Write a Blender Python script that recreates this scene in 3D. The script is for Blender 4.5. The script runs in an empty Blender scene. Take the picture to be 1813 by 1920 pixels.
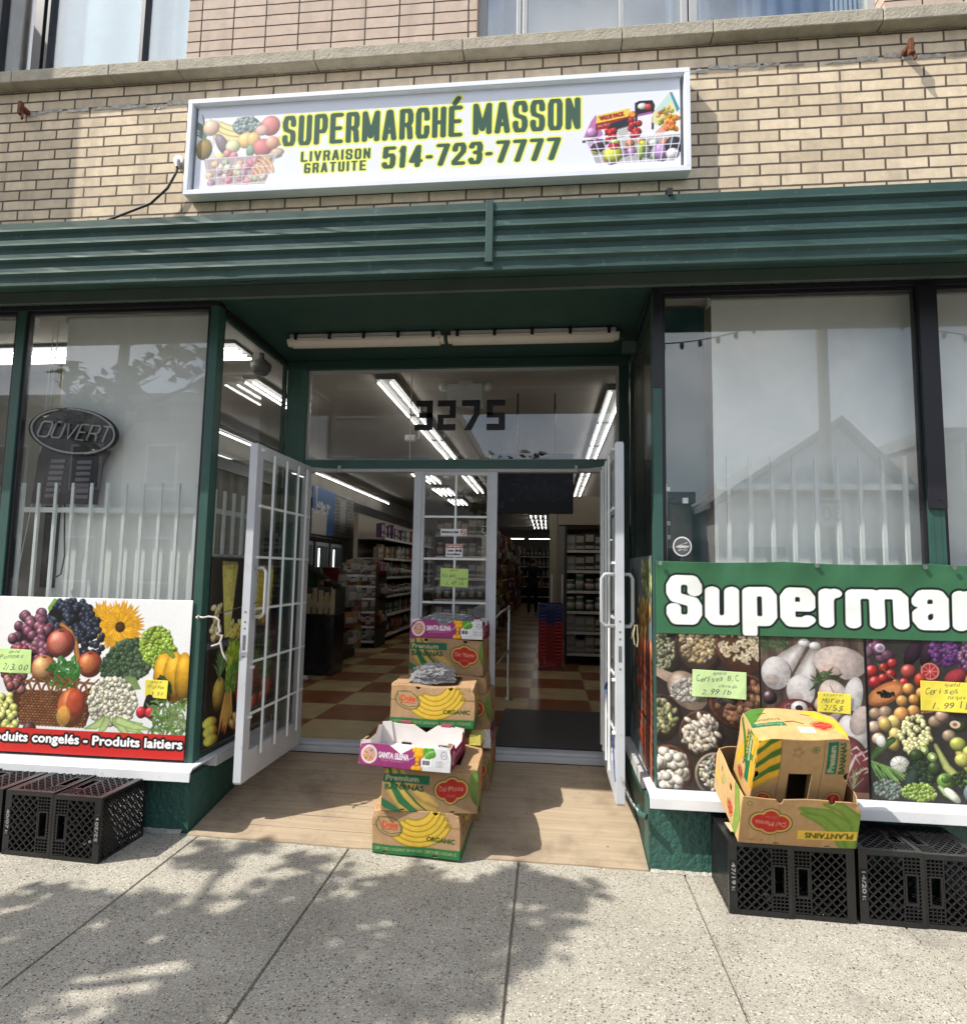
import bpy, bmesh, math, random
import numpy as np
from mathutils import Matrix, Vector

random.seed(11)
RNG = np.random.RandomState(5)
SC = bpy.context.scene
COL = SC.collection
R = math.radians

# ------------------------------------------------------------------ camera
cam = bpy.data.objects.new("camera", bpy.data.cameras.new("camera"))
COL.objects.link(cam)
cam.matrix_world = Matrix(((0.994496, -0.007446, 0.104509, 0.0), (0.103341, -0.094713, -0.990126, -3.595528),
                           (0.017271, 0.995477, -0.093422, 1.310243), (0, 0, 0, 1)))
cam.data.sensor_fit = 'VERTICAL'
cam.data.sensor_height = 24.0
cam.data.lens = 14.558
cam.data.clip_start = 0.05
cam.data.clip_end = 400.0
SC.camera = cam

# ------------------------------------------------------------------ sky and sun
LD = Vector((0.245, 0.13, -0.333)).normalized()      # the way the sunlight travels
world = bpy.data.worlds.new("World")
SC.world = world
world.use_nodes = True
wn = world.node_tree
bg = wn.nodes['Background']
sky = wn.nodes.new('ShaderNodeTexSky')
sky.sky_type = 'NISHITA'
sky.sun_disc = False
sky.sun_elevation = R(50.2)
sky.sun_rotation = math.atan2(-LD.x, -LD.y)
sky.air_density = 1.0
sky.dust_density = 2.0
tc = wn.nodes.new('ShaderNodeTexCoord')
nz = wn.nodes.new('ShaderNodeTexNoise')
nz.inputs['Scale'].default_value = 2.6
nz.inputs['Detail'].default_value = 6
rp = wn.nodes.new('ShaderNodeValToRGB')
rp.color_ramp.elements[0].position = 0.47
rp.color_ramp.elements[1].position = 0.68
mx = wn.nodes.new('ShaderNodeMixRGB')
mx.inputs[2].default_value = (9.5, 9.6, 9.8, 1)
wn.links.new(tc.outputs['Generated'], nz.inputs['Vector'])
wn.links.new(nz.outputs['Fac'], rp.inputs['Fac'])
wn.links.new(rp.outputs['Color'], mx.inputs[0])
wn.links.new(sky.outputs['Color'], mx.inputs[1])
wn.links.new(mx.outputs['Color'], bg.inputs['Color'])
bg.inputs['Strength'].default_value = 0.15

sun = bpy.data.objects.new("sun", bpy.data.lights.new("sun", 'SUN'))
COL.objects.link(sun)
sun.data.energy = 4.4
sun.data.angle = R(0.5)
sun.data.color = (1.0, 0.955, 0.875)
sun.rotation_euler = LD.to_track_quat('-Z', 'Y').to_euler()
sun.location = (-6, -3, 9)

SC.view_settings.view_transform = 'Standard'
SC.view_settings.look = 'None'
SC.view_settings.gamma = 1.0
SC.view_settings.use_curve_mapping = False
SC.view_settings.exposure = 0.36
SC.cycles.use_denoising = True
SC.cycles.max_bounces = 7
SC.cycles.transparent_max_bounces = 24
SC.cycles.caustics_reflective = False
SC.cycles.caustics_refractive = False
SC.cycles.sample_clamp_indirect = 4.0

# ------------------------------------------------------------------ objects
def tag(o, label=None, cat=None, group=None, kind=None):
    if label: o['label'] = label
    if cat: o['category'] = cat
    if group: o['group'] = group
    if kind: o['kind'] = kind
    return o

def thing(name, label, cat, loc=(0, 0, 0), rotz=0.0, group=None, rot=None):
    o = bpy.data.objects.new(name, None)
    COL.objects.link(o)
    o.location = loc
    o.rotation_euler = rot if rot else (0, 0, rotz)
    o.empty_display_size = 0.1
    return tag(o, label, cat, group)

def dup(root, loc=None, rotz=None, label=None, group=None):
    r = root.copy(); COL.objects.link(r)
    if loc is not None: r.location = loc
    if rotz is not None: r.rotation_euler = (0, 0, rotz)
    if label: r['label'] = label
    if group: r['group'] = group
    for ch in list(root.children):
        c = ch.copy(); COL.objects.link(c); c.parent = r
        for g in list(ch.children):
            d = g.copy(); COL.objects.link(d); d.parent = c
    return r

class MB:
    """collects shapes and links them as ONE mesh object"""
    def __init__(s, origin=(0, 0, 0)):
        s.v = []; s.f = []; s.m = []; s.o = Vector(origin)
    def add(s, vs, fs, mat=0):
        n = len(s.v)
        s.v += [tuple(Vector(p) - s.o) for p in vs]
        s.f += [tuple(n + i for i in f) for f in fs]
        s.m += [mat] * len(fs)
        return s
    def box(s, x0, x1, y0, y1, z0, z1, mat=0):
        if x0 > x1: x0, x1 = x1, x0
        if y0 > y1: y0, y1 = y1, y0
        if z0 > z1: z0, z1 = z1, z0
        vs = [(x0, y0, z0), (x1, y0, z0), (x1, y1, z0), (x0, y1, z0), (x0, y0, z1), (x1, y0, z1), (x1, y1, z1), (x0, y1, z1)]
        return s.add(vs, [(0, 3, 2, 1), (4, 5, 6, 7), (0, 1, 5, 4), (1, 2, 6, 5), (2, 3, 7, 6), (3, 0, 4, 7)], mat)
    def bar(s, a, b, w, h, up=(0, 0, 1), mat=0):
        a = Vector(a); b = Vector(b); d = (b - a).normalized(); u = Vector(up)
        r = d.cross(u)
        if r.length < 1e-5: r = d.cross(Vector((0, 1, 0)))
        r.normalize(); u = r.cross(d)
        vs = []
        for p in (a, b):
            for (i, j) in ((-1, -1), (1, -1), (1, 1), (-1, 1)):
                vs.append(p + r * (i * w / 2) + u * (j * h / 2))
        return s.add(vs, [(0, 1, 2, 3), (7, 6, 5, 4), (0, 4, 5, 1), (1, 5, 6, 2), (2, 6, 7, 3), (3, 7, 4, 0)], mat)
    def tube(s, pts, r, n=8, mat=0, closed=False):
        pts = [Vector(p) for p in pts]
        rs = r if isinstance(r, (list, tuple)) else [r] * len(pts)
        k = len(pts); vs = []; ref = None
        for i, p in enumerate(pts):
            a = pts[i - 1] if (i > 0 or closed) else p
            b = pts[(i + 1) % k] if (i < k - 1 or closed) else p
            d = (b - a)
            d = d.normalized() if d.length > 1e-9 else Vector((0, 0, 1))
            if ref is None:
                ref = d.cross(Vector((0, 0, 1)))
                if ref.length < 0.05: ref = d.cross(Vector((0, 1, 0)))
            ref = ref - d * ref.dot(d)
            ref = ref.normalized() if ref.length > 1e-6 else Vector((1, 0, 0))
            q = d.cross(ref)
            for j in range(n):
                t = 2 * math.pi * j / n
                vs.append(p + ref * (math.cos(t) * rs[i]) + q * (math.sin(t) * rs[i]))
        fs = []
        for i in range(k if closed else k - 1):
            for j in range(n):
                a = i * n + j; b = i * n + (j + 1) % n
                c = ((i + 1) % k) * n + (j + 1) % n; d = ((i + 1) % k) * n + j
                fs.append((a, b, c, d))
        if not closed:
            fs.append(tuple(range(n - 1, -1, -1)))
            fs.append(tuple((k - 1) * n + j for j in range(n)))
        return s.add(vs, fs, mat)
    def lathe(s, prof, n=16, c=(0, 0, 0), mat=0):
        vs = []; fs = []
        for (r, z) in prof:
            for j in range(n):
                t = 2 * math.pi * j / n
                vs.append((c[0] + r * math.cos(t), c[1] + r * math.sin(t), c[2] + z))
        for i in range(len(prof) - 1):
            for j in range(n):
                fs.append((i * n + j, i * n + (j + 1) % n, (i + 1) * n + (j + 1) % n, (i + 1) * n + j))
        fs.append(tuple(range(n - 1, -1, -1)))
        fs.append(tuple((len(prof) - 1) * n + j for j in range(n)))
        return s.add(vs, fs, mat)
    def prism(s, poly, a, b, axis='x', mat=0):
        """poly: 2-D outline (counter-clockwise), extruded along axis from a to b"""
        def P(u, v, t):
            return {'x': (t, u, v), 'y': (u, t, v), 'z': (u, v, t)}[axis]
        n = len(poly)
        vs = [P(u, v, a) for u, v in poly] + [P(u, v, b) for u, v in poly]
        fs = [tuple(range(n - 1, -1, -1)), tuple(range(n, 2 * n))]
        fs += [(i, (i + 1) % n, n + (i + 1) % n, n + i) for i in range(n)]
        return s.add(vs, fs, mat)
    def build(s, name, mats, parent=None, bevel=0.0, smooth=False, solid=0.0):
        me = bpy.data.meshes.new(name)
        me.from_pydata(s.v, [], s.f)
        if not isinstance(mats, (list, tuple)): mats = [mats]
        for m in mats: me.materials.append(m)
        if len(mats) > 1: me.polygons.foreach_set('material_index', s.m)
        bm = bmesh.new(); bm.from_mesh(me)
        bmesh.ops.recalc_face_normals(bm, faces=bm.faces)
        bm.to_mesh(me); bm.free()
        if smooth: me.polygons.foreach_set('use_smooth', [True] * len(me.polygons))
        me.update()
        o = bpy.data.objects.new(name, me)
        COL.objects.link(o)
        if parent is not None: o.parent = parent
        else: o.location = s.o
        if bevel:
            b = o.modifiers.new('bevel', 'BEVEL'); b.width = bevel; b.segments = 2; b.limit_method = 'ANGLE'; b.angle_limit = R(40)
        if solid:
            b = o.modifiers.new('solid', 'SOLIDIFY'); b.thickness = solid; b.offset = -1
        return o

# ------------------------------------------------------------------ materials
def lin(c):
    c = np.asarray(c, float)
    return np.where(c <= 0.04045, c / 12.92, ((c + 0.055) / 1.055) ** 2.4)

def nodes(name):
    m = bpy.data.materials.new(name); m.use_nodes = True
    nt = m.node_tree
    return m, nt, nt.nodes['Principled BSDF']

def mat(name, col, rough=0.6, var=0.12, scale=9.0, bump=0.0, bscale=60.0, metal=0.0, spec=0.5, spots=0.0, spotcol=(0.05, 0.05, 0.05), sscale=18.0):
    m, nt, b = nodes(name)
    L = nt.links.new
    tcn = nt.nodes.new('ShaderNodeTexCoord')
    n = nt.nodes.new('ShaderNodeTexNoise'); n.inputs['Scale'].default_value = scale; n.inputs['Detail'].default_value = 6
    L(tcn.outputs['Object'], n.inputs['Vector'])
    mr = nt.nodes.new('ShaderNodeMapRange')
    mr.inputs[1].default_value = 0.3; mr.inputs[2].default_value = 0.7
    mr.inputs[3].default_value = 1 - var; mr.inputs[4].default_value = 1 + var
    L(n.outputs['Fac'], mr.inputs[0])
    mu = nt.nodes.new('ShaderNodeVectorMath'); mu.operation = 'SCALE'
    mu.inputs[0].default_value = col
    L(mr.outputs[0], mu.inputs['Scale'])
    out = mu.outputs[0]
    if spots:
        v = nt.nodes.new('ShaderNodeTexNoise'); v.inputs['Scale'].default_value = sscale; v.inputs['Detail'].default_value = 8; v.inputs['Roughness'].default_value = 0.7
        L(tcn.outputs['Object'], v.inputs['Vector'])
        cr = nt.nodes.new('ShaderNodeValToRGB'); cr.color_ramp.elements[0].position = 0.60; cr.color_ramp.elements[1].position = 0.66
        cr.color_ramp.elements[1].color = (spots, spots, spots, 1)
        L(v.outputs['Fac'], cr.inputs['Fac'])
        mi = nt.nodes.new('ShaderNodeMixRGB'); mi.inputs[2].default_value = (*spotcol, 1)
        L(cr.outputs['Color'], mi.inputs[0]); L(out, mi.inputs[1]); out = mi.outputs[0]
    L(out, b.inputs['Base Color'])
    b.inputs['Roughness'].default_value = rough
    b.inputs['Metallic'].default_value = metal
    b.inputs['Specular IOR Level'].default_value = spec
    if bump:
        n2 = nt.nodes.new('ShaderNodeTexNoise'); n2.inputs['Scale'].default_value = bscale; n2.inputs['Detail'].default_value = 4
        L(tcn.outputs['Object'], n2.inputs['Vector'])
        bp = nt.nodes.new('ShaderNodeBump'); bp.inputs['Strength'].default_value = bump; bp.inputs['Distance'].default_value = 0.02
        L(n2.outputs['Fac'], bp.inputs['Height']); L(bp.outputs['Normal'], b.inputs['Normal'])
    return m

def emis(name, col, strength):
    m, nt, b = nodes(name)
    b.inputs['Base Color'].default_value = (0.8, 0.8, 0.8, 1)
    b.inputs['Emission Color'].default_value = (*col, 1)
    b.inputs['Emission Strength'].default_value = strength
    return m

def glass(name, tint=(0.965, 0.975, 0.97), ior=1.68, rough=0.0, grime=0.07):
    m = bpy.data.materials.new(name); m.use_nodes = True
    nt = m.node_tree; nt.nodes.clear(); L = nt.links.new
    o = nt.nodes.new('ShaderNodeOutputMaterial')
    t = nt.nodes.new('ShaderNodeBsdfTransparent'); t.inputs[0].default_value = (*tint, 1)
    g = nt.nodes.new('ShaderNodeBsdfGlossy'); g.inputs['Roughness'].default_value = rough; g.inputs[0].default_value = (1, 1, 1, 1)
    # Schlick's law, the same for both faces of a pane
    ge = nt.nodes.new('ShaderNodeNewGeometry'); dt = nt.nodes.new('ShaderNodeVectorMath'); dt.operation = 'DOT_PRODUCT'
    L(ge.outputs['Incoming'], dt.inputs[0]); L(ge.outputs['Normal'], dt.inputs[1])
    f0 = ((ior - 1) / (ior + 1)) ** 2
    def mth(op, x, y):
        q = nt.nodes.new('ShaderNodeMath'); q.operation = op
        for i_, w_ in enumerate((x, y)):
            if w_ is None: continue
            if isinstance(w_, (int, float)): q.inputs[i_].default_value = w_
            else: L(w_, q.inputs[i_])
        return q.outputs[0]
    pw = mth('POWER', mth('SUBTRACT', 1.0, mth('ABSOLUTE', dt.outputs['Value'], None)), 5.0)
    fr_ = mth('ADD', mth('MULTIPLY', pw, 1 - f0), f0)
    a = nt.nodes.new('ShaderNodeMixShader')
    L(fr_, a.inputs[0]); L(t.outputs[0], a.inputs[1]); L(g.outputs[0], a.inputs[2])
    d = nt.nodes.new('ShaderNodeBsdfDiffuse'); d.inputs[0].default_value = (0.55, 0.55, 0.52, 1)
    n = nt.nodes.new('ShaderNodeTexNoise'); n.inputs['Scale'].default_value = 3.0; n.inputs['Detail'].default_value = 8
    tcn = nt.nodes.new('ShaderNodeTexCoord'); L(tcn.outputs['Object'], n.inputs['Vector'])
    mr = nt.nodes.new('ShaderNodeMapRange'); mr.inputs[1].default_value = 0.45; mr.inputs[2].default_value = 0.8; mr.inputs[3].default_value = 0.0; mr.inputs[4].default_value = grime
    L(n.outputs['Fac'], mr.inputs[0])
    s = nt.nodes.new('ShaderNodeMixShader')
    L(mr.outputs[0], s.inputs[0]); L(a.outputs[0], s.inputs[1]); L(d.outputs[0], s.inputs[2])
    L(s.outputs[0], o.inputs['Surface'])
    return m

def printed(name, rough=0.55, spec=0.3, wrinkle=0.0, wscale=7.0, fibre=0.0):
    """printed sheet: the ink is carried by the mesh's own colour attribute"""
    m, nt, b = nodes(name); L = nt.links.new
    a = nt.nodes.new('ShaderNodeVertexColor'); a.layer_name = 'print'
    out = a.outputs['Color']
    tcn = nt.nodes.new('ShaderNodeTexCoord')
    if fibre:
        n = nt.nodes.new('ShaderNodeTexNoise'); n.inputs['Scale'].default_value = 26; n.inputs['Detail'].default_value = 7
        L(tcn.outputs['Object'], n.inputs['Vector'])
        mr = nt.nodes.new('ShaderNodeMapRange'); mr.inputs[1].default_value = 0.3; mr.inputs[2].default_value = 0.7; mr.inputs[3].default_value = 1 - fibre; mr.inputs[4].default_value = 1 + fibre
        L(n.outputs['Fac'], mr.inputs[0])
        mu = nt.nodes.new('ShaderNodeVectorMath'); mu.operation = 'SCALE'
        L(out, mu.inputs[0]); L(mr.outputs[0], mu.inputs['Scale']); out = mu.outputs[0]
    L(out, b.inputs['Base Color'])
    b.inputs['Roughness'].default_value = rough
    b.inputs['Specular IOR Level'].default_value = spec
    if wrinkle:
        n2 = nt.nodes.new('ShaderNodeTexNoise'); n2.inputs['Scale'].default_value = wscale; n2.inputs['Detail'].default_value = 3
        L(tcn.outputs['Object'], n2.inputs['Vector'])
        bp = nt.nodes.new('ShaderNodeBump'); bp.inputs['Strength'].default_value = wrinkle; bp.inputs['Distance'].default_value = 0.02
        L(n2.outputs['Fac'], bp.inputs['Height']); L(bp.outputs['Normal'], b.inputs['Normal'])
    return m

# ------------------------------------------------------------------ printing on sheets
GLYPH = {
 'S': [[(1, .72), (1, .86), (.84, 1), (.16, 1), (0, .86), (0, .66), (.12, .55), (.88, .45), (1, .34), (1, .14), (.84, 0), (.16, 0), (0, .14), (0, .28)]],
 'U': [[(0, 1), (0, .14), (.16, 0), (.84, 0), (1, .14), (1, 1)]],
 'P': [[(0, 0), (0, 1), (.84, 1), (1, .87), (1, .55), (.84, .42), (0, .42)]],
 'E': [[(1, 1), (0, 1), (0, 0), (1, 0)], [(0, .5), (.85, .5)]],
 'R': [[(0, 0), (0, 1), (.84, 1), (1, .87), (1, .6), (.84, .48), (0, .48)], [(.62, .48), (.9, .35), (1, 0)]],
 'M': [[(0, 0), (0, 1), (.5, .12), (1, 1), (1, 0)]],
 'A': [[(0, 0), (.42, 1), (.58, 1), (1, 0)], [(.2, .26), (.8, .26)]],
 'C': [[(1, .66), (1, .86), (.84, 1), (.16, 1), (0, .86), (0, .14), (.16, 0), (.84, 0), (1, .14), (1, .34)]],
 'H': [[(0, 0), (0, 1)], [(1, 0), (1, 1)], [(0, .5), (1, .5)]],
 'O': [[(.16, 0), (0, .14), (0, .86), (.16, 1), (.84, 1), (1, .86), (1, .14), (.84, 0), (.16, 0)]],
 'N': [[(0, 0), (0, 1), (1, 0), (1, 1)]],
 'L': [[(0, 1), (0, 0), (1, 0)]],
 'I': [[(.5, 0), (.5, 1)]],
 'V': [[(0, 1), (.5, 0), (1, 1)]],
 'G': [[(1, .9), (.84, 1), (.16, 1), (0, .86), (0, .14), (.16, 0), (.84, 0), (1, .14), (1, .48), (.55, .48)]],
 'T': [[(0, 1), (1, 1)], [(.5, 1), (.5, 0)]],
 '1': [[(.2, .8), (.62, 1), (.62, 0)]],
 '2': [[(0, .72), (0, .86), (.16, 1), (.84, 1), (1, .86), (1, .62), (0, .1), (0, 0), (1, 0)]],
 '3': [[(0, .84), (0, .9), (.16, 1), (.84, 1), (1, .87), (1, .64), (.86, .53), (.5, .53)], [(.86, .53), (1, .42), (1, .14), (.84, 0), (.16, 0), (0, .1), (0, .16)]],
 '4': [[(.72, 0), (.72, 1), (.0, .24), (1, .24)]],
 '5': [[(.98, 1), (.06, 1), (.04, .54), (.16, .62), (.84, .62), (1, .5), (1, .14), (.84, 0), (.16, 0), (0, .1), (0, .16)]],
 'u': [[(0, 1), (0, .16), (.2, 0), (.8, 0), (1, .2)], [(1, 1), (1, 0)]],
 'p': [[(0, -.40), (0, 1)], [(0, .85), (.2, 1), (.82, 1), (1, .84), (1, .16), (.82, 0), (.2, 0), (0, .15)]],
 'e': [[(0, .52), (1, .52), (1, .84), (.82, 1), (.18, 1), (0, .84), (0, .16), (.18, 0), (.84, 0), (1, .07)]],
 'r': [[(0, 0), (0, 1)], [(0, .78), (.4, .98), (1, 1)]],
 'm': [[(0, 0), (0, 1)], [(0, .86), (.1, 1), (.4, 1), (.5, .86), (.5, 0)], [(.5, .86), (.6, 1), (.9, 1), (1, .86), (1, 0)]],
 'a': [[(0, .74), (0, .84), (.18, 1), (.82, 1), (1, .84), (1, 0)], [(1, .56), (.3, .52), (0, .38), (0, .16), (.18, 0), (.75, 0), (1, .2)]],
 'c': [[(1, .70), (1, .84), (.82, 1), (.18, 1), (0, .84), (0, .16), (.18, 0), (.82, 0), (1, .16), (1, .30)]],
 'h': [[(0, 0), (0, 1.35)], [(0, .84), (.2, 1), (.82, 1), (1, .84), (1, 0)]],
 '7': [[(0, 1), (1, 1), (.32, 0)]],
 '-': [[(0, .42), (1, .42)]],
 '0': [[(.16, 0), (0, .14), (0, .86), (.16, 1), (.84, 1), (1, .86), (1, .14), (.84, 0), (.16, 0)]],
}
_tri = {}
def glyph_tris(s):
    if s not in _tri:
        c = bpy.data.curves.new('t', 'FONT'); c.body = s; c.size = 1.0; c.resolution_u = 3
        o = bpy.data.objects.new('t', c)
        me = bpy.data.meshes.new_from_object(o)
        me.calc_loop_triangles()
        v = np.array([p.co[:2] for p in me.vertices]).reshape(-1, 2)
        t = np.array([t.vertices[:] for t in me.loop_triangles]).reshape(-1, 3)
        bpy.data.objects.remove(o); bpy.data.curves.remove(c); bpy.data.meshes.remove(me)
        _tri[s] = v[t] / 0.69 if len(t) else np.zeros((0, 3, 2))     # capital height = 1
    return _tri[s]

class Cv:
    def __init__(s, w, h, bg=(1, 1, 1), res=0.004, ss=2):
        s.w, s.h, s.res, s.ss = w, h, res, ss
        s.nx = max(2, int(round(w / res))); s.ny = max(2, int(round(h / res)))
        s.kx = s.nx * ss / w; s.ky = s.ny * ss / h
        s.a = np.empty((s.ny * ss, s.nx * ss, 3)); s.a[:] = bg
    def win(s, x0, x1, y0, y1):
        i0 = max(0, int(x0 * s.kx) - 1); i1 = min(s.a.shape[1], int(x1 * s.kx) + 2)
        j0 = max(0, int(y0 * s.ky) - 1); j1 = min(s.a.shape[0], int(y1 * s.ky) + 2)
        if i1 <= i0 or j1 <= j0: return None
        X, Y = np.meshgrid((np.arange(i0, i1) + .5) / s.kx, (np.arange(j0, j1) + .5) / s.ky)
        return (slice(j0, j1), slice(i0, i1)), X, Y
    def mixin(s, sl, al, col):
        al = np.clip(al, 0, 1)[..., None]
        s.a[sl] = s.a[sl] * (1 - al) + np.clip(col, 0, 1) * al
    def rect(s, x0, x1, y0, y1, col, a=1.0):
        w = s.win(x0, x1, y0, y1)
        if w:
            sl, X, Y = w
            s.mixin(sl, ((X >= x0) & (X <= x1) & (Y >= y0) & (Y <= y1)) * a, np.array(col))
    def ell(s, cx, cy, rx, ry, col, rot=0.0, shade=0.55, hl=0.25, a=1.0, edge=None):
        r = max(rx, ry); w = s.win(cx - r, cx + r, cy - r, cy + r)
        if not w: return
        sl, X, Y = w
        c, n = math.cos(rot), math.sin(rot)
        U = ((X - cx) * c + (Y - cy) * n) / rx; V = (-(X - cx) * n + (Y - cy) * c) / ry
        q = U * U + V * V
        m = np.clip((1.03 - np.sqrt(q)) * min(rx, ry) * s.kx, 0, 1) * a
        col = np.array(col, float)
        if shade:
            nzv = np.sqrt(np.clip(1 - q, 0, 1))
            ux = (X - cx) / r; uy = (Y - cy) / r
            l = np.clip(-0.42 * ux + 0.55 * uy + 0.72 * nzv, 0, 1)
            out = col * ((1 - shade) + shade * 1.25 * l)[..., None]
            if hl:
                out = out + (hl * np.clip((l - 0.82) / 0.18, 0, 1) ** 2)[..., None]
        else:
            out = np.broadcast_to(col, X.shape + (3,))
        if edge is not None:
            e = np.clip((q - 0.72) / 0.2, 0, 1)[..., None]
            out = out * (1 - e) + np.array(edge) * e
        s.mixin(sl, m, out)
    def poly(s, pts, col, a=1.0):
        p = np.array(pts, float)
        w = s.win(p[:, 0].min(), p[:, 0].max(), p[:, 1].min(), p[:, 1].max())
        if not w: return
        sl, X, Y = w
        ins = np.zeros(X.shape, bool)
        for (x0, y0), (x1, y1) in zip(p, np.roll(p, -1, 0)):
            if y0 == y1: continue
            c = (y0 > Y) != (y1 > Y)
            ins ^= c & (X < (x1 - x0) * (Y - y0) / (y1 - y0) + x0)
        s.mixin(sl, ins * a, np.array(col))
    def dist(s, paths, wmax, ky=1.0):
        P = np.concatenate([np.array(p, float) for p in paths])
        w = s.win(P[:, 0].min() - wmax, P[:, 0].max() + wmax, P[:, 1].min() - wmax, P[:, 1].max() + wmax)
        if not w: return None
        sl, X, Y = w
        D = np.full(X.shape, 9.0); Y = Y * ky
        for p in paths:
            p = [(u, v * ky) for u, v in p]
            for (x0, y0), (x1, y1) in zip(p[:-1], p[1:]):
                dx, dy = x1 - x0, y1 - y0; l2 = dx * dx + dy * dy + 1e-12
                t = np.clip(((X - x0) * dx + (Y - y0) * dy) / l2, 0, 1)
                D = np.minimum(D, np.hypot(X - x0 - t * dx, Y - y0 - t * dy))
        return sl, X, Y, D
    def line(s, pts, wd, col, a=1.0):
        q = s.dist([pts], wd)
        if q:
            sl, X, Y, D = q
            s.mixin(sl, np.clip((wd / 2 - D) * s.kx + .5, 0, 1) * a, np.array(col))
    def band(s, pts, wds, col, col2=None, a=1.0):
        """tapering stroke, lighter along its middle"""
        col = np.array(col, float)
        P = np.array(pts, float); m = max(wds)
        w = s.win(P[:, 0].min() - m, P[:, 0].max() + m, P[:, 1].min() - m, P[:, 1].max() + m)
        if not w: return
        sl, X, Y = w
        B = np.full(X.shape, -9.0)
        for i in range(len(P) - 1):
            (x0, y0), (x1, y1) = P[i], P[i + 1]
            dx, dy = x1 - x0, y1 - y0; l2 = dx * dx + dy * dy + 1e-12
            t = np.clip(((X - x0) * dx + (Y - y0) * dy) / l2, 0, 1)
            wd = wds[i] + (wds[i + 1] - wds[i]) * t
            B = np.maximum(B, (wd / 2 - np.hypot(X - x0 - t * dx, Y - y0 - t * dy)) / (m / 2))
        c2 = col * 0.62 if col2 is None else np.array(col2, float)
        k = np.clip(B * 1.8, 0, 1)[..., None]
        s.mixin(sl, np.clip(B * m / 2 * s.kx + .5, 0, 1) * a, c2 * (1 - k) + col * k)
    def speck(s, x0, x1, y0, y1, amp):
        w = s.win(x0, x1, y0, y1)
        if w:
            sl, X, Y = w
            n = RNG.rand(*X.shape) - .5
            n = (n + np.roll(n, 1, 0) + np.roll(n, 1, 1) + np.roll(np.roll(n, 1, 0), 1, 1)) / 2
            s.a[sl] = np.clip(s.a[sl] * (1 + amp * n[..., None]), 0, 1)
    def mask_text(s, txt, x, y, h, sx=1.0, shear=0.0, align='l', fitw=None, rot=0.0, flipx=False):
        T = glyph_tris(txt)
        M = np.zeros(s.a.shape[:2], bool)
        if not len(T): return M
        x0, x1 = T[..., 0].min(), T[..., 0].max()
        if fitw: sx = fitw / ((x1 - x0) * h)
        T = T.copy()
        T[..., 0] = (T[..., 0] - x0 + shear * T[..., 1]) * h * sx
        T[..., 1] *= h
        wd = (x1 - x0) * h * sx
        if align == 'c': T[..., 0] -= wd / 2
        if align == 'r': T[..., 0] -= wd
        if flipx: T[..., 0] *= -1
        c, n = math.cos(rot), math.sin(rot)
        U = T[..., 0] * c - T[..., 1] * n + x; V = T[..., 0] * n + T[..., 1] * c + y
        for u, v in zip(U, V):
            w = s.win(u.min(), u.max(), v.min(), v.max())
            if not w: continue
            sl, X, Y = w
            d = (u[1] - u[0]) * (v[2] - v[0]) - (u[2] - u[0]) * (v[1] - v[0])
            if abs(d) < 1e-14: continue
            a = ((X - u[0]) * (v[2] - v[0]) - (u[2] - u[0]) * (Y - v[0])) / d
            b = ((u[1] - u[0]) * (Y - v[0]) - (X - u[0]) * (v[1] - v[0])) / d
            e = 1e-6
            M[sl] |= (a >= -e) & (b >= -e) & (a + b <= 1 + e)
        return M
    def fat(s, M, r):
        k = int(round(r * s.kx))
        if k <= 0: return M
        O = M.copy()
        js, is_ = np.where(M)
        if not len(js): return M
        j0, j1, i0, i1 = max(0, js.min() - k), js.max() + k + 1, max(0, is_.min() - k), is_.max() + k + 1
        S = np.pad(M[j0:j1, i0:i1], k); W = np.zeros_like(S)
        for dj in range(-k, k + 1):
            di = int(math.sqrt(k * k - dj * dj))
            r_ = np.roll(S, dj, 0)
            c = np.cumsum(np.pad(r_.astype(np.int32), ((0, 0), (di + 1, di))), 1)
            W |= (c[:, 2 * di + 1:] - c[:, :-2 * di - 1]) > 0
        O[j0:j1, i0:i1] |= W[k:-k, k:-k][:O[j0:j1, i0:i1].shape[0], :O[j0:j1, i0:i1].shape[1]]
        return O
    def ink(s, M, col, a=1.0):
        s.a[M] = s.a[M] * (1 - a) + np.array(col) * a
    def text(s, txt, x, y, h, col, bold=0.0, outline=None, **kw):
        M = s.mask_text(txt, x, y, h, **kw)
        if bold: M = s.fat(M, bold)
        if outline: s.ink(s.fat(M, outline[0]), outline[1])
        s.ink(M, col)
    def block(s, txt, x, y, h, wd, t, gap, col, outline=None, shear=0.0, space=None, fit=None, ky=1.0):
        """heavy condensed capitals drawn as square-cut strokes"""
        if fit:
            mul = {'1': .62, 'M': 1.3, '-': .55, 'A': 1.06, 'V': 1.06}
            fixed = sum(t for ch in txt if ch == 'I') + gap * (len(txt) - 1)
            wd = (fit - fixed) / sum(mul.get(ch, 1.0) for ch in txt if ch != 'I')
        paths = []; cx = x
        for ch in txt:
            if ch == ' ': cx += space or wd * .55; continue
            base = {'É': 'E', 'é': 'e'}.get(ch, ch)
            w_ = {'I': t, '1': wd * .62, 'M': wd * 1.3, '-': wd * .55, 'A': wd * 1.06, 'V': wd * 1.06, 'r': wd * .66, 'm': wd * 1.76}.get(base, wd)
            ix = cx + t / 2; iw = max(w_ - t, 1e-6)
            for g in GLYPH[base]:
                paths.append(([(ix + u * iw, y + t / ky / 2 + v * (h - t / ky)) for u, v in g], cx, cx + w_))
            if ch in 'Éé': paths.append(([(cx + w_ * .42, y + h * 1.07), (cx + w_ * .66, y + h * 1.24)], cx, cx + w_))
            cx += w_ + gap
        M = np.zeros(s.a.shape[:2], bool)
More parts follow.
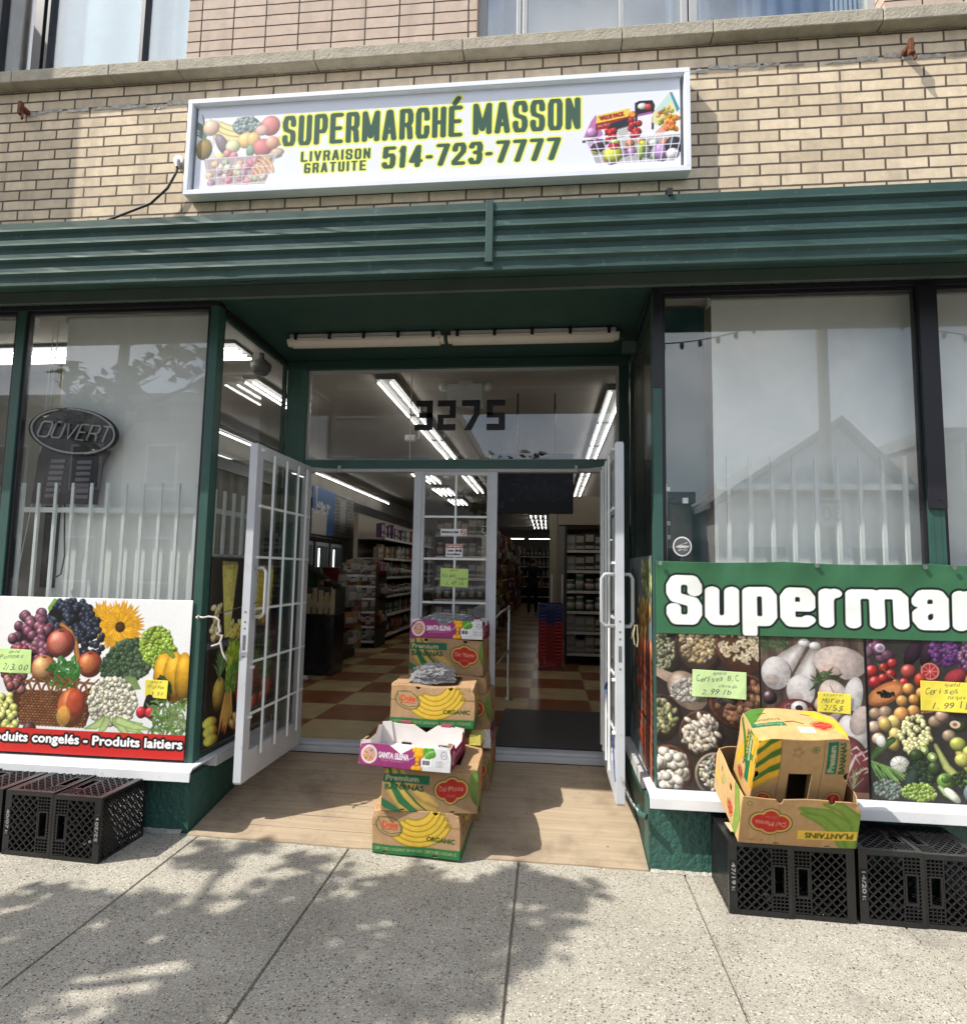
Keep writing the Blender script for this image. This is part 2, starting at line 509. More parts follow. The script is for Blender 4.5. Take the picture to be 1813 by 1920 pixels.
        for p, xa, xb in paths:
            if shear: p = [(u + shear * (v - y), v) for u, v in p]
            q = s.dist([p], t, ky)
            if q:
                sl, X, Y, D = q
                M[sl] |= D <= t / 2
        if outline: s.ink(s.fat(M, outline[0]), outline[1])
        s.ink(M, col)
        return cx - x
    def hand(s, txt, x, y, h, col, fitw, rot=0.0, bold=.0004):
        """loose felt pen lettering: every letter leans and jumps a little"""
        n = max(1, len(txt)); cw = fitw / n
        for i, ch in enumerate(txt):
            if ch == ' ': continue
            hh = h * (0.86 + .3 * RNG.rand()); u = x + cw * i + cw * .12 * (RNG.rand() - .5); v = y + h * .22 * (RNG.rand() - .5) + rot * cw * i
            T = glyph_tris(ch)
            if not len(T): continue
            gw = (T[..., 0].max() - T[..., 0].min()) * hh
            M = s.mask_text(ch, u, v, hh, sx=min(1.25, cw * .86 / max(gw, 1e-4)), shear=.1 + .35 * RNG.rand(), rot=rot + .22 * (RNG.rand() - .5))
            s.ink(s.fat(M, bold), col, .75 + .2 * RNG.rand())
    def photo(s, amp=.16, desat=.14):
        """tone and grain of a printed photograph"""
        H, W = s.a.shape[:2]; N = np.zeros((H, W))
        for k, a in ((10, 1.0), (24, .9), (60, .8), (150, .6)):
            q = RNG.rand(int(s.h * k) + 3, int(s.w * k) + 3) - .5
            yy = np.linspace(0, q.shape[0] - 1.001, H); xx = np.linspace(0, q.shape[1] - 1.001, W)
            j = yy.astype(int); i = xx.astype(int); fy = (yy - j)[:, None]; fx = (xx - i)[None]
            N += a * ((q[j][:, i] * (1 - fx) + q[j][:, i + 1] * fx) * (1 - fy) + (q[j + 1][:, i] * (1 - fx) + q[j + 1][:, i + 1] * fx) * fy)
        m = np.clip((.86 - s.a.min(-1)) / .12, .06, 1); s.a = s.a * (1 + amp * (N * m)[..., None])
        g = s.a.mean(-1, keepdims=True); s.a = np.clip(s.a * (1 - desat) + g * desat, 0, 1)
    def verts(s):
        k = s.ss; p = np.pad(s.a, ((k // 2, k - k // 2), (k // 2, k - k // 2), (0, 0)), mode='edge')
        H, W = (p.shape[0] // k) * k, (p.shape[1] // k) * k
        q = p[:H, :W].reshape(H // k, k, W // k, k, 3).mean((1, 3))
        return q[:s.ny + 1, :s.nx + 1]

def sheet_mesh(name, parts, mats, weld=True):
    """parts: (canvas, fn(u,v)->xyz arrays, keep(u,v)->bool or None, material index); one welded mesh"""
    VS, CS, FS, MI = [], [], [], []; n0 = 0
    for cv, fn, keep, mi in parts:
        ny, nx = cv.ny, cv.nx
        U, V = np.meshgrid(np.linspace(0, cv.w, nx + 1), np.linspace(0, cv.h, ny + 1))
        xyz = np.stack(np.broadcast_arrays(*fn(U, V)), -1).reshape(-1, 3)
        VS.append(xyz); CS.append(lin(cv.verts()).reshape(-1, 3))
        idx = np.arange((ny + 1) * (nx + 1)).reshape(ny + 1, nx + 1)
        q = np.stack([idx[:-1, :-1], idx[:-1, 1:], idx[1:, 1:], idx[1:, :-1]], -1).reshape(-1, 4)
        if keep is not None:
            uc = (U[:-1, :-1] + U[1:, 1:]) / 2; vc = (V[:-1, :-1] + V[1:, 1:]) / 2
            q = q[keep(uc, vc).reshape(-1)]
        FS.append(q + n0); MI.append(np.full(len(q), mi)); n0 += len(xyz)
    V = np.concatenate(VS); C = np.concatenate(CS); F = np.concatenate(FS); M = np.concatenate(MI)
    if weld:
        key = np.round(V / 2e-4).astype(np.int64)
        _, first, inv = np.unique(key, axis=0, return_index=True, return_inverse=True)
        inv = inv.reshape(-1)
        V = V[first]; C = C[first]; F = inv[F]
    used = np.zeros(len(V), bool); used[F.reshape(-1)] = True
    re = np.cumsum(used) - 1
    V = V[used]; C = C[used]; F = re[F]
    me = bpy.data.meshes.new(name)
    me.vertices.add(len(V)); me.vertices.foreach_set('co', V.astype(np.float32).ravel())
    me.loops.add(F.size); me.loops.foreach_set('vertex_index', F.astype(np.int32).ravel())
    me.polygons.add(len(F)); me.polygons.foreach_set('loop_start', (np.arange(len(F)) * 4).astype(np.int32))
    at = me.color_attributes.new('print', 'FLOAT_COLOR', 'POINT')
    at.data.foreach_set('color', np.concatenate([C, np.ones((len(C), 1))], 1).astype(np.float32).ravel())
    for m in (mats if isinstance(mats, (list, tuple)) else [mats]): me.materials.append(m)
    me.polygons.foreach_set('material_index', M.astype(np.int32))
    me.update(calc_edges=True); me.validate()
    return me

def sheet(name, cv, org, ux, uy, mt, parent=None, thick=0.002, wave=None, keep=None, origin=None, smooth=True):
    """flat printed sheet from its lower left corner along ux and uy; wave(u,v) lifts it off its plane"""
    org = np.array(org, float); ux = np.array(ux, float); uy = np.array(uy, float); nn = np.cross(ux, uy)
    if origin is None: origin = org
    def fn(U, V):
        d = wave(U, V) if wave else 0 * U
        P = (org - np.array(origin))[None, None] + U[..., None] * ux + V[..., None] * uy + d[..., None] * nn
        return P[..., 0], P[..., 1], P[..., 2]
    me = sheet_mesh(name, [(cv, fn, keep, 0)], mt)
    if smooth: me.polygons.foreach_set('use_smooth', [True] * len(me.polygons))
    o = bpy.data.objects.new(name, me); COL.objects.link(o)
    if parent is not None: o.parent = parent
    else: o.location = origin
    if thick:
        b = o.modifiers.new('solid', 'SOLIDIFY'); b.thickness = thick; b.offset = -1
    return o
# ------------------------------------------------------------------ shared materials
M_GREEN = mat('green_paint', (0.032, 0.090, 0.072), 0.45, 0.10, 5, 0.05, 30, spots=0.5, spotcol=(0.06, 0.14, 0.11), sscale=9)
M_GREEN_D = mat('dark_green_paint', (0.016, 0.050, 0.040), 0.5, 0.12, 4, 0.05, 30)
M_CANOPY = mat('canopy_paint', (0.033, 0.074, 0.065), 0.62, 0.22, 2.2, 0.12, 9, spec=0.35, spots=0.7, spotcol=(0.075, 0.13, 0.115), sscale=24)
M_STUCCO = mat('green_stucco', (0.030, 0.100, 0.080), 0.5, 0.14, 6, 0.75, 34, spots=0.3, spotcol=(0.05, 0.16, 0.12), sscale=20)
M_PURPLE = mat('dark_metal_cover', (0.014, 0.013, 0.018), 0.45, 0.15, 6)
M_GREYTRIM = mat('grey_green_trim', (0.085, 0.115, 0.10), 0.5, 0.1, 4)
M_WHITE = mat('white_metal', (0.72, 0.73, 0.74), 0.4, 0.08, 4, 0.10, 9, spots=0.30, spotcol=(0.42, 0.40, 0.37), sscale=12)
M_ALU = mat('white_aluminium', (0.56, 0.58, 0.61), 0.38, 0.09, 5, spots=0.35, spotcol=(0.36, 0.35, 0.33), sscale=11)
M_ALU2 = mat('grey_aluminium', (0.42, 0.43, 0.43), 0.4, 0.06, 6)
M_BAR = mat('white_bar_paint', (0.80, 0.84, 0.83), 0.4, 0.06, 8)
M_STEEL = mat('steel', (0.5, 0.5, 0.48), 0.3, 0.08, 12, metal=0.9)
M_BLACKP = mat('black_plastic', (0.012, 0.012, 0.013), 0.24, 0.3, 8, 0.08, 120, spots=0.3, spotcol=(0.05, 0.048, 0.045), sscale=26)
M_RUST = mat('rusty_iron', (0.16, 0.055, 0.025), 0.85, 0.35, 40, 0.4, 90)
M_CABLE = mat('black_cable', (0.02, 0.017, 0.015), 0.5, 0.1)
M_STONE = mat('ledge_stone', (0.40, 0.36, 0.28), 0.85, 0.16, 12, 0.35, 70, spots=0.35, spotcol=(0.24, 0.22, 0.18), sscale=60)
M_BLIND = mat('roller_blind', (0.90, 0.905, 0.87), 0.8, 0.03, 3)
M_BLACK = mat('black_vinyl', (0.006, 0.006, 0.007), 0.4, 0.1)
M_CAULK = mat('old_caulk', (0.55, 0.52, 0.46), 0.8, 0.25, 30, 0.5, 60)
M_GLASS = glass('shop_glass')
M_GLASS_UP = glass('upper_glass', (0.88, 0.94, 0.96), 2.6)

def brick_mat(name, c1, c2, mortar, bw, bh, offset, msize, vary=0.15):
    m, nt, b = nodes(name); L = nt.links.new
    tcn = nt.nodes.new('ShaderNodeTexCoord')
    mp = nt.nodes.new('ShaderNodeMapping'); mp.inputs['Rotation'].default_value = (R(-90), 0, 0)
    L(tcn.outputs['Object'], mp.inputs['Vector'])
    sep = nt.nodes.new('ShaderNodeSeparateXYZ'); L(tcn.outputs['Object'], sep.inputs[0])
    cmb = nt.nodes.new('ShaderNodeCombineXYZ'); L(sep.outputs['X'], cmb.inputs['X']); L(sep.outputs['Z'], cmb.inputs['Y'])
    # uneven laying
    nn = nt.nodes.new('ShaderNodeTexNoise'); nn.inputs['Scale'].default_value = 9; nn.inputs['Detail'].default_value = 2
    L(tcn.outputs['Object'], nn.inputs['Vector'])
    sc = nt.nodes.new('ShaderNodeVectorMath'); sc.operation = 'SCALE'; sc.inputs['Scale'].default_value = 0.007
    L(nn.outputs['Color'], sc.inputs[0])
    ad = nt.nodes.new('ShaderNodeVectorMath'); L(cmb.outputs[0], ad.inputs[0]); L(sc.outputs[0], ad.inputs[1])
    br = nt.nodes.new('ShaderNodeTexBrick')
    br.offset = offset; br.squash = 1.0
    br.inputs['Scale'].default_value = 1.0
    br.inputs['Brick Width'].default_value = bw; br.inputs['Row Height'].default_value = bh
    br.inputs['Mortar Size'].default_value = msize; br.inputs['Mortar Smooth'].default_value = 0.08
    br.inputs['Bias'].default_value = 0.0
    br.inputs['Color1'].default_value = (*c1, 1); br.inputs['Color2'].default_value = (*c2, 1); br.inputs['Mortar'].default_value = (*mortar, 1)
    L(ad.outputs[0], br.inputs['Vector'])
    n = nt.nodes.new('ShaderNodeTexNoise'); n.inputs['Scale'].default_value = 14; n.inputs['Detail'].default_value = 8; n.inputs['Roughness'].default_value = 0.7
    L(tcn.outputs['Object'], n.inputs['Vector'])
    mr = nt.nodes.new('ShaderNodeMapRange'); mr.inputs[1].default_value = 0.3; mr.inputs[2].default_value = 0.7; mr.inputs[3].default_value = 1 - vary; mr.inputs[4].default_value = 1 + vary
    L(n.outputs['Fac'], mr.inputs[0])
    mu = nt.nodes.new('ShaderNodeVectorMath'); mu.operation = 'SCALE'; L(br.outputs['Color'], mu.inputs[0]); L(mr.outputs[0], mu.inputs['Scale'])
    # chips and soot
    ch = nt.nodes.new('ShaderNodeTexNoise'); ch.inputs['Scale'].default_value = 7; ch.inputs['Detail'].default_value = 9; ch.inputs['Roughness'].default_value = 0.75
    L(tcn.outputs['Object'], ch.inputs['Vector'])
    cr = nt.nodes.new('ShaderNodeValToRGB'); cr.color_ramp.elements[0].position = 0.66; cr.color_ramp.elements[1].position = 0.72; cr.color_ramp.elements[1].color = (0.55, 0.55, 0.55, 1)
    L(ch.outputs['Fac'], cr.inputs['Fac'])
    mi = nt.nodes.new('ShaderNodeMixRGB'); mi.inputs[2].default_value = (0.34, 0.26, 0.18, 1)
    L(cr.outputs['Color'], mi.inputs[0]); L(mu.outputs[0], mi.inputs[1])
    # rain streaks and soot running down the wall
    sm = nt.nodes.new('ShaderNodeMapping'); sm.inputs['Scale'].default_value = (6, 1, .55); L(tcn.outputs['Object'], sm.inputs['Vector'])
    sn = nt.nodes.new('ShaderNodeTexNoise'); sn.inputs['Scale'].default_value = 1.5; sn.inputs['Detail'].default_value = 6; L(sm.outputs[0], sn.inputs['Vector'])
    s2 = nt.nodes.new('ShaderNodeMapRange'); s2.inputs[1].default_value = .5; s2.inputs[2].default_value = .75; s2.inputs[3].default_value = 0; s2.inputs[4].default_value = .4; L(sn.outputs['Fac'], s2.inputs[0])
    m3 = nt.nodes.new('ShaderNodeMixRGB'); m3.inputs[2].default_value = (0.26, 0.21, 0.165, 1); L(s2.outputs[0], m3.inputs[0]); L(mi.outputs[0], m3.inputs[1])
    L(m3.outputs[0], b.inputs['Base Color'])
    b.inputs['Roughness'].default_value = 0.85
    b.inputs['Specular IOR Level'].default_value = 0.2
    iv = nt.nodes.new('ShaderNodeMath'); iv.operation = 'SUBTRACT'; iv.inputs[0].default_value = 1.0; L(br.outputs['Fac'], iv.inputs[1])
    a2 = nt.nodes.new('ShaderNodeMath'); a2.operation = 'MULTIPLY_ADD'; a2.inputs[1].default_value = 0.12; L(n.outputs['Fac'], a2.inputs[0]); L(iv.outputs[0], a2.inputs[2])
    bp = nt.nodes.new('ShaderNodeBump'); bp.inputs['Strength'].default_value = 0.9; bp.inputs['Distance'].default_value = 0.008
    L(a2.outputs[0], bp.inputs['Height']); L(bp.outputs['Normal'], b.inputs['Normal'])
    return m

M_BRICK = brick_mat('tan_brick', (0.80, 0.655, 0.465), (0.61, 0.49, 0.345), (0.135, 0.105, 0.08), 0.232, 0.0702, 0.5, 0.0060)
M_BRICK_UP = brick_mat('stack_brick', (0.60, 0.48, 0.39), (0.55, 0.43, 0.345), (0.055, 0.04, 0.034), 0.224, 0.0755, 0.0, 0.0045, 0.12)

def aggregate_mat():
    m, nt, b = nodes('exposed_aggregate'); L = nt.links.new
    tcn = nt.nodes.new('ShaderNodeTexCoord')
    def noise(sc, det=6, rough=0.6):
        n = nt.nodes.new('ShaderNodeTexNoise'); n.inputs['Scale'].default_value = sc; n.inputs['Detail'].default_value = det; n.inputs['Roughness'].default_value = rough
        L(tcn.outputs['Object'], n.inputs['Vector']); return n
    big = noise(1.6, 5); fine = noise(150, 3, 0.8)
    def ramp(src, p0, p1, c0, c1):
        r = nt.nodes.new('ShaderNodeValToRGB'); r.color_ramp.elements[0].position = p0; r.color_ramp.elements[1].position = p1
        r.color_ramp.elements[0].color = (*c0, 1); r.color_ramp.elements[1].color = (*c1, 1); L(src, r.inputs['Fac']); return r
    base = ramp(big.outputs['Fac'], 0.3, 0.7, (0.38, 0.362, 0.305), (0.52, 0.495, 0.425))
    fr = ramp(fine.outputs['Fac'], 0.35, 0.65, (0.62, 0.62, 0.62), (1.18, 1.16, 1.12))
    mu = nt.nodes.new('ShaderNodeMixRGB'); mu.blend_type = 'MULTIPLY'; mu.inputs[0].default_value = 1.0
    L(base.outputs[0], mu.inputs[1]); L(fr.outputs[0], mu.inputs[2])
    wob = noise(40, 2)
    s = nt.nodes.new('ShaderNodeVectorMath'); s.operation = 'SCALE'; s.inputs['Scale'].default_value = 0.012; L(wob.outputs['Color'], s.inputs[0])
    ad = nt.nodes.new('ShaderNodeVectorMath'); L(tcn.outputs['Object'], ad.inputs[0]); L(s.outputs[0], ad.inputs[1])
    prev = mu.outputs[0]; hs = []
    for sc, th, keep, c0, c1 in ((68, 0.28, 0.50, (0.07, 0.066, 0.062), (0.19, 0.175, 0.155)), (120, 0.33, 0.50, (0.09, 0.08, 0.07), (0.30, 0.22, 0.15)), (95, 0.30, 0.74, (0.62, 0.6, 0.55), (0.7, 0.68, 0.62))):
        v = nt.nodes.new('ShaderNodeTexVoronoi'); v.inputs['Scale'].default_value = sc; L(ad.outputs[0], v.inputs['Vector'])
        sp = nt.nodes.new('ShaderNodeSeparateColor'); L(v.outputs['Color'], sp.inputs[0])
        t1 = nt.nodes.new('ShaderNodeMath'); t1.operation = 'MULTIPLY_ADD'; t1.inputs[1].default_value = 0.22; t1.inputs[2].default_value = th - 0.12; L(sp.outputs['Green'], t1.inputs[0])
        a = nt.nodes.new('ShaderNodeMath'); a.operation = 'LESS_THAN'; L(v.outputs['Distance'], a.inputs[0]); L(t1.outputs[0], a.inputs[1])
        k = nt.nodes.new('ShaderNodeMath'); k.operation = 'GREATER_THAN'; k.inputs[1].default_value = keep; L(sp.outputs['Red'], k.inputs[0])
        f = nt.nodes.new('ShaderNodeMath'); f.operation = 'MULTIPLY'; L(a.outputs[0], f.inputs[0]); L(k.outputs[0], f.inputs[1])
        cc = nt.nodes.new('ShaderNodeMixRGB'); cc.inputs[1].default_value = (*c0, 1); cc.inputs[2].default_value = (*c1, 1); L(sp.outputs['Blue'], cc.inputs[0])
        mi = nt.nodes.new('ShaderNodeMixRGB'); L(f.outputs[0], mi.inputs[0]); L(prev, mi.inputs[1]); L(cc.outputs[0], mi.inputs[2])
        prev = mi.outputs[0]
    st = noise(2.7, 8, 0.65)
    sr = ramp(st.outputs['Fac'], 0.56, 0.74, (0, 0, 0), (0.5, 0.5, 0.5))
    mi = nt.nodes.new('ShaderNodeMixRGB'); mi.inputs[2].default_value = (0.16, 0.14, 0.12, 1); L(sr.outputs[0], mi.inputs[0]); L(prev, mi.inputs[1]); prev = mi.outputs[0]
    # old chewing gum
    gv = nt.nodes.new('ShaderNodeTexVoronoi'); gv.inputs['Scale'].default_value = 2.1; L(ad.outputs[0], gv.inputs['Vector'])
    gr = ramp(gv.outputs['Distance'], 0.035, 0.05, (0.85, 0.85, 0.85), (0, 0, 0))
    mi = nt.nodes.new('ShaderNodeMixRGB'); mi.inputs[2].default_value = (0.085, 0.075, 0.065, 1); L(gr.outputs[0], mi.inputs[0]); L(prev, mi.inputs[1]); prev = mi.outputs[0]
    L(prev, b.inputs['Base Color']); b.inputs['Roughness'].default_value = 0.9; b.inputs['Specular IOR Level'].default_value = 0.2
    bp = nt.nodes.new('ShaderNodeBump'); bp.inputs['Strength'].default_value = 0.5; bp.inputs['Distance'].default_value = 0.004
    L(fine.outputs['Fac'], bp.inputs['Height']); L(bp.outputs['Normal'], b.inputs['Normal'])
    return m
M_WALK = aggregate_mat()

def plank_mat():
    m, nt, b = nodes('painted_planks'); L = nt.links.new
    tcn = nt.nodes.new('ShaderNodeTexCoord'); sep = nt.nodes.new('ShaderNodeSeparateXYZ'); L(tcn.outputs['Object'], sep.inputs[0])
    mp = nt.nodes.new('ShaderNodeMapping'); mp.inputs['Scale'].default_value = (1.2, 26, 26); L(tcn.outputs['Object'], mp.inputs['Vector'])
    n = nt.nodes.new('ShaderNodeTexNoise'); n.inputs['Scale'].default_value = 1.6; n.inputs['Detail'].default_value = 7; L(mp.outputs[0], n.inputs['Vector'])
    r = nt.nodes.new('ShaderNodeValToRGB'); r.color_ramp.elements[0].position = 0.3; r.color_ramp.elements[1].position = 0.72
    r.color_ramp.elements[0].color = (0.37, 0.285, 0.19, 1); r.color_ramp.elements[1].color = (0.47, 0.37, 0.255, 1); L(n.outputs['Fac'], r.inputs['Fac'])
    d = nt.nodes.new('ShaderNodeTexNoise'); d.inputs['Scale'].default_value = 3.2; d.inputs['Detail'].default_value = 8; d.inputs['Roughness'].default_value = 0.7; L(tcn.outputs['Object'], d.inputs['Vector'])
    dr = nt.nodes.new('ShaderNodeValToRGB'); dr.color_ramp.elements[0].position = 0.48; dr.color_ramp.elements[1].position = 0.72; dr.color_ramp.elements[1].color = (0.7, 0.7, 0.7, 1); L(d.outputs['Fac'], dr.inputs['Fac'])
    mi = nt.nodes.new('ShaderNodeMixRGB'); mi.inputs[2].default_value = (0.17, 0.13, 0.09, 1); L(dr.outputs[0], mi.inputs[0]); L(r.outputs[0], mi.inputs[1])
    # knots, screw heads and scuffs
    v = nt.nodes.new('ShaderNodeTexVoronoi'); v.inputs['Scale'].default_value = 9; L(tcn.outputs['Object'], v.inputs['Vector'])
    vr = nt.nodes.new('ShaderNodeValToRGB'); vr.color_ramp.elements[0].position = 0.05; vr.color_ramp.elements[1].position = 0.075; vr.color_ramp.elements[0].color = (0.8, 0.8, 0.8, 1); vr.color_ramp.elements[1].color = (0, 0, 0, 1); L(v.outputs['Distance'], vr.inputs['Fac'])
    m2 = nt.nodes.new('ShaderNodeMixRGB'); m2.inputs[2].default_value = (0.07, 0.05, 0.035, 1); L(vr.outputs[0], m2.inputs[0]); L(mi.outputs[0], m2.inputs[1])
    L(m2.outputs[0], b.inputs['Base Color']); b.inputs['Roughness'].default_value = 0.6
    bp = nt.nodes.new('ShaderNodeBump'); bp.inputs['Strength'].default_value = 0.25; bp.inputs['Distance'].default_value = 0.004; L(n.outputs['Fac'], bp.inputs['Height']); L(bp.outputs['Normal'], b.inputs['Normal'])
    return m
M_PLANK = plank_mat()

# ------------------------------------------------------------------ the setting: ground
def zg(x, y): return -0.280 - 0.0125 * x + 0.010 * y

def build_sidewalk():
    b = MB()
    joints = [-8.4, -7.5, -6.6, -5.7, -4.78, -3.86, -2.93, -2.01, -1.108, -0.150, 0.735, 1.66, 2.58, 3.5, 4.4, 5.3, 6.2]
    xs = [-9.5]
    for j in joints: xs += [j - 0.007, j - 0.003, j + 0.003, j + 0.007]
    xs.append(7.5)
    dz = {}
    for j in joints: dz[j - 0.003] = dz[j + 0.003] = -0.016
    ys = [-4.4, -1.47, -1.462, -1.458, -1.45, 0.12]
    dzy = {-1.462: -0.0, -1.458: -0.0}
    vs = []; n = len(xs)
    for y in ys:
        for x in xs:
            vs.append((x, y, zg(x, y) + dz.get(x, 0) + dzy.get(y, 0)))
    fs = []
    for i in range(len(ys) - 1):
        for j in range(n - 1):
            fs.append((i * n + j, i * n + j + 1, (i + 1) * n + j + 1, (i + 1) * n + j))
    b.add(vs, fs)
    b.add([(-9.5, -4.4, zg(-9.5, -4.4)), (7.5, -4.4, zg(7.5, -4.4)), (7.5, -4.4, -0.6), (-9.5, -4.4, -0.6)], [(0, 1, 2, 3)])
    tag(b.build('sidewalk', M_WALK), kind='structure')
build_sidewalk()
M_ASPH = mat('asphalt', (0.05, 0.05, 0.05), 0.9, 0.2, 20, 0.3, 150)
tag(MB().box(-150, 150, -150, 100, -0.75, -0.52).build('road', M_ASPH), kind='structure')

def build_ramp():
    b = MB(); n = 9; ys = np.linspace(-0.015, 1.047, n)
    for i in range(n - 1):
        y0, y1 = ys[i], ys[i + 1] - 0.003
        f = lambda y: -0.262 + (y + 0.015) / 1.062 * 0.194
        jag = 0.012 if i == 0 else 0
        pts = []
        for x in np.linspace(-2.075, 0.548, 25):
            pts.append((x, y0 - (random.random() * jag), f(y0) - 0.0125 * (x + 0.8)))
        up = [(x, y1, f(y1) - 0.0125 * (x + 0.8) * (1 - y1)) for x, _, _ in pts]
        k = len(pts)
        lo = [(x, y, z - 0.022) for x, y, z in pts]
        lu = [(x, y, z - 0.022) for x, y, z in up]
        vs = pts + up + lo + lu
        fs = [(j, j + 1, k + j + 1, k + j) for j in range(k - 1)] + [(j + 1, j, 2 * k + j, 2 * k + j + 1) for j in range(k - 1)]
        fs += [(k + j, k + j + 1, 3 * k + j + 1, 3 * k + j) for j in range(k - 1)]
        b.add(vs, fs)
    b.box(-2.08, 0.55, 0.03, 1.05, -0.45, -0.292)
    tag(b.build('entrance_ramp', M_PLANK), 'tan painted plank ramp leading up to the open shop doors', 'ramp')
build_ramp()

# ------------------------------------------------------------------ the shop building
SHOP = thing('shop_building', 'tan brick shop building with dark green shopfront and recessed entrance', 'building', (-0.75, 0.0, -0.28))
SO = (-0.75, 0.0, -0.28)
def P(): return MB(SO)
# brick storey and the wall above the stone ledge (window openings left free)
b = P(); b.box(-9, 7, 0.0, 0.25, 3.07, 4.50)
b.build('brick_wall', M_BRICK, SHOP)
b = P()
b.box(-2.415, -0.475, 0.0, 0.25, 4.60, 7.5); b.box(1.95, 7, 0.0, 0.25, 4.60, 7.5); b.box(-9, -6.4, 0.0, 0.25, 4.60, 7.5)
b.box(-6.4, -2.415, 0.0, 0.25, 6.3, 7.5); b.box(-0.475, 1.95, 0.0, 0.25, 6.3, 7.5)
b.build('upper_wall', M_BRICK_UP, SHOP)
b = P()
xs = [-9, -7.2, -5.4, -3.6, -2.9, -2.42, -1.5, -0.55, 0.42, 0.95, 1.9, 2.85, 3.8, 4.9, 6.0, 7]
for x0, x1 in zip(xs[:-1], xs[1:]):
    b.prism([(-0.080, 4.507), (0.25, 4.507), (0.25, 4.612), (0.0, 4.608), (-0.08, 4.590)], x0 + 0.002, x1 - 0.002, 'x')
b.build('stone_ledge', M_STONE, SHOP, bevel=0.006)
b = P()                                                                 # roof and back so that daylight stays out
b.box(-9, 7, 0.25, 24, 7.4, 7.5); b.box(-9.1, -9, 0, 24, -0.5, 7.5); b.box(7, 7.1, 0, 24, -0.5, 7.5); b.box(-9, 7, 24, 24.1, -0.5, 7.5)
b.box(-9, 7, 0.25, 24, 3.02, 3.25)
b.build('roof_and_party_walls', mat('party_wall', (0.3, 0.27, 0.24), 0.9), SHOP)

# old caulk left by an earlier sign, on the bricks under the ledge
r = random.Random(3); x = -4.6
while x < 5:
    w = 0.03 + r.random() * 0.16
    if r.random() < 0.8:
        h = 0.006 + r.random() * 0.020; z = 4.335 + (r.random() - .5) * 0.03; n = 7
        top = [(x + w * i / n, -.006 - r.random() * .006, z + h * (0.3 + r.random())) for i in range(n + 1)]
        bot = [(x + w * i / n, -.004, z - h * (0.2 + r.random() * .5)) for i in range(n, -1, -1)]
        b = P(); b.add(top + bot, [tuple(range(2 * n + 2))]); b.build('caulk_patch', M_CAULK, SHOP)
    x += w * (0.75 + r.random() * .6)

# knee walls with the white metal sills
b = P(); b.box(-9, -2.085, 0.0, 0.2, -0.6, 0.078); b.box(-2.285, -2.085, 0.2, 1.06, -0.6, 0.078)
b.build('base_wall', M_STUCCO, SHOP)
b = P(); b.box(0.553, 7, 0.0, 0.2, -0.6, 0.078); b.box(0.553, 0.75, 0.2, 1.06, -0.6, 0.078)
b.build('base_wall', M_STUCCO, SHOP)
def sill(x0, x1, nm='sill'):
    b = P()
    prof = [(-0.102, 0.070), (-0.098, 0.070), (-0.090, 0.118), (-0.070, 0.130), (0.19, 0.142), (0.19, 0.150), (-0.062, 0.143), (-0.074, 0.142), (-0.099, 0.124)]
    b.prism(prof, x0, x1, 'x'); return b
b = sill(-9, -2.035); b.box(-2.125, -2.035, 0.1905, 1.07, 0.075, 0.147); b.build('sill', M_WHITE, SHOP, bevel=0.003)
b = sill(0.544, 7); b.box(0.544, 0.60, 0.1905, 1.07, 0.075, 0.147); b.build('sill', M_WHITE, SHOP, bevel=0.003)

# posts and head trims of the shopfront
GY0 = 0.025                                                              # glass line
for x0, x1 in ((-2.135, -2.080), (0.593, 0.645), (-3.470, -3.410), (-5.6, -5.54)):
    b = P(); b.box(x0, x1, 0.0, 0.075, 0.1435, 2.952); b.build('post', M_GREEN, SHOP, bevel=0.003)
b = P(); b.box(2.052, 2.136, 0.0, 0.075, 0.1435, 2.952)
for xx in (2.075, 2.112): b.box(xx, xx + 0.003, -0.002, 0.0, 0.2, 1.70)
b.build('post', M_GREEN, SHOP, bevel=0.003)
b = P(); b.box(2.046, 2.142, -0.018, -0.004, 1.685, 2.950)
for z in (2.905, 1.735): b.lathe([(0.011, 0), (0.008, 0.004)], 10, (2.10, -0.018, z))
b.build('post_dark_strip', M_PURPLE, SHOP, bevel=0.002)
b = P(); b.box(0.597, 0.641, -0.006, -0.001, 2.38, 2.95); b.build('post_dark_strip', M_PURPLE, SHOP)  # purple reflection high on the corner post, put in as a dark strip
b = P(); b.box(-9, -2.08, 0.004, 0.09, 2.953, 2.985); b.box(0.593, 7, 0.004, 0.09, 2.953, 2.985)
b.box(-2.135, -2.08, 0.0901, 1.1, 2.925, 2.975); b.box(0.593, 0.645, 0.0901, 1.1, 2.925, 2.975)
b.build('window_head', M_PURPLE, SHOP, bevel=0.003)
b = P(); b.box(-9, 7, -0.030, 0.0035, 2.9855, 3.064); b.build('head_trim', M_GREYTRIM, SHOP, bevel=0.003)

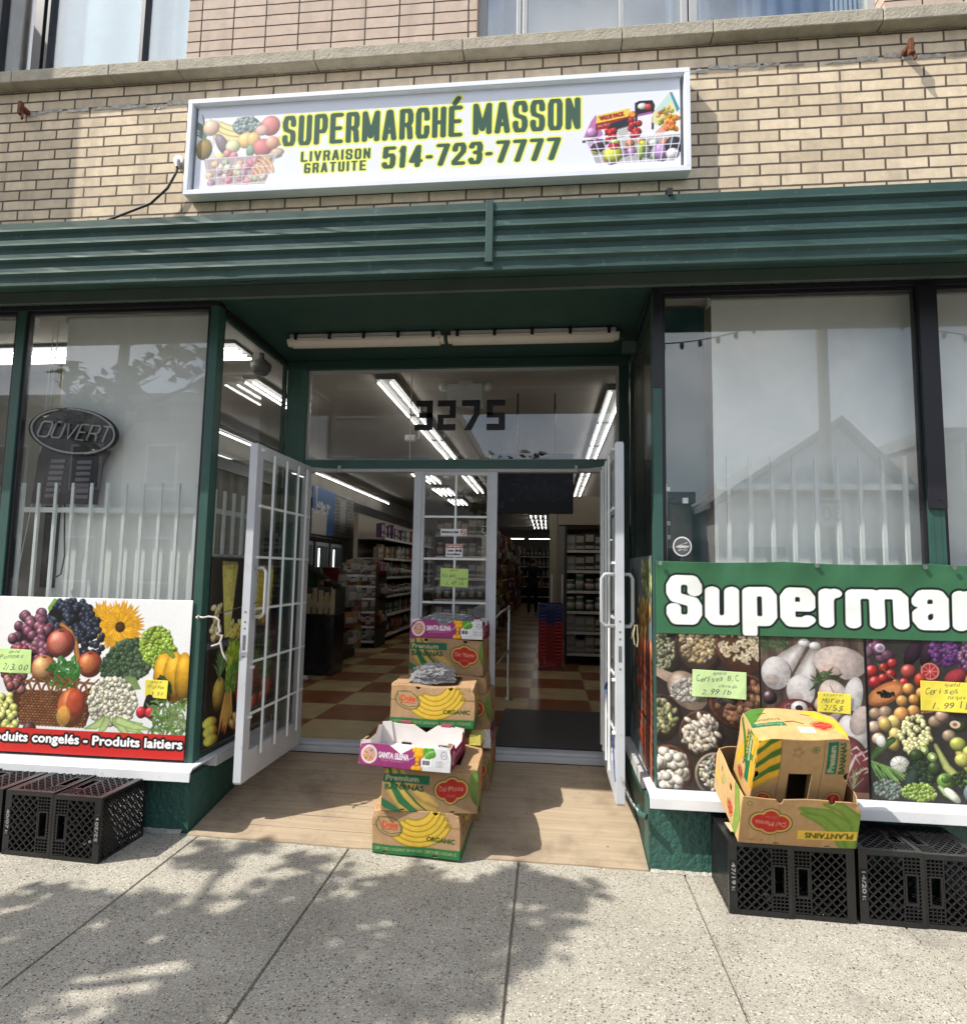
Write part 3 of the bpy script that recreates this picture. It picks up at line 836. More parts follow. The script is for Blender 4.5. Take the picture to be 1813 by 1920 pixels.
# canopy: laid metal siding on the front, dark soffit below
b = P()
prof = []
zt = 3.272
z = zt
prof.append((-0.01, 3.262)); prof.append((-0.444, zt)); prof.append((-0.462, zt - 0.004))
for i in range(4):
    z0 = zt - 0.052 - i * 0.086
    prof += [(-0.462, z0 + 0.012), (-0.464, z0), (-0.442, z0 - 0.014), (-0.440, z0 - 0.048), (-0.462, z0 - 0.054)] if i < 3 else [(-0.462, z0 + 0.012), (-0.464, z0), (-0.446, z0 - 0.014), (-0.446, z0 - 0.062), (-0.430, z0 - 0.066)]
prof += [(-0.425, 2.905), (-0.425, 3.066), (-0.01, 3.066)]
nx = 200; xs = np.linspace(-9, 7, nx + 1); k = len(prof); vs = []
rr = random.Random(8)
for x in xs:
    for (y, z) in prof:
        dent = (rr.random() - .5) * (0.008 if rr.random() < .06 else 0.0015)
        vs.append((x, y + dent, z + dent * .6))
fs = []
for i in range(nx):
    for j in range(k):
        fs.append((i * k + j, i * k + (j + 1) % k, (i + 1) * k + (j + 1) % k, (i + 1) * k + j))
b.add(vs, fs)
can = b.build('canopy', M_CANOPY, SHOP)
b = P(); b.box(-0.345, -0.305, -0.474, -0.466, 2.93, 3.275); b.build('joint_strip', M_CANOPY, can, bevel=0.003)
can_child = [c for c in SHOP.children if c.name.startswith('canopy')][0]
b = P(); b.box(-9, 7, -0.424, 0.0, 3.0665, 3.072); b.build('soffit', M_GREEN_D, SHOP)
# loose wires under the canopy
b = P(); b.tube([(-1.99, -0.12, 3.06), (-1.9, -0.16, 3.02), (-1.83, -0.2, 3.0), (-1.77, -0.15, 3.03), (-1.6, -0.2, 3.03), (-1.45, -0.28, 3.06)], 0.003, 5)
b.tube([(-1.86, -0.16, 3.06), (-1.78, -0.22, 3.04), (-1.73, -0.2, 3.005), (-1.76, -0.18, 2.985)], 0.003, 5)
b.build('loose_wire', M_CABLE, SHOP)

# recess: ceiling, corner jambs, header, threshold
b = P(); b.add([(-2.08, 0.004, 2.984), (0.593, 0.004, 2.984), (0.593, 1.10, 2.945), (-2.08, 1.10, 2.945), (-2.08, 0.004, 3.01), (0.593, 0.004, 3.01), (0.593, 1.10, 3.01), (-2.08, 1.10, 3.01)],
              [(0, 1, 2, 3), (7, 6, 5, 4), (0, 4, 5, 1), (1, 5, 6, 2), (2, 6, 7, 3), (3, 7, 4, 0)])
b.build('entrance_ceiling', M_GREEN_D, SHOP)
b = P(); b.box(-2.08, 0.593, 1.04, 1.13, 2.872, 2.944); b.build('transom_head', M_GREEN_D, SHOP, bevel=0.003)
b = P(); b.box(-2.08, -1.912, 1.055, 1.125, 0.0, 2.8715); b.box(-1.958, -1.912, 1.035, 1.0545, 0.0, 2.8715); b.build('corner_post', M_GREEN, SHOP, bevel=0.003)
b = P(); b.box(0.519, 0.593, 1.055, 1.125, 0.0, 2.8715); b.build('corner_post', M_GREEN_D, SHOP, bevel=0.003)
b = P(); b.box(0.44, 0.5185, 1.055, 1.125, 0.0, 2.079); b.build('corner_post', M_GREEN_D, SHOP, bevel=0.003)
b = P(); b.box(-1.9115, 0.5185, 1.045, 1.125, 2.080, 2.147); b.build('door_header', M_GREEN, SHOP, bevel=0.003)
b = P(); b.box(-1.9115, 0.44, 1.05, 1.12, 2.055, 2.0795); b.build('door_header_strip', M_ALU2, SHOP, bevel=0.002)
b = P(); b.box(-1.95, 0.50, 1.05, 1.17, -0.066, -0.022); b.box(-1.95, 0.50, 1.075, 1.17, -0.0215, 0.002); b.build('threshold', M_ALU, SHOP, bevel=0.004)
b = P(); b.box(-2.125, -2.085, 0.08, 1.05, 0.148, 0.20) if False else None
# bracket plates on the right corner
b = P(); b.box(0.47, 0.545, 1.0, 1.04, 2.93, 2.99) if False else b.box(0.49, 0.575, 0.55, 0.60, 2.80, 2.87); b.build('bracket_plate', M_GREYTRIM, SHOP)
b = P(); b.tube([(0.44, 0.56, 2.935), (0.47, 0.56, 2.90), (0.53, 0.58, 2.86), (0.57, 0.55, 2.88), (0.58, 0.4, 2.92), (0.585, 0.05, 2.95)], 0.006, 6)
b.tube([(0.57, 0.55, 2.87), (0.572, 0.8, 2.75), (0.575, 1.0, 2.7), (0.575, 1.03, 2.2)], 0.005, 6)
b.build('loose_wire', M_CABLE, SHOP)

# windows: pane as a sub-part of each frame
def window(x0, x1, z0, z1, y=GY0, fw=0.02, m=None, nm='window'):
    b = P(); m = m or M_PURPLE
    b.box(x0, x0 + fw, y - 0.012, y + 0.02, z0, z1); b.box(x1 - fw, x1, y - 0.012, y + 0.02, z0, z1)
    b.box(x0 + fw, x1 - fw, y - 0.012, y + 0.02, z0, z0 + fw); b.box(x0 + fw, x1 - fw, y - 0.012, y + 0.02, z1 - fw, z1)
    f = b.build(nm, m, SHOP)
    b = P(); b.box(x0 + fw * .6, x1 - fw * .6, y, y + 0.006, z0 + fw * .6, z1 - fw * .6); b.build('pane', M_GLASS, f)
    return f
window(-3.409, -2.136, 0.152, 2.951)
window(-5.539, -3.471, 0.152, 2.951)
window(0.646, 2.051, 0.152, 2.951)
window(2.137, 4.6, 0.152, 2.951)
for xa, xb in ((4.6, 7), (-9, -5.6)): b = P(); b.box(xa, xb, 0.03, 0.1, 0.15, 2.95); b.build('closed_panel', M_GREEN, SHOP)
def side_window(x, y0, y1, z0, z1, m):
    b = P(); fw = 0.018
    b.box(x - .015, x + .015, y0, y0 + fw, z0, z1); b.box(x - .015, x + .015, y1 - fw, y1, z0, z1)
    b.box(x - .015, x + .015, y0 + fw, y1 - fw, z0, z0 + fw); b.box(x - .015, x + .015, y0 + fw, y1 - fw, z1 - fw, z1)
    f = b.build('side_window', m, SHOP)
    b = P(); b.box(x - .003, x + .003, y0 + fw * .6, y1 - fw * .6, z0 + fw * .6, z1 - fw * .6); b.build('pane', M_GLASS, f)
side_window(-2.10, 0.0755, 1.054, 0.149, 2.924, M_GREEN_D)
side_window(0.615, 0.0755, 1.054, 0.149, 2.924, M_GREEN_D)
# transom light above the doors, with the street number
b = P(); b.box(-1.9115, -1.895, 1.07, 1.10, 2.1475, 2.8715); b.box(0.50, 0.5185, 1.07, 1.10, 2.1475, 2.8715)
b.box(-1.895, 0.50, 1.07, 1.10, 2.8505, 2.8715); b.box(-1.895, 0.50, 1.07, 1.10, 2.1475, 2.157)
tr = b.build('transom_window', M_ALU2, SHOP)
b = P(); b.box(-1.894, -1.075, 1.082, 1.088, 2.157, 2.8503); b.box(-1.073, 0.499, 1.082, 1.088, 2.157, 2.8503); b.build('pane', M_GLASS, tr)
b = P(); b.box(-1.080, -1.072, 1.078, 1.081, 2.16, 2.85); b.build('pane_joint', M_CAULK, tr)
b = P()
def digit(x, boxes):
    for (u0, u1, v0, v1) in boxes:
        b.box(x + u0, x + u1, 1.0775, 1.0810, 2.385 + v0, 2.385 + v1)
W_ = 0.142; H_ = 0.237; t = 0.048
digit(-1.045, [(0.012, W_, H_ - t, H_), (0.03, W_, H_ * .5 - t * .42, H_ * .5 + t * .42), (0, W_, 0, t), (W_ - t, W_, t, H_ - t)])
digit(-0.865, [(0, W_, H_ - t, H_), (W_ - t, W_, H_ * .5, H_ - t), (0, W_, H_ * .5 - t * .45, H_ * .5 + t * .1), (0, t, t, H_ * .5 - t * .45), (0, W_, 0, t)])
digit(-0.675, [(0, W_, H_ - t, H_), (W_ - t, W_, H_ * .56, H_ - t)])
b.add([(-0.675 + W_ - t, 1.0775, 2.385 + H_ * .56), (-0.675 + W_, 1.0775, 2.385 + H_ * .56), (-0.675 + .075, 1.0775, 2.385), (-0.675 + .018, 1.0775, 2.385)], [(0, 1, 2, 3)])
digit(-0.482, [(0, W_, H_ - t, H_), (0, t, H_ * .5, H_ - t), (0, W_, H_ * .5 - t * .4, H_ * .5 + t * .35), (W_ - t, W_, t, H_ * .5 - t * .4), (0, W_, 0, t)])
b.build('street_number', M_BLACK, tr)

# fixed sidelight between the doors
b = P()
b.box(-1.028, -0.968, 1.05, 1.10, 0.0022, 2.0549); b.box(-0.968, -0.945, 1.06, 1.095, 0.0022, 2.0549)
b.box(-0.448, -0.388, 1.05, 1.10, 0.0022, 2.0549); b.box(-0.466, -0.448, 1.06, 1.095, 0.0022, 2.0549)
b.box(-0.945, -0.466, 1.06, 1.095, 2.03, 2.0549); b.box(-0.945, -0.466, 1.06, 1.095, 0.0022, 0.16)
sl = b.build('sidelight', M_ALU, SHOP, bevel=0.002)
b = P(); b.box(-0.946, -0.465, 1.080, 1.086, 0.155, 2.031); b.build('pane', M_GLASS, sl)
b = P(); b.box(-0.714, -0.698, 1.066, 1.078, 0.16, 2.03)
for z in (1.712, 1.392, 1.064, 0.735, 0.41): b.box(-0.945, -0.7142, 1.066, 1.078, z - .008, z + .008); b.box(-0.6978, -0.466, 1.066, 1.078, z - .008, z + .008)
b.build('glazing_bars', M_BAR, sl)

# the two open door leaves
M_HAND = mat('handle_metal', (0.46, 0.47, 0.48), 0.35, 0.08)
M_LOCK = mat('lock_grey', (0.16, 0.16, 0.16), 0.4)
def door(xc, sgn):
    """leaf standing square to the facade; sgn = side (x) on which its bars are"""
    y0, y1, z0, z1, t = 0.092, 1.0, 0.006, 2.083, 0.045
    x0, x1 = xc - t / 2, xc + t / 2
    b = P()
    b.box(x0, x1, y0, y0 + 0.085, z0, z1); b.box(x0, x1, y1 - 0.075, y1, z0, z1)
    b.box(x0 + .001, x1 - .001, y0 + 0.085, y1 - 0.075, z1 - 0.085, z1 - .001); b.box(x0 + .001, x1 - .001, y0 + 0.085, y1 - 0.075, z0 + .001, z0 + 0.175)
    b.box(x0 - .003, x1 + .003, y0 - 0.004, y0, z0 + .01, z1 - .01)
    d = b.build('door', M_ALU, SHOP, bevel=0.002)
    b = P(); b.box(xc - .003, xc + .003, y0 + .08, y1 - .07, z0 + .17, z1 - .08); b.build('pane', M_GLASS, d)
    b = P(); bx = x1 + 0.018 if sgn > 0 else x0 - 0.018
    for yy in (0.30, 0.50, 0.70, 0.86): b.tube([(bx, yy, z0 + 0.13), (bx, yy, z1 - 0.045)], 0.0085, 8)
    for z in (1.692, 1.368, 1.046, 0.723, 0.407): b.bar((bx - sgn * .012, y0 + .06, z), (bx - sgn * .012, y1 - .02, z), 0.006, 0.016)
    for z in (1.692, 1.368, 0.69, 0.39, 2.05): b.box(min(bx, bx - sgn * .03), max(bx, bx - sgn * .03), y0 + .05, y0 + .07, z - .008, z + .008)
    b.build('security_bars', M_BAR, d, smooth=False)
    for s2 in ((1, -1) if sgn < 0 else (1,)):
        b = P(); hx = (x1 if s2 > 0 else x0)
        o_ = s2 * ((0.078 if s2 < 0 else 0.055) if sgn < 0 else 0.075)
        yy = y0 + 0.042
        hz0, hz1 = (1.0, 1.30)
        b.tube([(hx, yy, hz1), (hx + o_ * .75, yy, hz1), (hx + o_, yy, hz1 - .025), (hx + o_, yy, hz0 + .025), (hx + o_ * .75, yy, hz0), (hx, yy, hz0)], 0.0112, 10)
        b.build('handle', M_HAND, d, smooth=True)
    b = P(); b.box(xc - .009, xc + .009, y0 - .0055, y0 - .0042, 0.80, 0.89)
    b.build('lock_plate', M_LOCK, d)
    for z in (0.76, 0.93, 0.97, 1.03): b = P(); b.box(xc - .005, xc + .005, y0 - .0055, y0 - .0042, z - .005, z + .005); b.build('screw', M_LOCK, d)
    return d
dl = door(-1.845, 1)
dr = door(0.412, -1)
b = P(); b.tube([(-1.83, 0.80, 2.05), (-1.70, 0.95, 2.06), (-1.62, 1.04, 2.07)], 0.007, 6); b.box(-1.63, -1.61, 1.03, 1.05, 2.05, 2.10); b.build('stay_arm', M_ALU2, dl)
b = P(); b.tube([(0.40, 0.80, 2.05), (0.30, 0.95, 2.06), (0.20, 1.04, 2.07)], 0.007, 6); b.box(0.19, 0.21, 1.03, 1.05, 2.05, 2.10); b.build('stay_arm', M_ALU2, dr)

# upper storey windows with frames, panes and curtains
M_FRAME_D = mat('dark_window_frame', (0.03, 0.03, 0.032), 0.4)
M_CURT = mat('pale_curtain', (0.78, 0.84, 0.86), 0.8, 0.05, 3)
M_CURT_L = mat('lilac_curtain', (0.22, 0.22, 0.28), 0.8, 0.08, 3)
def upper_window(x0, x1, frames, dark):
    b = P()
    b.box(x0, x0 + .05, 0.10, 0.16, 4.612, 6.3); b.box(x1 - .05, x1, 0.10, 0.16, 4.612, 6.3); b.box(x0 + .05, x1 - .05, 0.10, 0.16, 4.612, 4.652); b.box(x0 + .05, x1 - .05, 0.10, 0.16, 6.25, 6.3)
    for a, w in frames: b.box(a, a + w, 0.095, 0.165, 4.652, 6.25)
    f = b.build('upper_window', dark, SHOP, bevel=0.003)
    b = P(); b.box(x0 + .03, x1 - .03, 0.128, 0.134, 4.64, 6.27); b.build('pane', M_GLASS_UP, f)
    return f
f1 = upper_window(-6.4, -2.415, [(-3.95, 0.05), (-3.64, 0.07), (-3.545, 0.025), (-2.83, 0.028)], M_FRAME_D)
f2 = upper_window(-0.475, 1.95, [(-0.23, 0.03), (-0.19, 0.03), (0.42, 0.03), (0.80, 0.04), (0.85, 0.05)], M_ALU2)
def curtain(x0, x1, y, m, parent, amp=0.02, wl=0.11, seed=0):
    b = P(); n = int((x1 - x0) / 0.01); r = random.Random(seed); ph = r.random() * 6
    top = [(x0 + (x1 - x0) * i / n, y + amp * math.sin(ph + i * 0.01 / wl * 6.28 + 1.3 * math.sin(i * .07))) for i in range(n + 1)]
    vs = [(u, v, 4.62) for u, v in top] + [(u, v, 6.3) for u, v in top]
    b.add(vs, [(i, i + 1, n + 2 + i, n + 1 + i) for i in range(n)])
    b.build('curtain', m, parent, solid=0.002)
curtain(-3.56, -2.42, 0.19, M_CURT, f1, 0.010, 0.25, 1)
curtain(-0.46, -0.33, 0.25, M_CURT_L, f2, 0.02, 0.06, 2)
curtain(0.74, 1.02, 0.26, M_CURT_L, f2, 0.02, 0.07, 3)
curtain(1.2, 1.95, 0.28, M_CURT_L, f2, 0.012, 0.1, 4)
b = P()
for i in range(8): b.box(1.74 + i * .028, 1.752 + i * .028, 0.2, 0.21, 4.63, 6.25)
b.build('vertical_blind', M_BLIND, f2)
b = P(); b.box(-9, 7, 1.6, 1.62, 4.6, 7.4); b.build('room_back', mat('room_grey', (0.12, 0.12, 0.13), 0.9), SHOP)

r = random.Random(12)
M_MORT = mat('old_mortar', (0.42, 0.40, 0.345), 0.9, 0.2, 30, 0.5, 80)
for lab, xa, xb in (('ragged pale mortar smear along the foot of the right green base', .56, 1.05), ('ragged pale mortar smear along the foot of the left green base', -3.2, -2.12)):
    n = 26; top = [(xa + (xb - xa) * i / n, -.001, zg(xa, 0) + .006 + .007 * r.random()) for i in range(n + 1)]
    bot = [(xa + (xb - xa) * i / n, -.012 - .022 * r.random(), zg(xa + (xb - xa) * i / n, -.03) + .002) for i in range(n + 1)]
    b = MB((xa, 0, zg(xa, 0))); b.add(top + bot, [(i, i + 1, n + 2 + i, n + 1 + i) for i in range(n)]); tag(b.build('mortar_smear', M_MORT), lab, 'mortar')
# ------------------------------------------------------------------ printed pictures
M_VINYL = printed('printed_vinyl', 0.45, 0.35, 0.12, 9)
M_PAPER = printed('printed_paper', 0.7, 0.2, 0.25, 12)
M_SIGNFACE = printed('printed_sign_face', 0.28, 0.4, 0.0)
M_CARD = printed('printed_cardboard', 0.75, 0.15, 0.10, 6, fibre=0.09)
M_KRAFT = mat('plain_cardboard', (0.30, 0.20, 0.11), 0.85, 0.10, 8, 0.1, 40)
M_WHITECARD = mat('white_cardboard', (0.66, 0.62, 0.60), 0.8, 0.05, 8)
rnd = random.Random(21)
def jit(c, a=0.06):
    k = (rnd.random() - .5) * 2 * a
    return tuple(min(1, max(0, v + k + (rnd.random() - .5) * .6 * a)) for v in c)
def grapes(c, x, y, w, h, r, col, n, hl=0.3):
    pts = [(x + (rnd.random() - .5) * w * (1 - .55 * abs(q)), y + q * h / 2) for q in [rnd.uniform(-1, 1) for _ in range(n)]]
    for px_, py_ in sorted(pts, key=lambda p: -p[1]): c.ell(px_, py_, r * rnd.uniform(.85, 1.1), r * rnd.uniform(.85, 1.1), jit(col, .05), shade=.75, hl=hl)
def leafy(c, x, y, w, h, col, n, ln, wd=.012, up=None):
    for _ in range(n):
        px_ = x + (rnd.random() - .5) * w; py_ = y + (rnd.random() - .5) * h
        a = rnd.uniform(0, 6.28) if up is None else up + rnd.uniform(-.6, .6)
        l = ln * rnd.uniform(.6, 1.2)
        q = [(px_, py_), (px_ + l * .5 * math.cos(a + .2), py_ + l * .5 * math.sin(a + .2)), (px_ + l * math.cos(a), py_ + l * math.sin(a))]
        c.band(q, [wd * .5, wd, wd * .2], jit(col, .09))
def crinkle(c, x, y, rx, ry, col, n, r, amp=.08):
    c.ell(x, y, rx, ry, tuple(v * .55 for v in col), shade=.3, hl=0)
    for _ in range(n):
        a = rnd.uniform(0, 6.28); q = math.sqrt(rnd.random())
        c.ell(x + rx * q * math.cos(a), y + ry * q * math.sin(a), r * rnd.uniform(.6, 1.2), r * rnd.uniform(.6, 1.1), jit(col, amp), rot=rnd.uniform(0, 3), shade=.6, hl=.1)
def banana(c, x, y, rad, a0, a1, wd, col, tip=(0.25, 0.2, 0.08), line=None):
    n = 9; pts = [(x + rad * math.cos(a0 + (a1 - a0) * i / (n - 1)), y + rad * math.sin(a0 + (a1 - a0) * i / (n - 1))) for i in range(n)]
    wds = [wd * (.35 + .65 * math.sin(math.pi * min(1, .12 + i / (n - 1) * .85)) ** .6) for i in range(n)]
    if line: c.band(pts, [v + .006 for v in wds], line, line)
    c.band(pts, wds, col, None if not line else tuple(v * .93 for v in col))
    c.ell(*pts[-1], wd * .14, wd * .14, tip, shade=0)
def bowl(c, x, y, rx, ry, rim, inside):
    c.ell(x + .006, y - .008, rx * 1.02, ry * 1.02, tuple(v * .3 for v in rim), shade=0, a=.6)
    c.ell(x, y, rx, ry, rim, shade=.5, hl=.1); c.ell(x, y, rx * .92, ry * .92, tuple(v * .6 for v in rim), shade=.2, hl=0)
    c.ell(x, y, rx * .87, ry * .87, inside, shade=.2, hl=0)
def nuts(c, x, y, rx, ry, col, n, a, b, shape='e', amp=.07):
    pts = []
    for _ in range(n):
        t = rnd.uniform(0, 6.28); q = math.sqrt(rnd.random()) * .86
        pts.append((x + rx * q * math.cos(t), y + ry * q * math.sin(t)))
    for px_, py_ in pts:
        ro = rnd.uniform(0, 3.14); cc = jit(col, amp)
        if shape == 'c':
            k = [(px_ + a * math.cos(ro + s), py_ + a * math.sin(ro + s)) for s in (0, .7, 1.4, 2.1, 2.8)]
            c.band(k, [b * .8, b, b * 1.05, b, b * .8], cc, tuple(v * .55 for v in cc))
        else:
            c.ell(px_ + .002, py_ - .003, a, b, tuple(v * .35 for v in col), rot=ro, shade=0, a=.55)
            c.ell(px_, py_, a, b, cc, rot=ro, shade=.6, hl=.15)
def apple(c, x, y, r, col, blush):
    c.ell(x, y, r, r * .96, col, shade=.6, hl=.35); c.ell(x - r * .2, y + r * .1, r * .62, r * .7, blush, shade=.4, hl=.3, a=.55)
    c.ell(x, y + r * .82, r * .22, r * .08, (0.25, .15, .08), shade=0, a=.7)
def pineapple(c, x, y, w, h, crown):
    c.ell(x, y + h * .5, w / 2, h / 2, (.62, .50, .20), shade=.7, hl=.1)
    for i in range(-3, 4):
        for k in (1, -1):
            c.line([(x + i * w / 7 - k * w * .3, y + .06 * h), (x + i * w / 7 + k * w * .3, y + h * .94)], .0035, (.36, .27, .08), a=.55)
    for i in range(26):
        a = math.pi / 2 + rnd.uniform(-1.0, 1.0); l = crown * rnd.uniform(.5, 1.0) * (1 - .35 * abs(a - math.pi / 2)); by = y + h * .93 + rnd.uniform(0, crown * .35)
        c.band([(x, by), (x + l * .5 * math.cos(a), by + l * .55 * math.sin(a)), (x + l * .95 * math.cos(a * 1.0), by + l * .8 * math.sin(a))], [w * .14, w * .11, .002], jit((.32, .42, .27), .06))

def red_text_strip(c, x0, x1, y0, y1, texts):
    c.rect(x0, x1, y0, y1, (.78, .17, .15))
    for t, x, y, h, fw in texts: c.text(t, x, y, h, (.98, .98, .98), bold=.0034, outline=(.0125, (.12, .06, .06)), fitw=fw)

def poster_left():
    c = Cv(1.275, 0.935, (.90, .90, .90), .0032)          # x -3.405..-2.13, z 0.165..1.10
    w = c.win(0, 1.3, 0, 1); sl, X, Y = w
    c.a[sl] = (np.array((.93, .93, .925)) * (0.94 + .08 * np.clip(Y, 0, 1))[..., None])
    # sunflowers
    for (fx, fy, fr, n) in ((.69, .80, .12, 30), (.815, .765, .165, 48)):
        for ring in (1.0, .82, .62):
            for i in range(n):
                a = 6.283 * i / n + ring * 2 + rnd.uniform(-.08, .08); l = fr * ring * rnd.uniform(.9, 1.08)
                c.band([(fx, fy), (fx + l * .6 * math.cos(a), fy + l * .6 * math.sin(a)), (fx + l * math.cos(a), fy + l * math.sin(a))], [.02, .026, .003], jit((.95, .73, .13), .05), (.80, .52, .06))
        c.ell(fx, fy, fr * .2, fr * .2, (.30, .19, .07), shade=.3, hl=0); c.speck(fx - .03, fx + .03, fy - .03, fy + .03, .6)
    # vine leaf and black grapes
    c.poly([(.33, .87), (.37, .93), (.43, .905), (.47, .92), (.45, .85), (.40, .82), (.36, .80)], (.48, .66, .24)); c.line([(.37, .90), (.42, .84)], .004, (.72, .82, .42))
    c.ell(.49, .79, .16, .12, (.05, .05, .07), shade=.3, hl=0)
    grapes(c, .49, .80, .36, .23, .023, (.16, .19, .26), 110)
    grapes(c, .62, .67, .20, .28, .023, (.13, .15, .21), 70)
    # red grapes
    c.ell(.27, .64, .14, .14, (.18, .08, .12), shade=.3, hl=0)
    grapes(c, .26, .67, .32, .34, .034, (.46, .27, .34), 66)
    grapes(c, .17, .47, .14, .3, .03, (.50, .23, .28), 26)
    # basket handle, apples, herbs
    c.band([(.43, .77), (.49, .73), (.53, .66), (.555, .57), (.56, .47)], [.03, .034, .036, .036, .034], (.72, .48, .26), (.40, .22, .09))
    for i in range(16): c.line([(.43 + i * .008, .762 - i * .004 - i * i * .0009), (.455 + i * .008, .748 - i * .004 - i * i * .0009)], .003, (.42, .25, .12), a=.8)
    apple(c, .435, .655, .092, (.74, .30, .26), (.88, .60, .46))
    apple(c, .335, .50, .085, (.82, .50, .30), (.90, .76, .50))
    apple(c, .635, .535, .080, (.78, .30, .20), (.88, .62, .32))
    # broccoli
    crinkle(c, .90, .575, .145, .12, (.30, .40, .27), 330, .017, .06)
    crinkle(c, .785, .52, .075, .085, (.27, .38, .25), 140, .015, .06)
    c.poly([(.86, .47), (.94, .47), (.98, .40), (.90, .39)], (.45, .55, .32))
    # lettuce, pepper
    crinkle(c, 1.06, .66, .105, .115, (.66, .78, .28), 330, .014, .1)
    crinkle(c, 1.12, .585, .085, .10, (.60, .74, .24), 160, .013, .1)
    for (px_, rr) in ((1.115, .062), (1.185, .068), (1.245, .055)): c.ell(px_, .475, rr, .15, (.90, .66, .14), shade=.6, hl=.3)
    c.band([(1.17, .60), (1.13, .635), (1.09, .62)], [.026, .026, .02], (.45, .58, .20))
    leafy(c, .47, .475, .15, .15, (.25, .52, .20), 80, .05, .028)
    # basket
    c.poly([(.10, .43), (.22, .37), (.60, .37), (.72, .44), (.64, .17), (.20, .17)], (.30, .16, .08))
    for i in range(14):
        for j in range(20):
            x = .20 + j * .0222 + (i % 2) * .011; y = .165 + i * .0155
            c.ell(x, y, .0125, .0075, jit((.56, .34, .18), .07), shade=.6, hl=.12)
    for j in range(9):
        x = .12 + j * .062
        c.band([(x, .445 - .02 * math.sin(j)), (x + .06, .42), (x + .09, .35), (x + .085, .30)], [.014, .016, .016, .012], (.55, .33, .16))
        c.band([(x + .085, .445), (x + .04, .40), (x + .02, .33)], [.012, .014, .012], (.46, .26, .12))
    for px_ in (.09, .145, .20, .13): grapes(c, px_, .42, .1, .12, .032, (.62, .36, .36), 4)
    # green grapes
    c.ell(.08, .19, .10, .11, (.45, .5, .2), shade=.3, hl=0)
    grapes(c, .085, .20, .22, .26, .027, (.80, .80, .42), 58); leafy(c, .03, .13, .08, .05, (.35, .58, .2), 20, .05, .02)
    c.ell(.27, .135, .045, .045, (.33, .17, .2), shade=.7); c.ell(.37, .10, .06, .035, (.70, .22, .16), shade=.6); c.ell(.50, .095, .05, .03, (.72, .25, .16), shade=.6)
    # mango
    c.ell(.535, .275, .088, .115, (.84, .42, .20), shade=.6, hl=.3); c.ell(.565, .305, .06, .085, (.74, .22, .15), shade=.4, hl=.2, a=.6); c.ell(.49, .225, .045, .06, (.93, .78, .34), shade=.2, hl=0, a=.55)
    # cauliflower
    crinkle(c, .80, .32, .155, .14, (.86, .84, .74), 480, .017, .05)
    for a, l in ((-.5, .2), (-.9, .18), (.1, .17), (3.6, .15), (4.2, .13), (-.2, .22)):
        c.band([(.80 + .05 * math.cos(a), .21), (.80 + l * .7 * math.cos(a), .19 + l * .5 * math.sin(a) * .4), (.80 + l * 1.2 * math.cos(a), .19 + l * math.sin(a) * .5)], [.05, .045, .01], (.70, .78, .50), (.45, .58, .30))
    c.ell(.735, .10, .09, .02, (.72, .54, .32), rot=-.3, shade=.4)
    # aubergine, radish, thyme
    c.ell(1.07, .36, .05, .13, (.12, .10, .12), rot=-.4, shade=.6); c.band([(1.10, .48), (1.15, .44), (1.17, .39)], [.02, .03, .02], (.25, .36, .18))
    c.ell(.99, .265, .033, .035, (.80, .16, .20), shade=.6); c.ell(1.05, .265, .035, .037, (.82, .17, .22), shade=.6)
    leafy(c, 1.15, .22, .22, .26, (.42, .58, .28), 170, .05, .014); leafy(c, .98, .085, .3, .06, (.38, .54, .24), 110, .045, .013)
    leafy(c, 1.21, .25, .1, .12, (.55, .66, .38), 50, .05, .012)
    c.speck(0, 1.3, .14, .95, .05)
    c.photo(.13, .10)
    red_text_strip(c, 0, 1.3, 0, .143, [("Produits congelés - Produits laitiers", -.035, .064, .052, 1.295)])
    return c

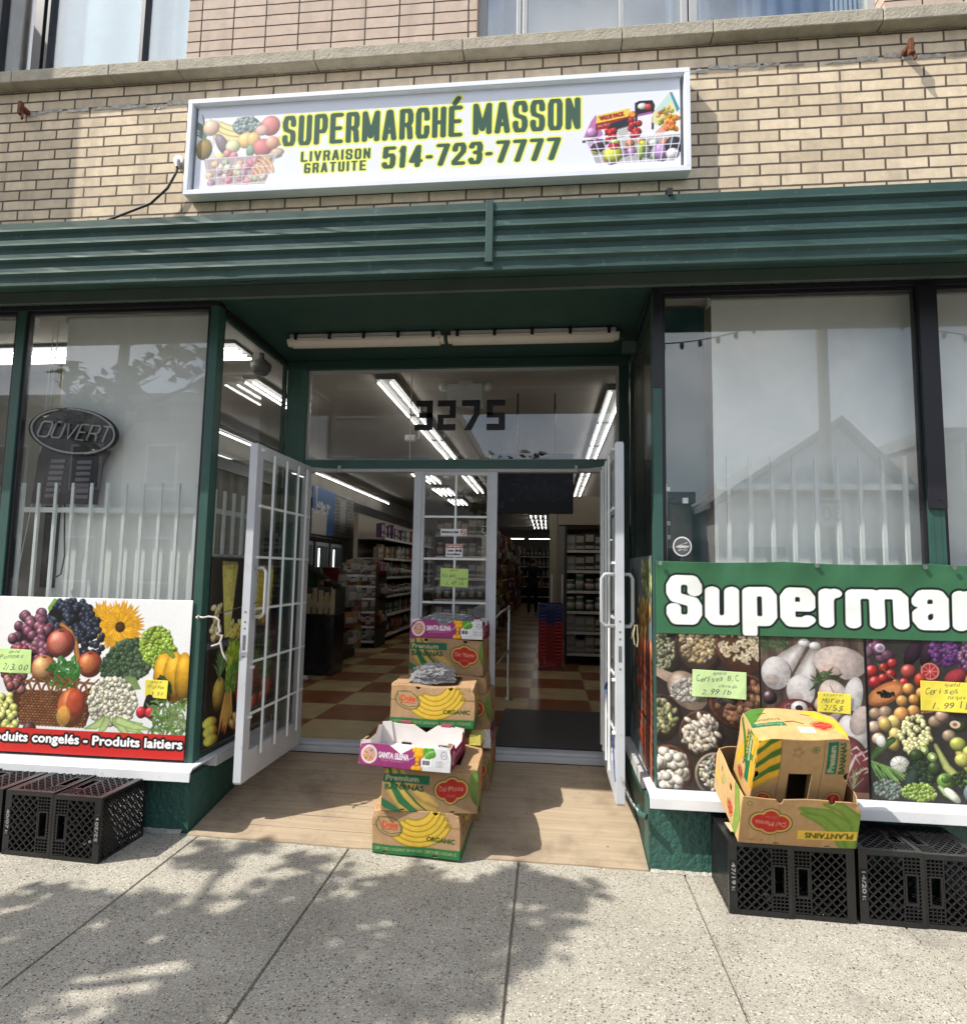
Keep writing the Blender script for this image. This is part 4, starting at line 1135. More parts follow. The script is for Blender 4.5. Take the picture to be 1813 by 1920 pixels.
def poster_left_return():
    c = Cv(0.97, 1.17, (.13, .115, .10), .0042)           # along y 0.08..1.05, z 0.19..1.36
    c.rect(0, .97, .60, .64, (.22, .22, .24)); c.rect(.02, .97, 0, .60, (.11, .08, .06)); c.speck(0, .97, 0, 1.17, .5)
    for i in range(8): c.line([(.06 + i * .02, 0), (.05 + i * .021, .6)], .004, (.07, .05, .04))
    # spaghetti bundle and dry pasta
    for i in range(34):
        t = i / 33; c.line([(.13 + t * .20, 1.12 + .03 * math.sin(i * 2.1)), (.205 + t * .05, .66)], .0075, jit((.74, .57, .28), .08))
    c.rect(.19, .27, .80, .815, (.8, .78, .7))
    for _ in range(26): c.ell(.05 + rnd.random() * .09, .66 + rnd.random() * .2, .035, .02, jit((.74, .60, .40), .07), rot=rnd.random() * 3)
    for _ in range(34): c.ell(.27 + rnd.random() * .14, .645 + rnd.random() * .1, .03, .016, jit((.80, .63, .30), .08), rot=rnd.random() * 3)
    c.ell(.52, 1.02, .075, .075, (.7, .7, .66), shade=0); c.ell(.52, 1.02, .06, .06, (.3, .28, .26), shade=0)
    crinkle(c, .73, .92, .13, .2, (.82, .55, .16), 90, .04, .08)
    for i in range(8): c.band([(.62 + i * .03, .80), (.66 + i * .028, 1.05), (.63 + i * .034, 1.14)], [.03, .05, .004], jit((.84, .58, .16), .06))
    # produce
    pineapple(c, .17, .20, .15, .21, .24)
    leafy(c, .36, .47, .2, .22, (.50, .62, .16), 150, .08, .022, up=1.57); leafy(c, .42, .36, .24, .16, (.30, .44, .16), 120, .08, .02, up=1.5)
    leafy(c, .50, .52, .10, .14, (.70, .20, .12), 50, .05, .02)
    leafy(c, .74, .43, .34, .24, (.20, .33, .14), 170, .09, .02)
    for i in range(9):
        for j in range(9): c.ell(.39 + j * .04 + (i % 2) * .02, .27 + i * .016, .02, .009, jit((.46, .15, .12), .05), shade=.6)
    for px_, py_, r_ in ((.47, .24, .075), (.56, .17, .06), (.66, .16, .055), (.78, .17, .055), (.87, .22, .07), (.80, .26, .05)): c.ell(px_, py_, r_, r_ * 1.05, jit((.62, .17, .12), .04), shade=.7, hl=.25)
    for px_, l in ((.21, .25), (.25, .23), (.29, .26), (.33, .22), (.27, .24)): c.band([(.29 + (px_ - .27) * .5, .29), (px_ + .01, .15), (px_ - .02, .29 - l)], [.036, .04, .004], jit((.84, .48, .24), .04), (.58, .28, .10))
    leafy(c, .28, .34, .07, .12, (.35, .48, .2), 50, .06, .014, up=1.57)
    for i in range(3): c.ell(.08 + i * .012, .15 - i * .055, .085, .036, (.80, .62, .22), rot=-.1, shade=.55, hl=.15)
    for i in range(5): c.ell(.37 + i * .035, .07 + (i % 2) * .04, .055, .028, jit((.72, .46, .28), .05), rot=-.7, shade=.6)
    c.a = np.clip(c.a * 1.75, 0, 1)
    c.photo()
    return c

def poster_right_return():
    c = Cv(0.97, 1.26, (.46, .50, .52), .006)             # seen edge on; y 1.05 -> 0.08
    for _ in range(46): c.band([(rnd.random() * .5, .1 + rnd.random() * 1.1) for _ in range(3)], [.02, .05, .02], jit((.40, .42, .38), .2))
    for i in range(30):
        x = .55 + .42 * rnd.random(); y = 1.2 - i * .038
        col = (.62, .66, .40) if i < 6 else (.86, .62, .22) if i < 14 else (.80, .30, .16)
        for _ in range(8): c.ell(x + rnd.uniform(-.2, .2), y + rnd.uniform(-.05, .05), .05, .032, jit(col, .12), rot=rnd.random() * 3)
    for i in range(14):
        for j in range(4): c.ell(.62 + j * .11, .05 + i * .05, .05, .075, jit((.84, .40, .26), .1), rot=.3, shade=.7, hl=.3)
    c.photo()
    return c

def panel_nuts():
    c = Cv(0.546, 0.842, (.20, .175, .165), .0032); c.speck(0, .6, 0, .9, .35)
    T = (.56, .33, .24); D = (.33, .25, .22)
    bowl(c, .02, .72, .115, .13, D, (.22, .2, .15)); nuts(c, .02, .73, .10, .115, (.62, .62, .48), 130, .015, .008)
    bowl(c, .225, .765, .125, .145, (.36, .25, .22), (.3, .24, .18)); nuts(c, .225, .78, .115, .12, (.74, .64, .48), 210, .017, .011, amp=.12)
    bowl(c, .47, .79, .15, .16, T, (.35, .22, .15)); nuts(c, .47, .80, .14, .14, (.84, .76, .62), 90, .017, .017, 'c')
    c.poly([(-.02, .61), (.06, .565), (.10, .53), (.14, .60), (.06, .625), (-.01, .65)], (.70, .60, .52)); c.ell(.165, .525, .12, .085, (.66, .56, .48), rot=-.75, shade=.3)
    nuts(c, .165, .525, .105, .072, (.84, .82, .77), 130, .018, .007)
    bowl(c, .45, .48, .17, .145, T, (.3, .2, .15)); nuts(c, .45, .48, .155, .13, (.62, .44, .32), 95, .027, .017); nuts(c, .37, .52, .07, .06, (.36, .33, .31), 16, .026, .018)
    bowl(c, .02, .38, .105, .12, D, (.22, .2, .15)); nuts(c, .02, .385, .095, .105, (.66, .66, .46), 85, .020, .012, amp=.14)
    bowl(c, .232, .30, .112, .118, (.42, .30, .27), (.28, .2, .16)); nuts(c, .232, .30, .108, .11, (.88, .83, .75), 80, .026, .013, amp=.05)
    bowl(c, .055, .105, .125, .125, T, (.3, .2, .15)); nuts(c, .055, .105, .118, .115, (.90, .87, .81), 60, .026, .024, amp=.04)
    bowl(c, .31, .085, .11, .115, (.72, .68, .60), (.25, .22, .2)); nuts(c, .31, .09, .10, .105, (.76, .74, .68), 120, .02, .008, amp=.16)
    c.ell(.50, .08, .10, .11, (.30, .26, .24), shade=.4); nuts(c, .50, .08, .09, .10, (.55, .45, .36), 60, .02, .012)
    c.photo()
    return c

def panel_chicken():
    c = Cv(0.545, 0.836, (.34, .28, .24), .0032)
    w = c.win(0, .6, 0, .9); sl, X, Y = w
    c.a[sl] *= (1 + .16 * np.sin(X * 60 + 2 * np.sin(Y * 9)) + .06 * np.sin(X * 210))[..., None]; c.speck(0, .6, 0, .9, .25)
    leafy(c, .07, .80, .14, .06, (.30, .40, .24), 40, .05, .014)
    W = (.82, .80, .79); Pk = (.80, .73, .70)
    def drum(x0, y0, x1, y1, r):
        c.band([(x0, y0), (x0 + (x1 - x0) * .45, y0 + (y1 - y0) * .45), (x1, y1)], [r * 1.9, r * 1.35, .035], W, (.56, .52, .50))
        c.ell(x0 + .004, y0 - .007, r * 1.06, r * 1.2, (.24, .19, .17), shade=0, a=.6); c.ell(x0, y0, r, r * 1.15, W, shade=.22, hl=.05)
        for _ in range(26): c.ell(x0 + rnd.uniform(-.8, .8) * r, y0 + rnd.uniform(-.9, .9) * r, .012 * rnd.uniform(.5, 1.3), .006, jit((.80, .74, .72), .06), rot=rnd.random() * 3, shade=0, a=.35); c.ell(x1, y1, .03, .022, (.86, .85, .84), shade=.4)
        c.ell(x0 - r * .3, y0 - r * .5, r * .5, r * .4, (.72, .62, .58), shade=.2, hl=0, a=.5)
    drum(.085, .635, .235, .80, .075); drum(.21, .545, .29, .785, .072)
    c.ell(.42, .69, .138, .088, (.24, .19, .17), rot=-.12, shade=0, a=.6); c.ell(.415, .70, .135, .085, Pk, rot=-.12, shade=.24, hl=.05); c.ell(.36, .64, .06, .05, (.80, .64, .60), shade=.3, hl=.05, a=.6)
    for _ in range(60): c.line([(.04 + rnd.random() * .44, .5 + rnd.random() * .28)] * 2, .003, (.66, .62, .60), a=.6)
    leafy(c, .36, .60, .13, .07, (.28, .38, .22), 45, .06, .016)
    c.ell(.40, .48, .11, .14, (.24, .19, .17), rot=.2, shade=0, a=.6); c.ell(.385, .49, .08, .12, Pk, rot=.3, shade=.28, hl=.05); c.ell(.47, .51, .05, .12, W, rot=-.25, shade=.3, hl=.05); c.ell(.33, .47, .05, .06, (.78, .70, .66), shade=.3, hl=0); c.band([(.36, .58), (.40, .50), (.44, .42)], [.004, .01, .004], (.70, .60, .56))
    c.ell(.475, .32, .09, .13, (.24, .19, .17), rot=.2, shade=0, a=.6); c.ell(.47, .33, .075, .10, W, rot=.25, shade=.28, hl=.05); c.ell(.51, .40, .05, .08, Pk, rot=-.4, shade=.28, hl=.05); c.ell(.45, .25, .05, .06, W, shade=.28, hl=.05)
    c.ell(.05, .505, .037, .037, (.34, .25, .28), shade=.7, hl=.5)
    c.ell(.185, .43, .105, .07, (.46, .22, .22), shade=.5); nuts(c, .185, .43, .10, .06, (.66, .40, .38), 130, .007, .005)
    c.ell(.20, .455, .042, .036, (.88, .86, .84), shade=.3); c.ell(.20, .453, .02, .016, (.2, .15, .15), shade=0)
    leafy(c, .12, .30, .2, .12, (.34, .42, .26), 60, .06, .014)
    c.ell(.43, .20, .11, .12, (.48, .24, .26), rot=.4, shade=.5); c.ell(.47, .12, .10, .13, (.46, .20, .22), rot=-.2, shade=.5)
    for _ in range(16):
        x = .36 + rnd.random() * .16; y = .03 + rnd.random() * .24
        c.band([(x, y), (x + .03, y + .02), (x + .05, y + rnd.uniform(-.03, .05))], [.004, .012, .003], jit((.80, .66, .64), .06))
    c.band([(.40, .06), (.44, .14), (.48, .22)], [.008, .02, .012], (.84, .74, .70)); c.ell(.26, .12, .12, .09, (.66, .54, .50), rot=.3, shade=.5)
    for _ in range(9): c.line([(.46, .05), (.46 + rnd.uniform(-.05, .06), .05 + rnd.uniform(.05, .11))], .005, (.42, .50, .34))
    c.rect(.38, .55, 0, .03, (.42, .30, .22)); c.rect(0, .006, 0, .9, (.07, .07, .07)); c.rect(.538, .545, 0, .9, (.10, .09, .08))
    c.photo()
    return c

def panel_veg(w_=0.62, seed=2):
    c = Cv(w_, 0.832, (.20, .19, .18), .0032); c.speck(0, w_, 0, .9, .3)
    # aubergines, cabbage, red fruit
    for _ in range(10): c.ell(rnd.random() * .12, .70 + rnd.random() * .12, .034, .03, jit((.46, .30, .38), .06))
    c.ell(.075, .785, .026, .024, (.80, .74, .80), shade=.3); c.ell(.075, .785, .015, .014, (.62, .45, .60), shade=.2)
    c.ell(.24, .765, .036, .075, (.20, .13, .19), rot=-.5, shade=.7, hl=.35); c.ell(.31, .77, .032, .078, (.23, .14, .20), rot=-.3, shade=.7, hl=.35)
    c.band([(.28, .69), (.30, .65), (.33, .66)], [.014, .02, .01], (.45, .55, .3))
    crinkle(c, .40, .775, .075, .07, (.42, .22, .48), 130, .016, .07); crinkle(c, .52, .73, .06, .07, (.36, .20, .40), 50, .014, .06)
    grapes(c, .53, .75, .13, .14, .02, (.38, .24, .36), 34)
    for x, y, r_ in ((.03, .66, .034), (.045, .60, .036), (.09, .68, .026), (.125, .645, .028), (.085, .625, .024), (.15, .60, .024), (.135, .705, .026), (.19, .605, .026)): c.ell(x, y, r_, r_, jit((.66, .14, .14), .05), shade=.6, hl=.35)
    c.line([(.06, .70), (.11, .65), (.17, .60)], .005, (.36, .44, .2))
    c.ell(.215, .665, .04, .038, (.70, .28, .24), shade=.6, hl=.35); c.ell(.32, .67, .045, .044, (.80, .50, .40), shade=0); c.ell(.32, .67, .038, .037, (.66, .14, .18), shade=0)
    for i in range(8): c.line([(.32, .67), (.32 + .036 * math.cos(i * .785), .67 + .036 * math.sin(i * .785))], .003, (.88, .60, .55))
    c.ell(.445, .645, .062, .038, (.66, .20, .24), rot=.5, shade=.6, hl=.35); c.ell(.27, .62, .03, .04, (.76, .24, .16), shade=.6, hl=.3); c.ell(.35, .595, .045, .03, (.72, .16, .14), shade=.6)
    c.ell(.56, .62, .07, .065, (.74, .52, .30), shade=.6)
    for i in range(6): c.band([(.55 + i * .012, .68), (.535 + i * .016, .62), (.55 + i * .014, .56)], [.003, .004, .003], (.88, .70, .46))
    # papaya, oranges, tubers
    c.ell(.095, .545, .105, .05, (.80, .46, .24), rot=.5, shade=.4, hl=.1); c.ell(.095, .545, .085, .034, (.86, .54, .30), rot=.5, shade=.2, hl=0); nuts(c, .095, .545, .05, .02, (.14, .11, .10), 46, .007, .006)
    for x, y, r_ in ((.21, .575, .03), (.275, .555, .03), (.175, .51, .03), (.235, .52, .028), (.23, .46, .032), (.17, .44, .04), (.30, .50, .026)): c.ell(x, y, r_, r_, jit((.85, .58, .28), .05), shade=.55, hl=.2)
    for i in range(7): c.band([(.27 + i * .006, .455 + i * .012), (.34, .47 + i * .01), (.41, .46 + i * .014)], [.012, .016, .004], jit((.82, .50, .30), .05))
    for x, y in ((.04, .44), (.09, .45), (.03, .37), (.08, .40), (.05, .31), (.335, .41), (.40, .34), (.37, .44)): c.ell(x, y, .035, .032, jit((.72, .60, .50), .06), shade=.6)
    for x, y in ((.13, .40), (.135, .335), (.085, .385), (.12, .29)): c.ell(x, y, .032, .038, jit((.82, .72, .40), .05), rot=.4, shade=.55, hl=.2)
    grapes(c, .235, .335, .17, .19, .0165, (.82, .80, .54), 90); 
    for r0, a0 in ((.26, 4.05), (.22, 4.1), (.18, 4.2)): banana(c, .60, .46, r0, a0, a0 + 1.2, .045, (.88, .80, .42))
    c.ell(.45, .39, .04, .028, (.30, .34, .18), shade=.6); c.ell(.43, .40, .026, .02, (.85, .80, .66), shade=0); c.ell(.43, .40, .012, .01, (.75, .35, .3), shade=0)
    for x, y in ((.44, .30), (.50, .26), (.50, .19), (.46, .22), (.56, .27), (.58, .20)): c.ell(x, y, .04, .036, jit((.78, .80, .36), .05), shade=.55, hl=.25)
    # greens
    for x, y in ((.27, .265), (.31, .23)): c.ell(x, y, .024, .024, (.50, .62, .25), shade=.2); c.ell(x, y, .012, .012, (.88, .88, .72), shade=0)
    c.band([(.33, .29), (.38, .18), (.45, .11), (.53, .08)], [.02, .04, .045, .02], (.72, .76, .42)); c.ell(.235, .23, .038, .035, (.22, .30, .15), shade=.6)
    c.ell(.15, .185, .048, .042, (.86, .86, .82), shade=.35)
    for i in range(9): c.line([(.15, .185), (.15 + .046 * math.cos(i * .7), .185 + .04 * math.sin(i * .7))], .003, (.55, .56, .5))
    c.band([(.0, .20), (.05, .26), (.12, .31)], [.03, .045, .03], (.26, .38, .20)); c.ell(.06, .30, .024, .03, (.88, .88, .84), shade=.3)
    for i in range(34): c.line([(.0 + i * .003, .20 - i * .001), (.05 + i * .004 + rnd.uniform(-.02, .02), .10 + rnd.uniform(-.02, .03))], .005, jit((.40, .58, .28), .1))
    crinkle(c, .25, .14, .07, .075, (.20, .29, .20), 110, .012, .05); c.ell(.20, .10, .03, .07, (.22, .30, .26), rot=-.3, shade=.6); c.ell(.32, .17, .034, .036, (.24, .33, .18), shade=.6)
    c.ell(.37, .11, .042, .04, (.46, .62, .26), shade=.5); c.ell(.37, .12, .022, .022, (.30, .44, .18), shade=.4)
    crinkle(c, .085, .055, .07, .05, (.50, .56, .52), 120, .011, .05); crinkle(c, .24, .045, .085, .045, (.62, .74, .34), 150, .011, .1)
    crinkle(c, .47, .12, .08, .04, (.26, .34, .20), 80, .011, .06)
    for i in range(12): c.line([(.46 + i * .006, .12), (.56 + rnd.uniform(-.02, .03), .06 + i * .006)], .006, jit((.40, .56, .30), .08))
    c.band([(.34, .08), (.37, .05), (.42, .02)], [.02, .035, .03], (.66, .78, .52)); c.ell(.50, .055, .045, .05, (.46, .56, .56), shade=.4, hl=.3); c.ell(.40, .04, .022, .05, (.86, .88, .80), rot=.8, shade=.4)
    leafy(c, .57, .03, .1, .05, (.3, .45, .22), 50, .05, .012)
    c.rect(0, .007, 0, .9, (.08, .08, .08)); c.rect(w_ - .005, w_, 0, .9, (.1, .1, .1))
    c.photo()
    return c

def basket_produce(c, x, y, s):
    """wire basket heaped with fruit, faded by the sun"""
    F = lambda col: tuple(.36 + .64 * v for v in col)
    pineapple(c, x + .055 * s, y + .20 * s, .12 * s, .16 * s, .22 * s)
    def e(u, v, a, b, col, rot=0): c.ell(x + u * s, y + v * s, a * s, b * s, F(jit(col, .03)), rot=rot, shade=.45, hl=.15)
    for i in range(4): banana(c, x + .30 * s, y + (.62 - i * .02) * s, (.20 + i * .018) * s, 4.0, 4.9, .05 * s, F((.92, .78, .30)))
    e(.10, .44, .06, .06, (.85, .6, .4)); crinkle(c, x + .36 * s, y + .44 * s, .10 * s, .07 * s, F((.30, .40, .38)), 60, .018 * s)
    e(.54, .43, .07, .075, (.80, .20, .16)); e(.48, .40, .05, .04, (.85, .5, .4)); e(.37, .33, .07, .06, (.95, .66, .15)); e(.42, .33, .05, .06, (.92, .6, .14))
    e(.19, .31, .04, .09, (.16, .10, .14), .5); e(.27, .29, .055, .05, (.80, .78, .45)); e(.49, .27, .075, .065, (.78, .16, .16)); e(.60, .31, .05, .035, (.92, .75, .2)); e(.56, .30, .05, .05, (.84, .4, .2)); e(.23, .24, .03, .03, (.8, .3, .3)); e(.28, .22, .03, .03, (.75, .2, .25))
    e(.40, .25, .03, .05, (.25, .45, .25)); e(.52, .19, .12, .02, (.40, .55, .35), .1); e(.60, .23, .05, .03, (.80, .60, .40)); e(.18, .22, .04, .025, (.9, .8, .3))
    c.poly([(x + .06 * s, y + .20 * s), (x + .60 * s, y + .22 * s), (x + .52 * s, y), (x + .11 * s, y)], F((.48, .38, .40)))
    for _ in range(46):
        u = rnd.random(); v = rnd.random()
        e(.10 + u * .43 + (v - .5) * .05, .02 + v * .18, .03, .026, rnd.choice([(.75, .2, .25), (.85, .8, .7), (.45, .25, .35), (.9, .6, .3), (.5, .55, .35), (.8, .35, .4)]))
    for i in range(5): banana(c, x + .40 * s, y + .05 * s, (.06 + i * .03) * s, .2, 1.2, .028 * s, F((.86, .50, .2)))
    for i in range(8): c.line([(x + (.075 + i * .073) * s, y + .205 * s), (x + (.115 + i * .058) * s, y)], .0035, (.92, .84, .86))
    for k in (0.002, .06, .12, .205): c.line([(x + (.108 - .2 * k) * s, y + k * s), (x + (.52 + .36 * k) * s, y + (k + .01) * s)], .0045, (.93, .86, .88))

def basket_groceries(c, x, y, s):
    def e(u, v, a, b, col, rot=0, **k): c.ell(x + u * s, y + v * s, a * s, b * s, jit(col, .03), rot=rot, **k)
    def p(pts, col): c.poly([(x + u * s, y + v * s) for u, v in pts], col)
    p([(.0, .24), (.06, .38), (.10, .44), (.13, .34), (.16, .26), (.12, .22)], (.74, .46, .68)); e(.07, .28, .05, .05, (.80, .58, .76))
    p([(.10, .36), (.11, .43), (.38, .48), (.38, .41)], (.93, .80, .30)); c.text("VALUE PACK", x + .135 * s, y + .385 * s, .034 * s, (.62, .18, .14), bold=.003, fitw=.20 * s, rot=.16)
    p([(.10, .30), (.10, .36), (.38, .41), (.38, .33)], (.60, .14, .14)); c.text("ALL IN 1", x + .115 * s, y + .325 * s, .02 * s, (.95, .9, .85), fitw=.10 * s, rot=.16)
    p([(.17, .25), (.22, .35), (.38, .40), (.40, .24)], (.16, .17, .20)); p([(.26, .22), (.28, .30), (.40, .33), (.38, .22)], (.84, .84, .82))
    for i in range(5): c.line([(x + (.28 + i * .002) * s, y + (.295 - i * .018) * s), (x + (.36) * s, y + (.315 - i * .018) * s)], .004, (.5, .5, .52))
    for _ in range(9): e(.19 + rnd.random() * .07, .20 + rnd.random() * .1, .026, .026, (.76, .14, .14))
    p([(.42, .30), (.42, .52), (.46, .54), (.56, .54), (.58, .50), (.57, .28)], (.14, .12, .13)); e(.48, .49, .04, .03, (.9, .88, .88)); e(.53, .48, .028, .03, (.84, .25, .22)); p([(.44, .42), (.56, .44), (.56, .40), (.44, .38)], (.62, .36, .66)); p([(.44, .24), (.44, .40), (.56, .42), (.55, .24)], (.92, .91, .92))
    for _ in range(9): e(.38 + rnd.random() * .08, .23 + rnd.random() * .16, .028, .03, (.72, .16, .18))
    e(.40, .42, .032, .032, (.84, .42, .14)); c.ell(x + .40 * s, y + .42 * s, .02 * s, .02 * s, (.9, .6, .3), shade=0)
    p([(.56, .42), (.70, .60), (.77, .44), (.66, .28), (.56, .34)], (.88, .85, .66)); p([(.70, .60), (.72, .60), (.78, .45), (.76, .42)], (.25, .56, .64)); p([(.59, .45), (.70, .58), (.72, .54), (.61, .42)], (.72, .86, .88))
    for _ in range(26): e(.60 + rnd.random() * .12, .33 + rnd.random() * .14, .022, .014, rnd.choice([(.62, .70, .26), (.90, .74, .30), (.80, .45, .2)]), rnd.random() * 3)
    p([(.60, .24), (.80, .44), (.81, .36), (.80, .24)], (.92, .90, .86))
    for _ in range(12): e(.66 + rnd.random() * .12, .27 + rnd.random() * .12, .03, .02, (.92, .58, .2), rnd.random() * 3)
    for i in range(4): c.line([(x + (.58 + .02 * i) * s, y + .24 * s), (x + (.68 + .02 * i) * s, y + .34 * s)], .006, (.86, .38, .2))
    p([(.02, .20), (.80, .23), (.74, 0), (.10, 0)], (.70, .68, .70))
    for _ in range(40): e(.08 + rnd.random() * .64, .02 + rnd.random() * .17, .04, .035, rnd.choice([(.85, .85, .82), (.78, .80, .30), (.76, .58, .80), (.30, .28, .32), (.55, .60, .55), (.8, .5, .35)]))
    e(.24, .08, .08, .07, (.82, .84, .24)); e(.62, .08, .05, .08, (.78, .60, .82)); e(.73, .13, .07, .08, (.18, .18, .22)); e(.12, .15, .06, .04, (.30, .22, .3)); e(.46, .09, .025, .08, (.62, .72, .25))
    e(.72, .06, .055, .05, (.90, .88, .88)); e(.25, .15, .05, .03, (.78, .16, .16))
    c.line([(x, y + .205 * s), (x + .16 * s, y + .21 * s)], .016, (.24, .20, .30))
    for k in (.005, .07, .135, .2, .235): c.line([(x + (.10 - .42 * k) * s, y + k * s), (x + (.74 + .3 * k) * s, y + (k + .012) * s)], .0055, (.95, .95, .97))
    for i in range(12): c.line([(x + (.02 + i * .07) * s, y + .22 * s), (x + (.10 + i * .058) * s, y)], .0045, (.94, .94, .96))

def sign_face():
    c = Cv(3.02, 0.575, (.90, .91, .94), .0036)
    G = (.235, .355, .285); O = (.93, .93, .42)
    basket_produce(c, .005, .035, .90)
    w_ = c.win(0, .60, 0, .575); c.mixin(w_[0], np.full(w_[1].shape, .22), np.array((.92, .93, .95)))
    basket_groceries(c, 2.455, .052, .72)
    c.block("SUPERMARCHÉ", .573, .276, .205, 0, .036, .0150, G, outline=(.0120, O), fit=1.15, ky=1.3)
    c.block("MASSON", 1.785, .282, .205, 0, .036, .0155, G, outline=(.0120, O), fit=.652, ky=1.3)
    c.block("514-723-7777", 1.22, .092, .146, 0, .036, .0150, G, outline=(.0115, O), shear=.05, fit=1.095, ky=1.45)
    c.block("LIVRAISON", .701, .166, .070, 0, .0165, .0120, G, outline=(.0085, O), fit=.447, ky=1.35)
    c.block("GRATUITE", .725, .089, .068, 0, .0165, .0120, G, outline=(.0085, O), fit=.398, ky=1.35)
    return c

# ------------------------------------------------------------------ posters, banner, sign
def poster(name, label, cat, cv, org, ux, uy, m=M_VINYL, thick=0.002, wave=None, group=None, keep=None):
    o = sheet(name, cv, org, ux, uy, m, None, thick, wave, keep)
    return tag(o, label, cat, group)
X_, Z_, Y_ = (1, 0, 0), (0, 0, 1), (0, 1, 0)
def curl(seed, a=0.004, f=6.0):
    return lambda U, V: a * (np.sin(U * f + seed) * np.cos(V * f * 1.3 + seed * 2) + .5 * np.sin(U * f * 2.3 + V * 3 + seed))
poster('poster', 'white poster of fruit basket, sunflowers and vegetables above red lettered strip', 'poster', poster_left(), (-3.405, -0.012, 0.163), X_, Z_, wave=curl(1, .0025, 5))
poster('poster', 'dark poster of dry pasta, pineapple and carrots on the side window behind the left door', 'poster', poster_left_return(), (-2.075, 0.078, 0.192), Y_, Z_, wave=curl(2, .0015, 6))
poster('poster', 'narrow side poster of orange and red vegetables facing the right door leaf', 'poster', poster_right_return(), (0.588, 1.045, 0.152), (0, -1, 0), Z_, wave=curl(3, .002, 6))
def lean(v0):                                                            # the lower panels stand on the sill
    return lambda U, V: 0.001 * np.sin(U * 9 + V * 5)
poster('poster', 'square poster of nuts and seeds in brown bowls under the green banner', 'poster', panel_nuts(), (0.598, -0.012, 0.148), X_, Z_, wave=lean(0))
poster('poster', 'poster of raw chicken and meat between the nut and the vegetable posters', 'poster', panel_chicken(), (1.146, -0.012, 0.148), X_, Z_, wave=lean(0))
poster('poster', 'colourful poster of mixed vegetables and fruit right of the chicken poster', 'poster', panel_veg(), (1.693, -0.012, 0.148), X_, Z_, wave=lean(0))
poster('poster', 'second vegetable poster beyond the right edge beside the first', 'poster', panel_veg(0.62, 5), (2.315, -0.012, 0.148), X_, Z_, wave=lean(0))

def ban_wave(U, V):
    t = V / .412
    sag = np.abs(np.sin(U * 3.14159 / .55 + .4))
    return 0.006 + 0.014 * t ** 3 * sag + 0.005 * np.sin(U * 11 + V * 14) * t + .004 * np.sin(U * 23 - V * 9) * t * t
BAN = thing('banner', 'green vinyl banner with huge white lettering edged in black over the posters', 'banner', (0.598, -0.014, 0.975))
def ban_fn(cv):
    def fn(U, V):
        t = V / .412
        drop = .012 * (np.abs(np.sin(U * math.pi / .76 + .35))) ** .7 * t ** 2
        return U, -ban_wave(U, V), V - drop * 1.0 + .004
    return fn
# the lettering: width of the first seven letters as in the street
def banner_cv():
    w = 3.6; c = Cv(w, .408, (.235, .43, .30), .0036)
    K, W_ = (.09, .12, .10), (.95, .97, .95)
    N = Cv(w, .408, (0, 0, 0), .0036)
    N.block("S", .056, .052, .278, .192, .079, 0, (1, 1, 1), ky=1.4)
    N.block("upermarché", .262, .055, .214, .183, .079, .0165, (1, 1, 1), ky=1.5)
    M = N.a[..., 0] > .5
    c.ink(c.fat(M, .0125), K); c.ink(M, W_)
    return c
cv = banner_cv()
me = sheet_mesh('vinyl_sheet', [(cv, ban_fn(cv), None, 0)], printed('banner_vinyl', .4, .4, .5, 4.5)); me.polygons.foreach_set('use_smooth', [True] * len(me.polygons))
o = bpy.data.objects.new('vinyl_sheet', me); COL.objects.link(o); o.parent = BAN
md = o.modifiers.new('solid', 'SOLIDIFY'); md.thickness = 0.0015; md.offset = -1
for u in (0.02, .85, 1.40, 1.545, 2.3):
    b = MB(); b.prism([(u + .012 * math.cos(a), .392 + .012 * math.sin(a)) for a in np.linspace(0, 6.283, 14)[:-1]], -.030, -.024, 'y'); b.build('eyelet', M_STEEL, BAN)

# the sign above the canopy
SG = thing('shop_sign', 'long white framed shop sign with green lettering and produce baskets above the canopy', 'sign', (-0.755, -0.005, 3.645))
b = MB((0, 0, 0)); L0, L1, T_ = -1.558, 1.558, 0.636
b.box(L0, L1, -0.085, 0.0, 0, 0.030); b.box(L0, L1, -0.085, 0.0, T_ - .030, T_); b.box(L0, L0 + .03, -0.085, 0.0, .0301, T_ - .0301); b.box(L1 - .03, L1, -0.085, 0.0, .0301, T_ - .0301)
b.box(L0 + .004, L1 - .004, -0.014, -0.002, .004, T_ - .004)
b.box(L0 - .004, L1 + .004, -0.089, -0.0852, -.004, .026); b.box(L0 - .004, L1 + .004, -0.089, -0.0852, T_ - .026, T_ + .004)
b.box(L0 - .004, L0 + .026, -0.089, -0.0852, .0261, T_ - .0261); b.box(L1 - .026, L1 + .004, -0.089, -0.0852, .0261, T_ - .0261)
b.build('frame', mat('sign_frame', (0.80, 0.83, 0.88), 0.3, 0.04, 5), SG, bevel=0.003)
o = sheet('sign_face', sign_face(), (-1.51, -0.056, 0.0305), X_, Z_, M_SIGNFACE, SG, 0.003, origin=(0, 0, 0))

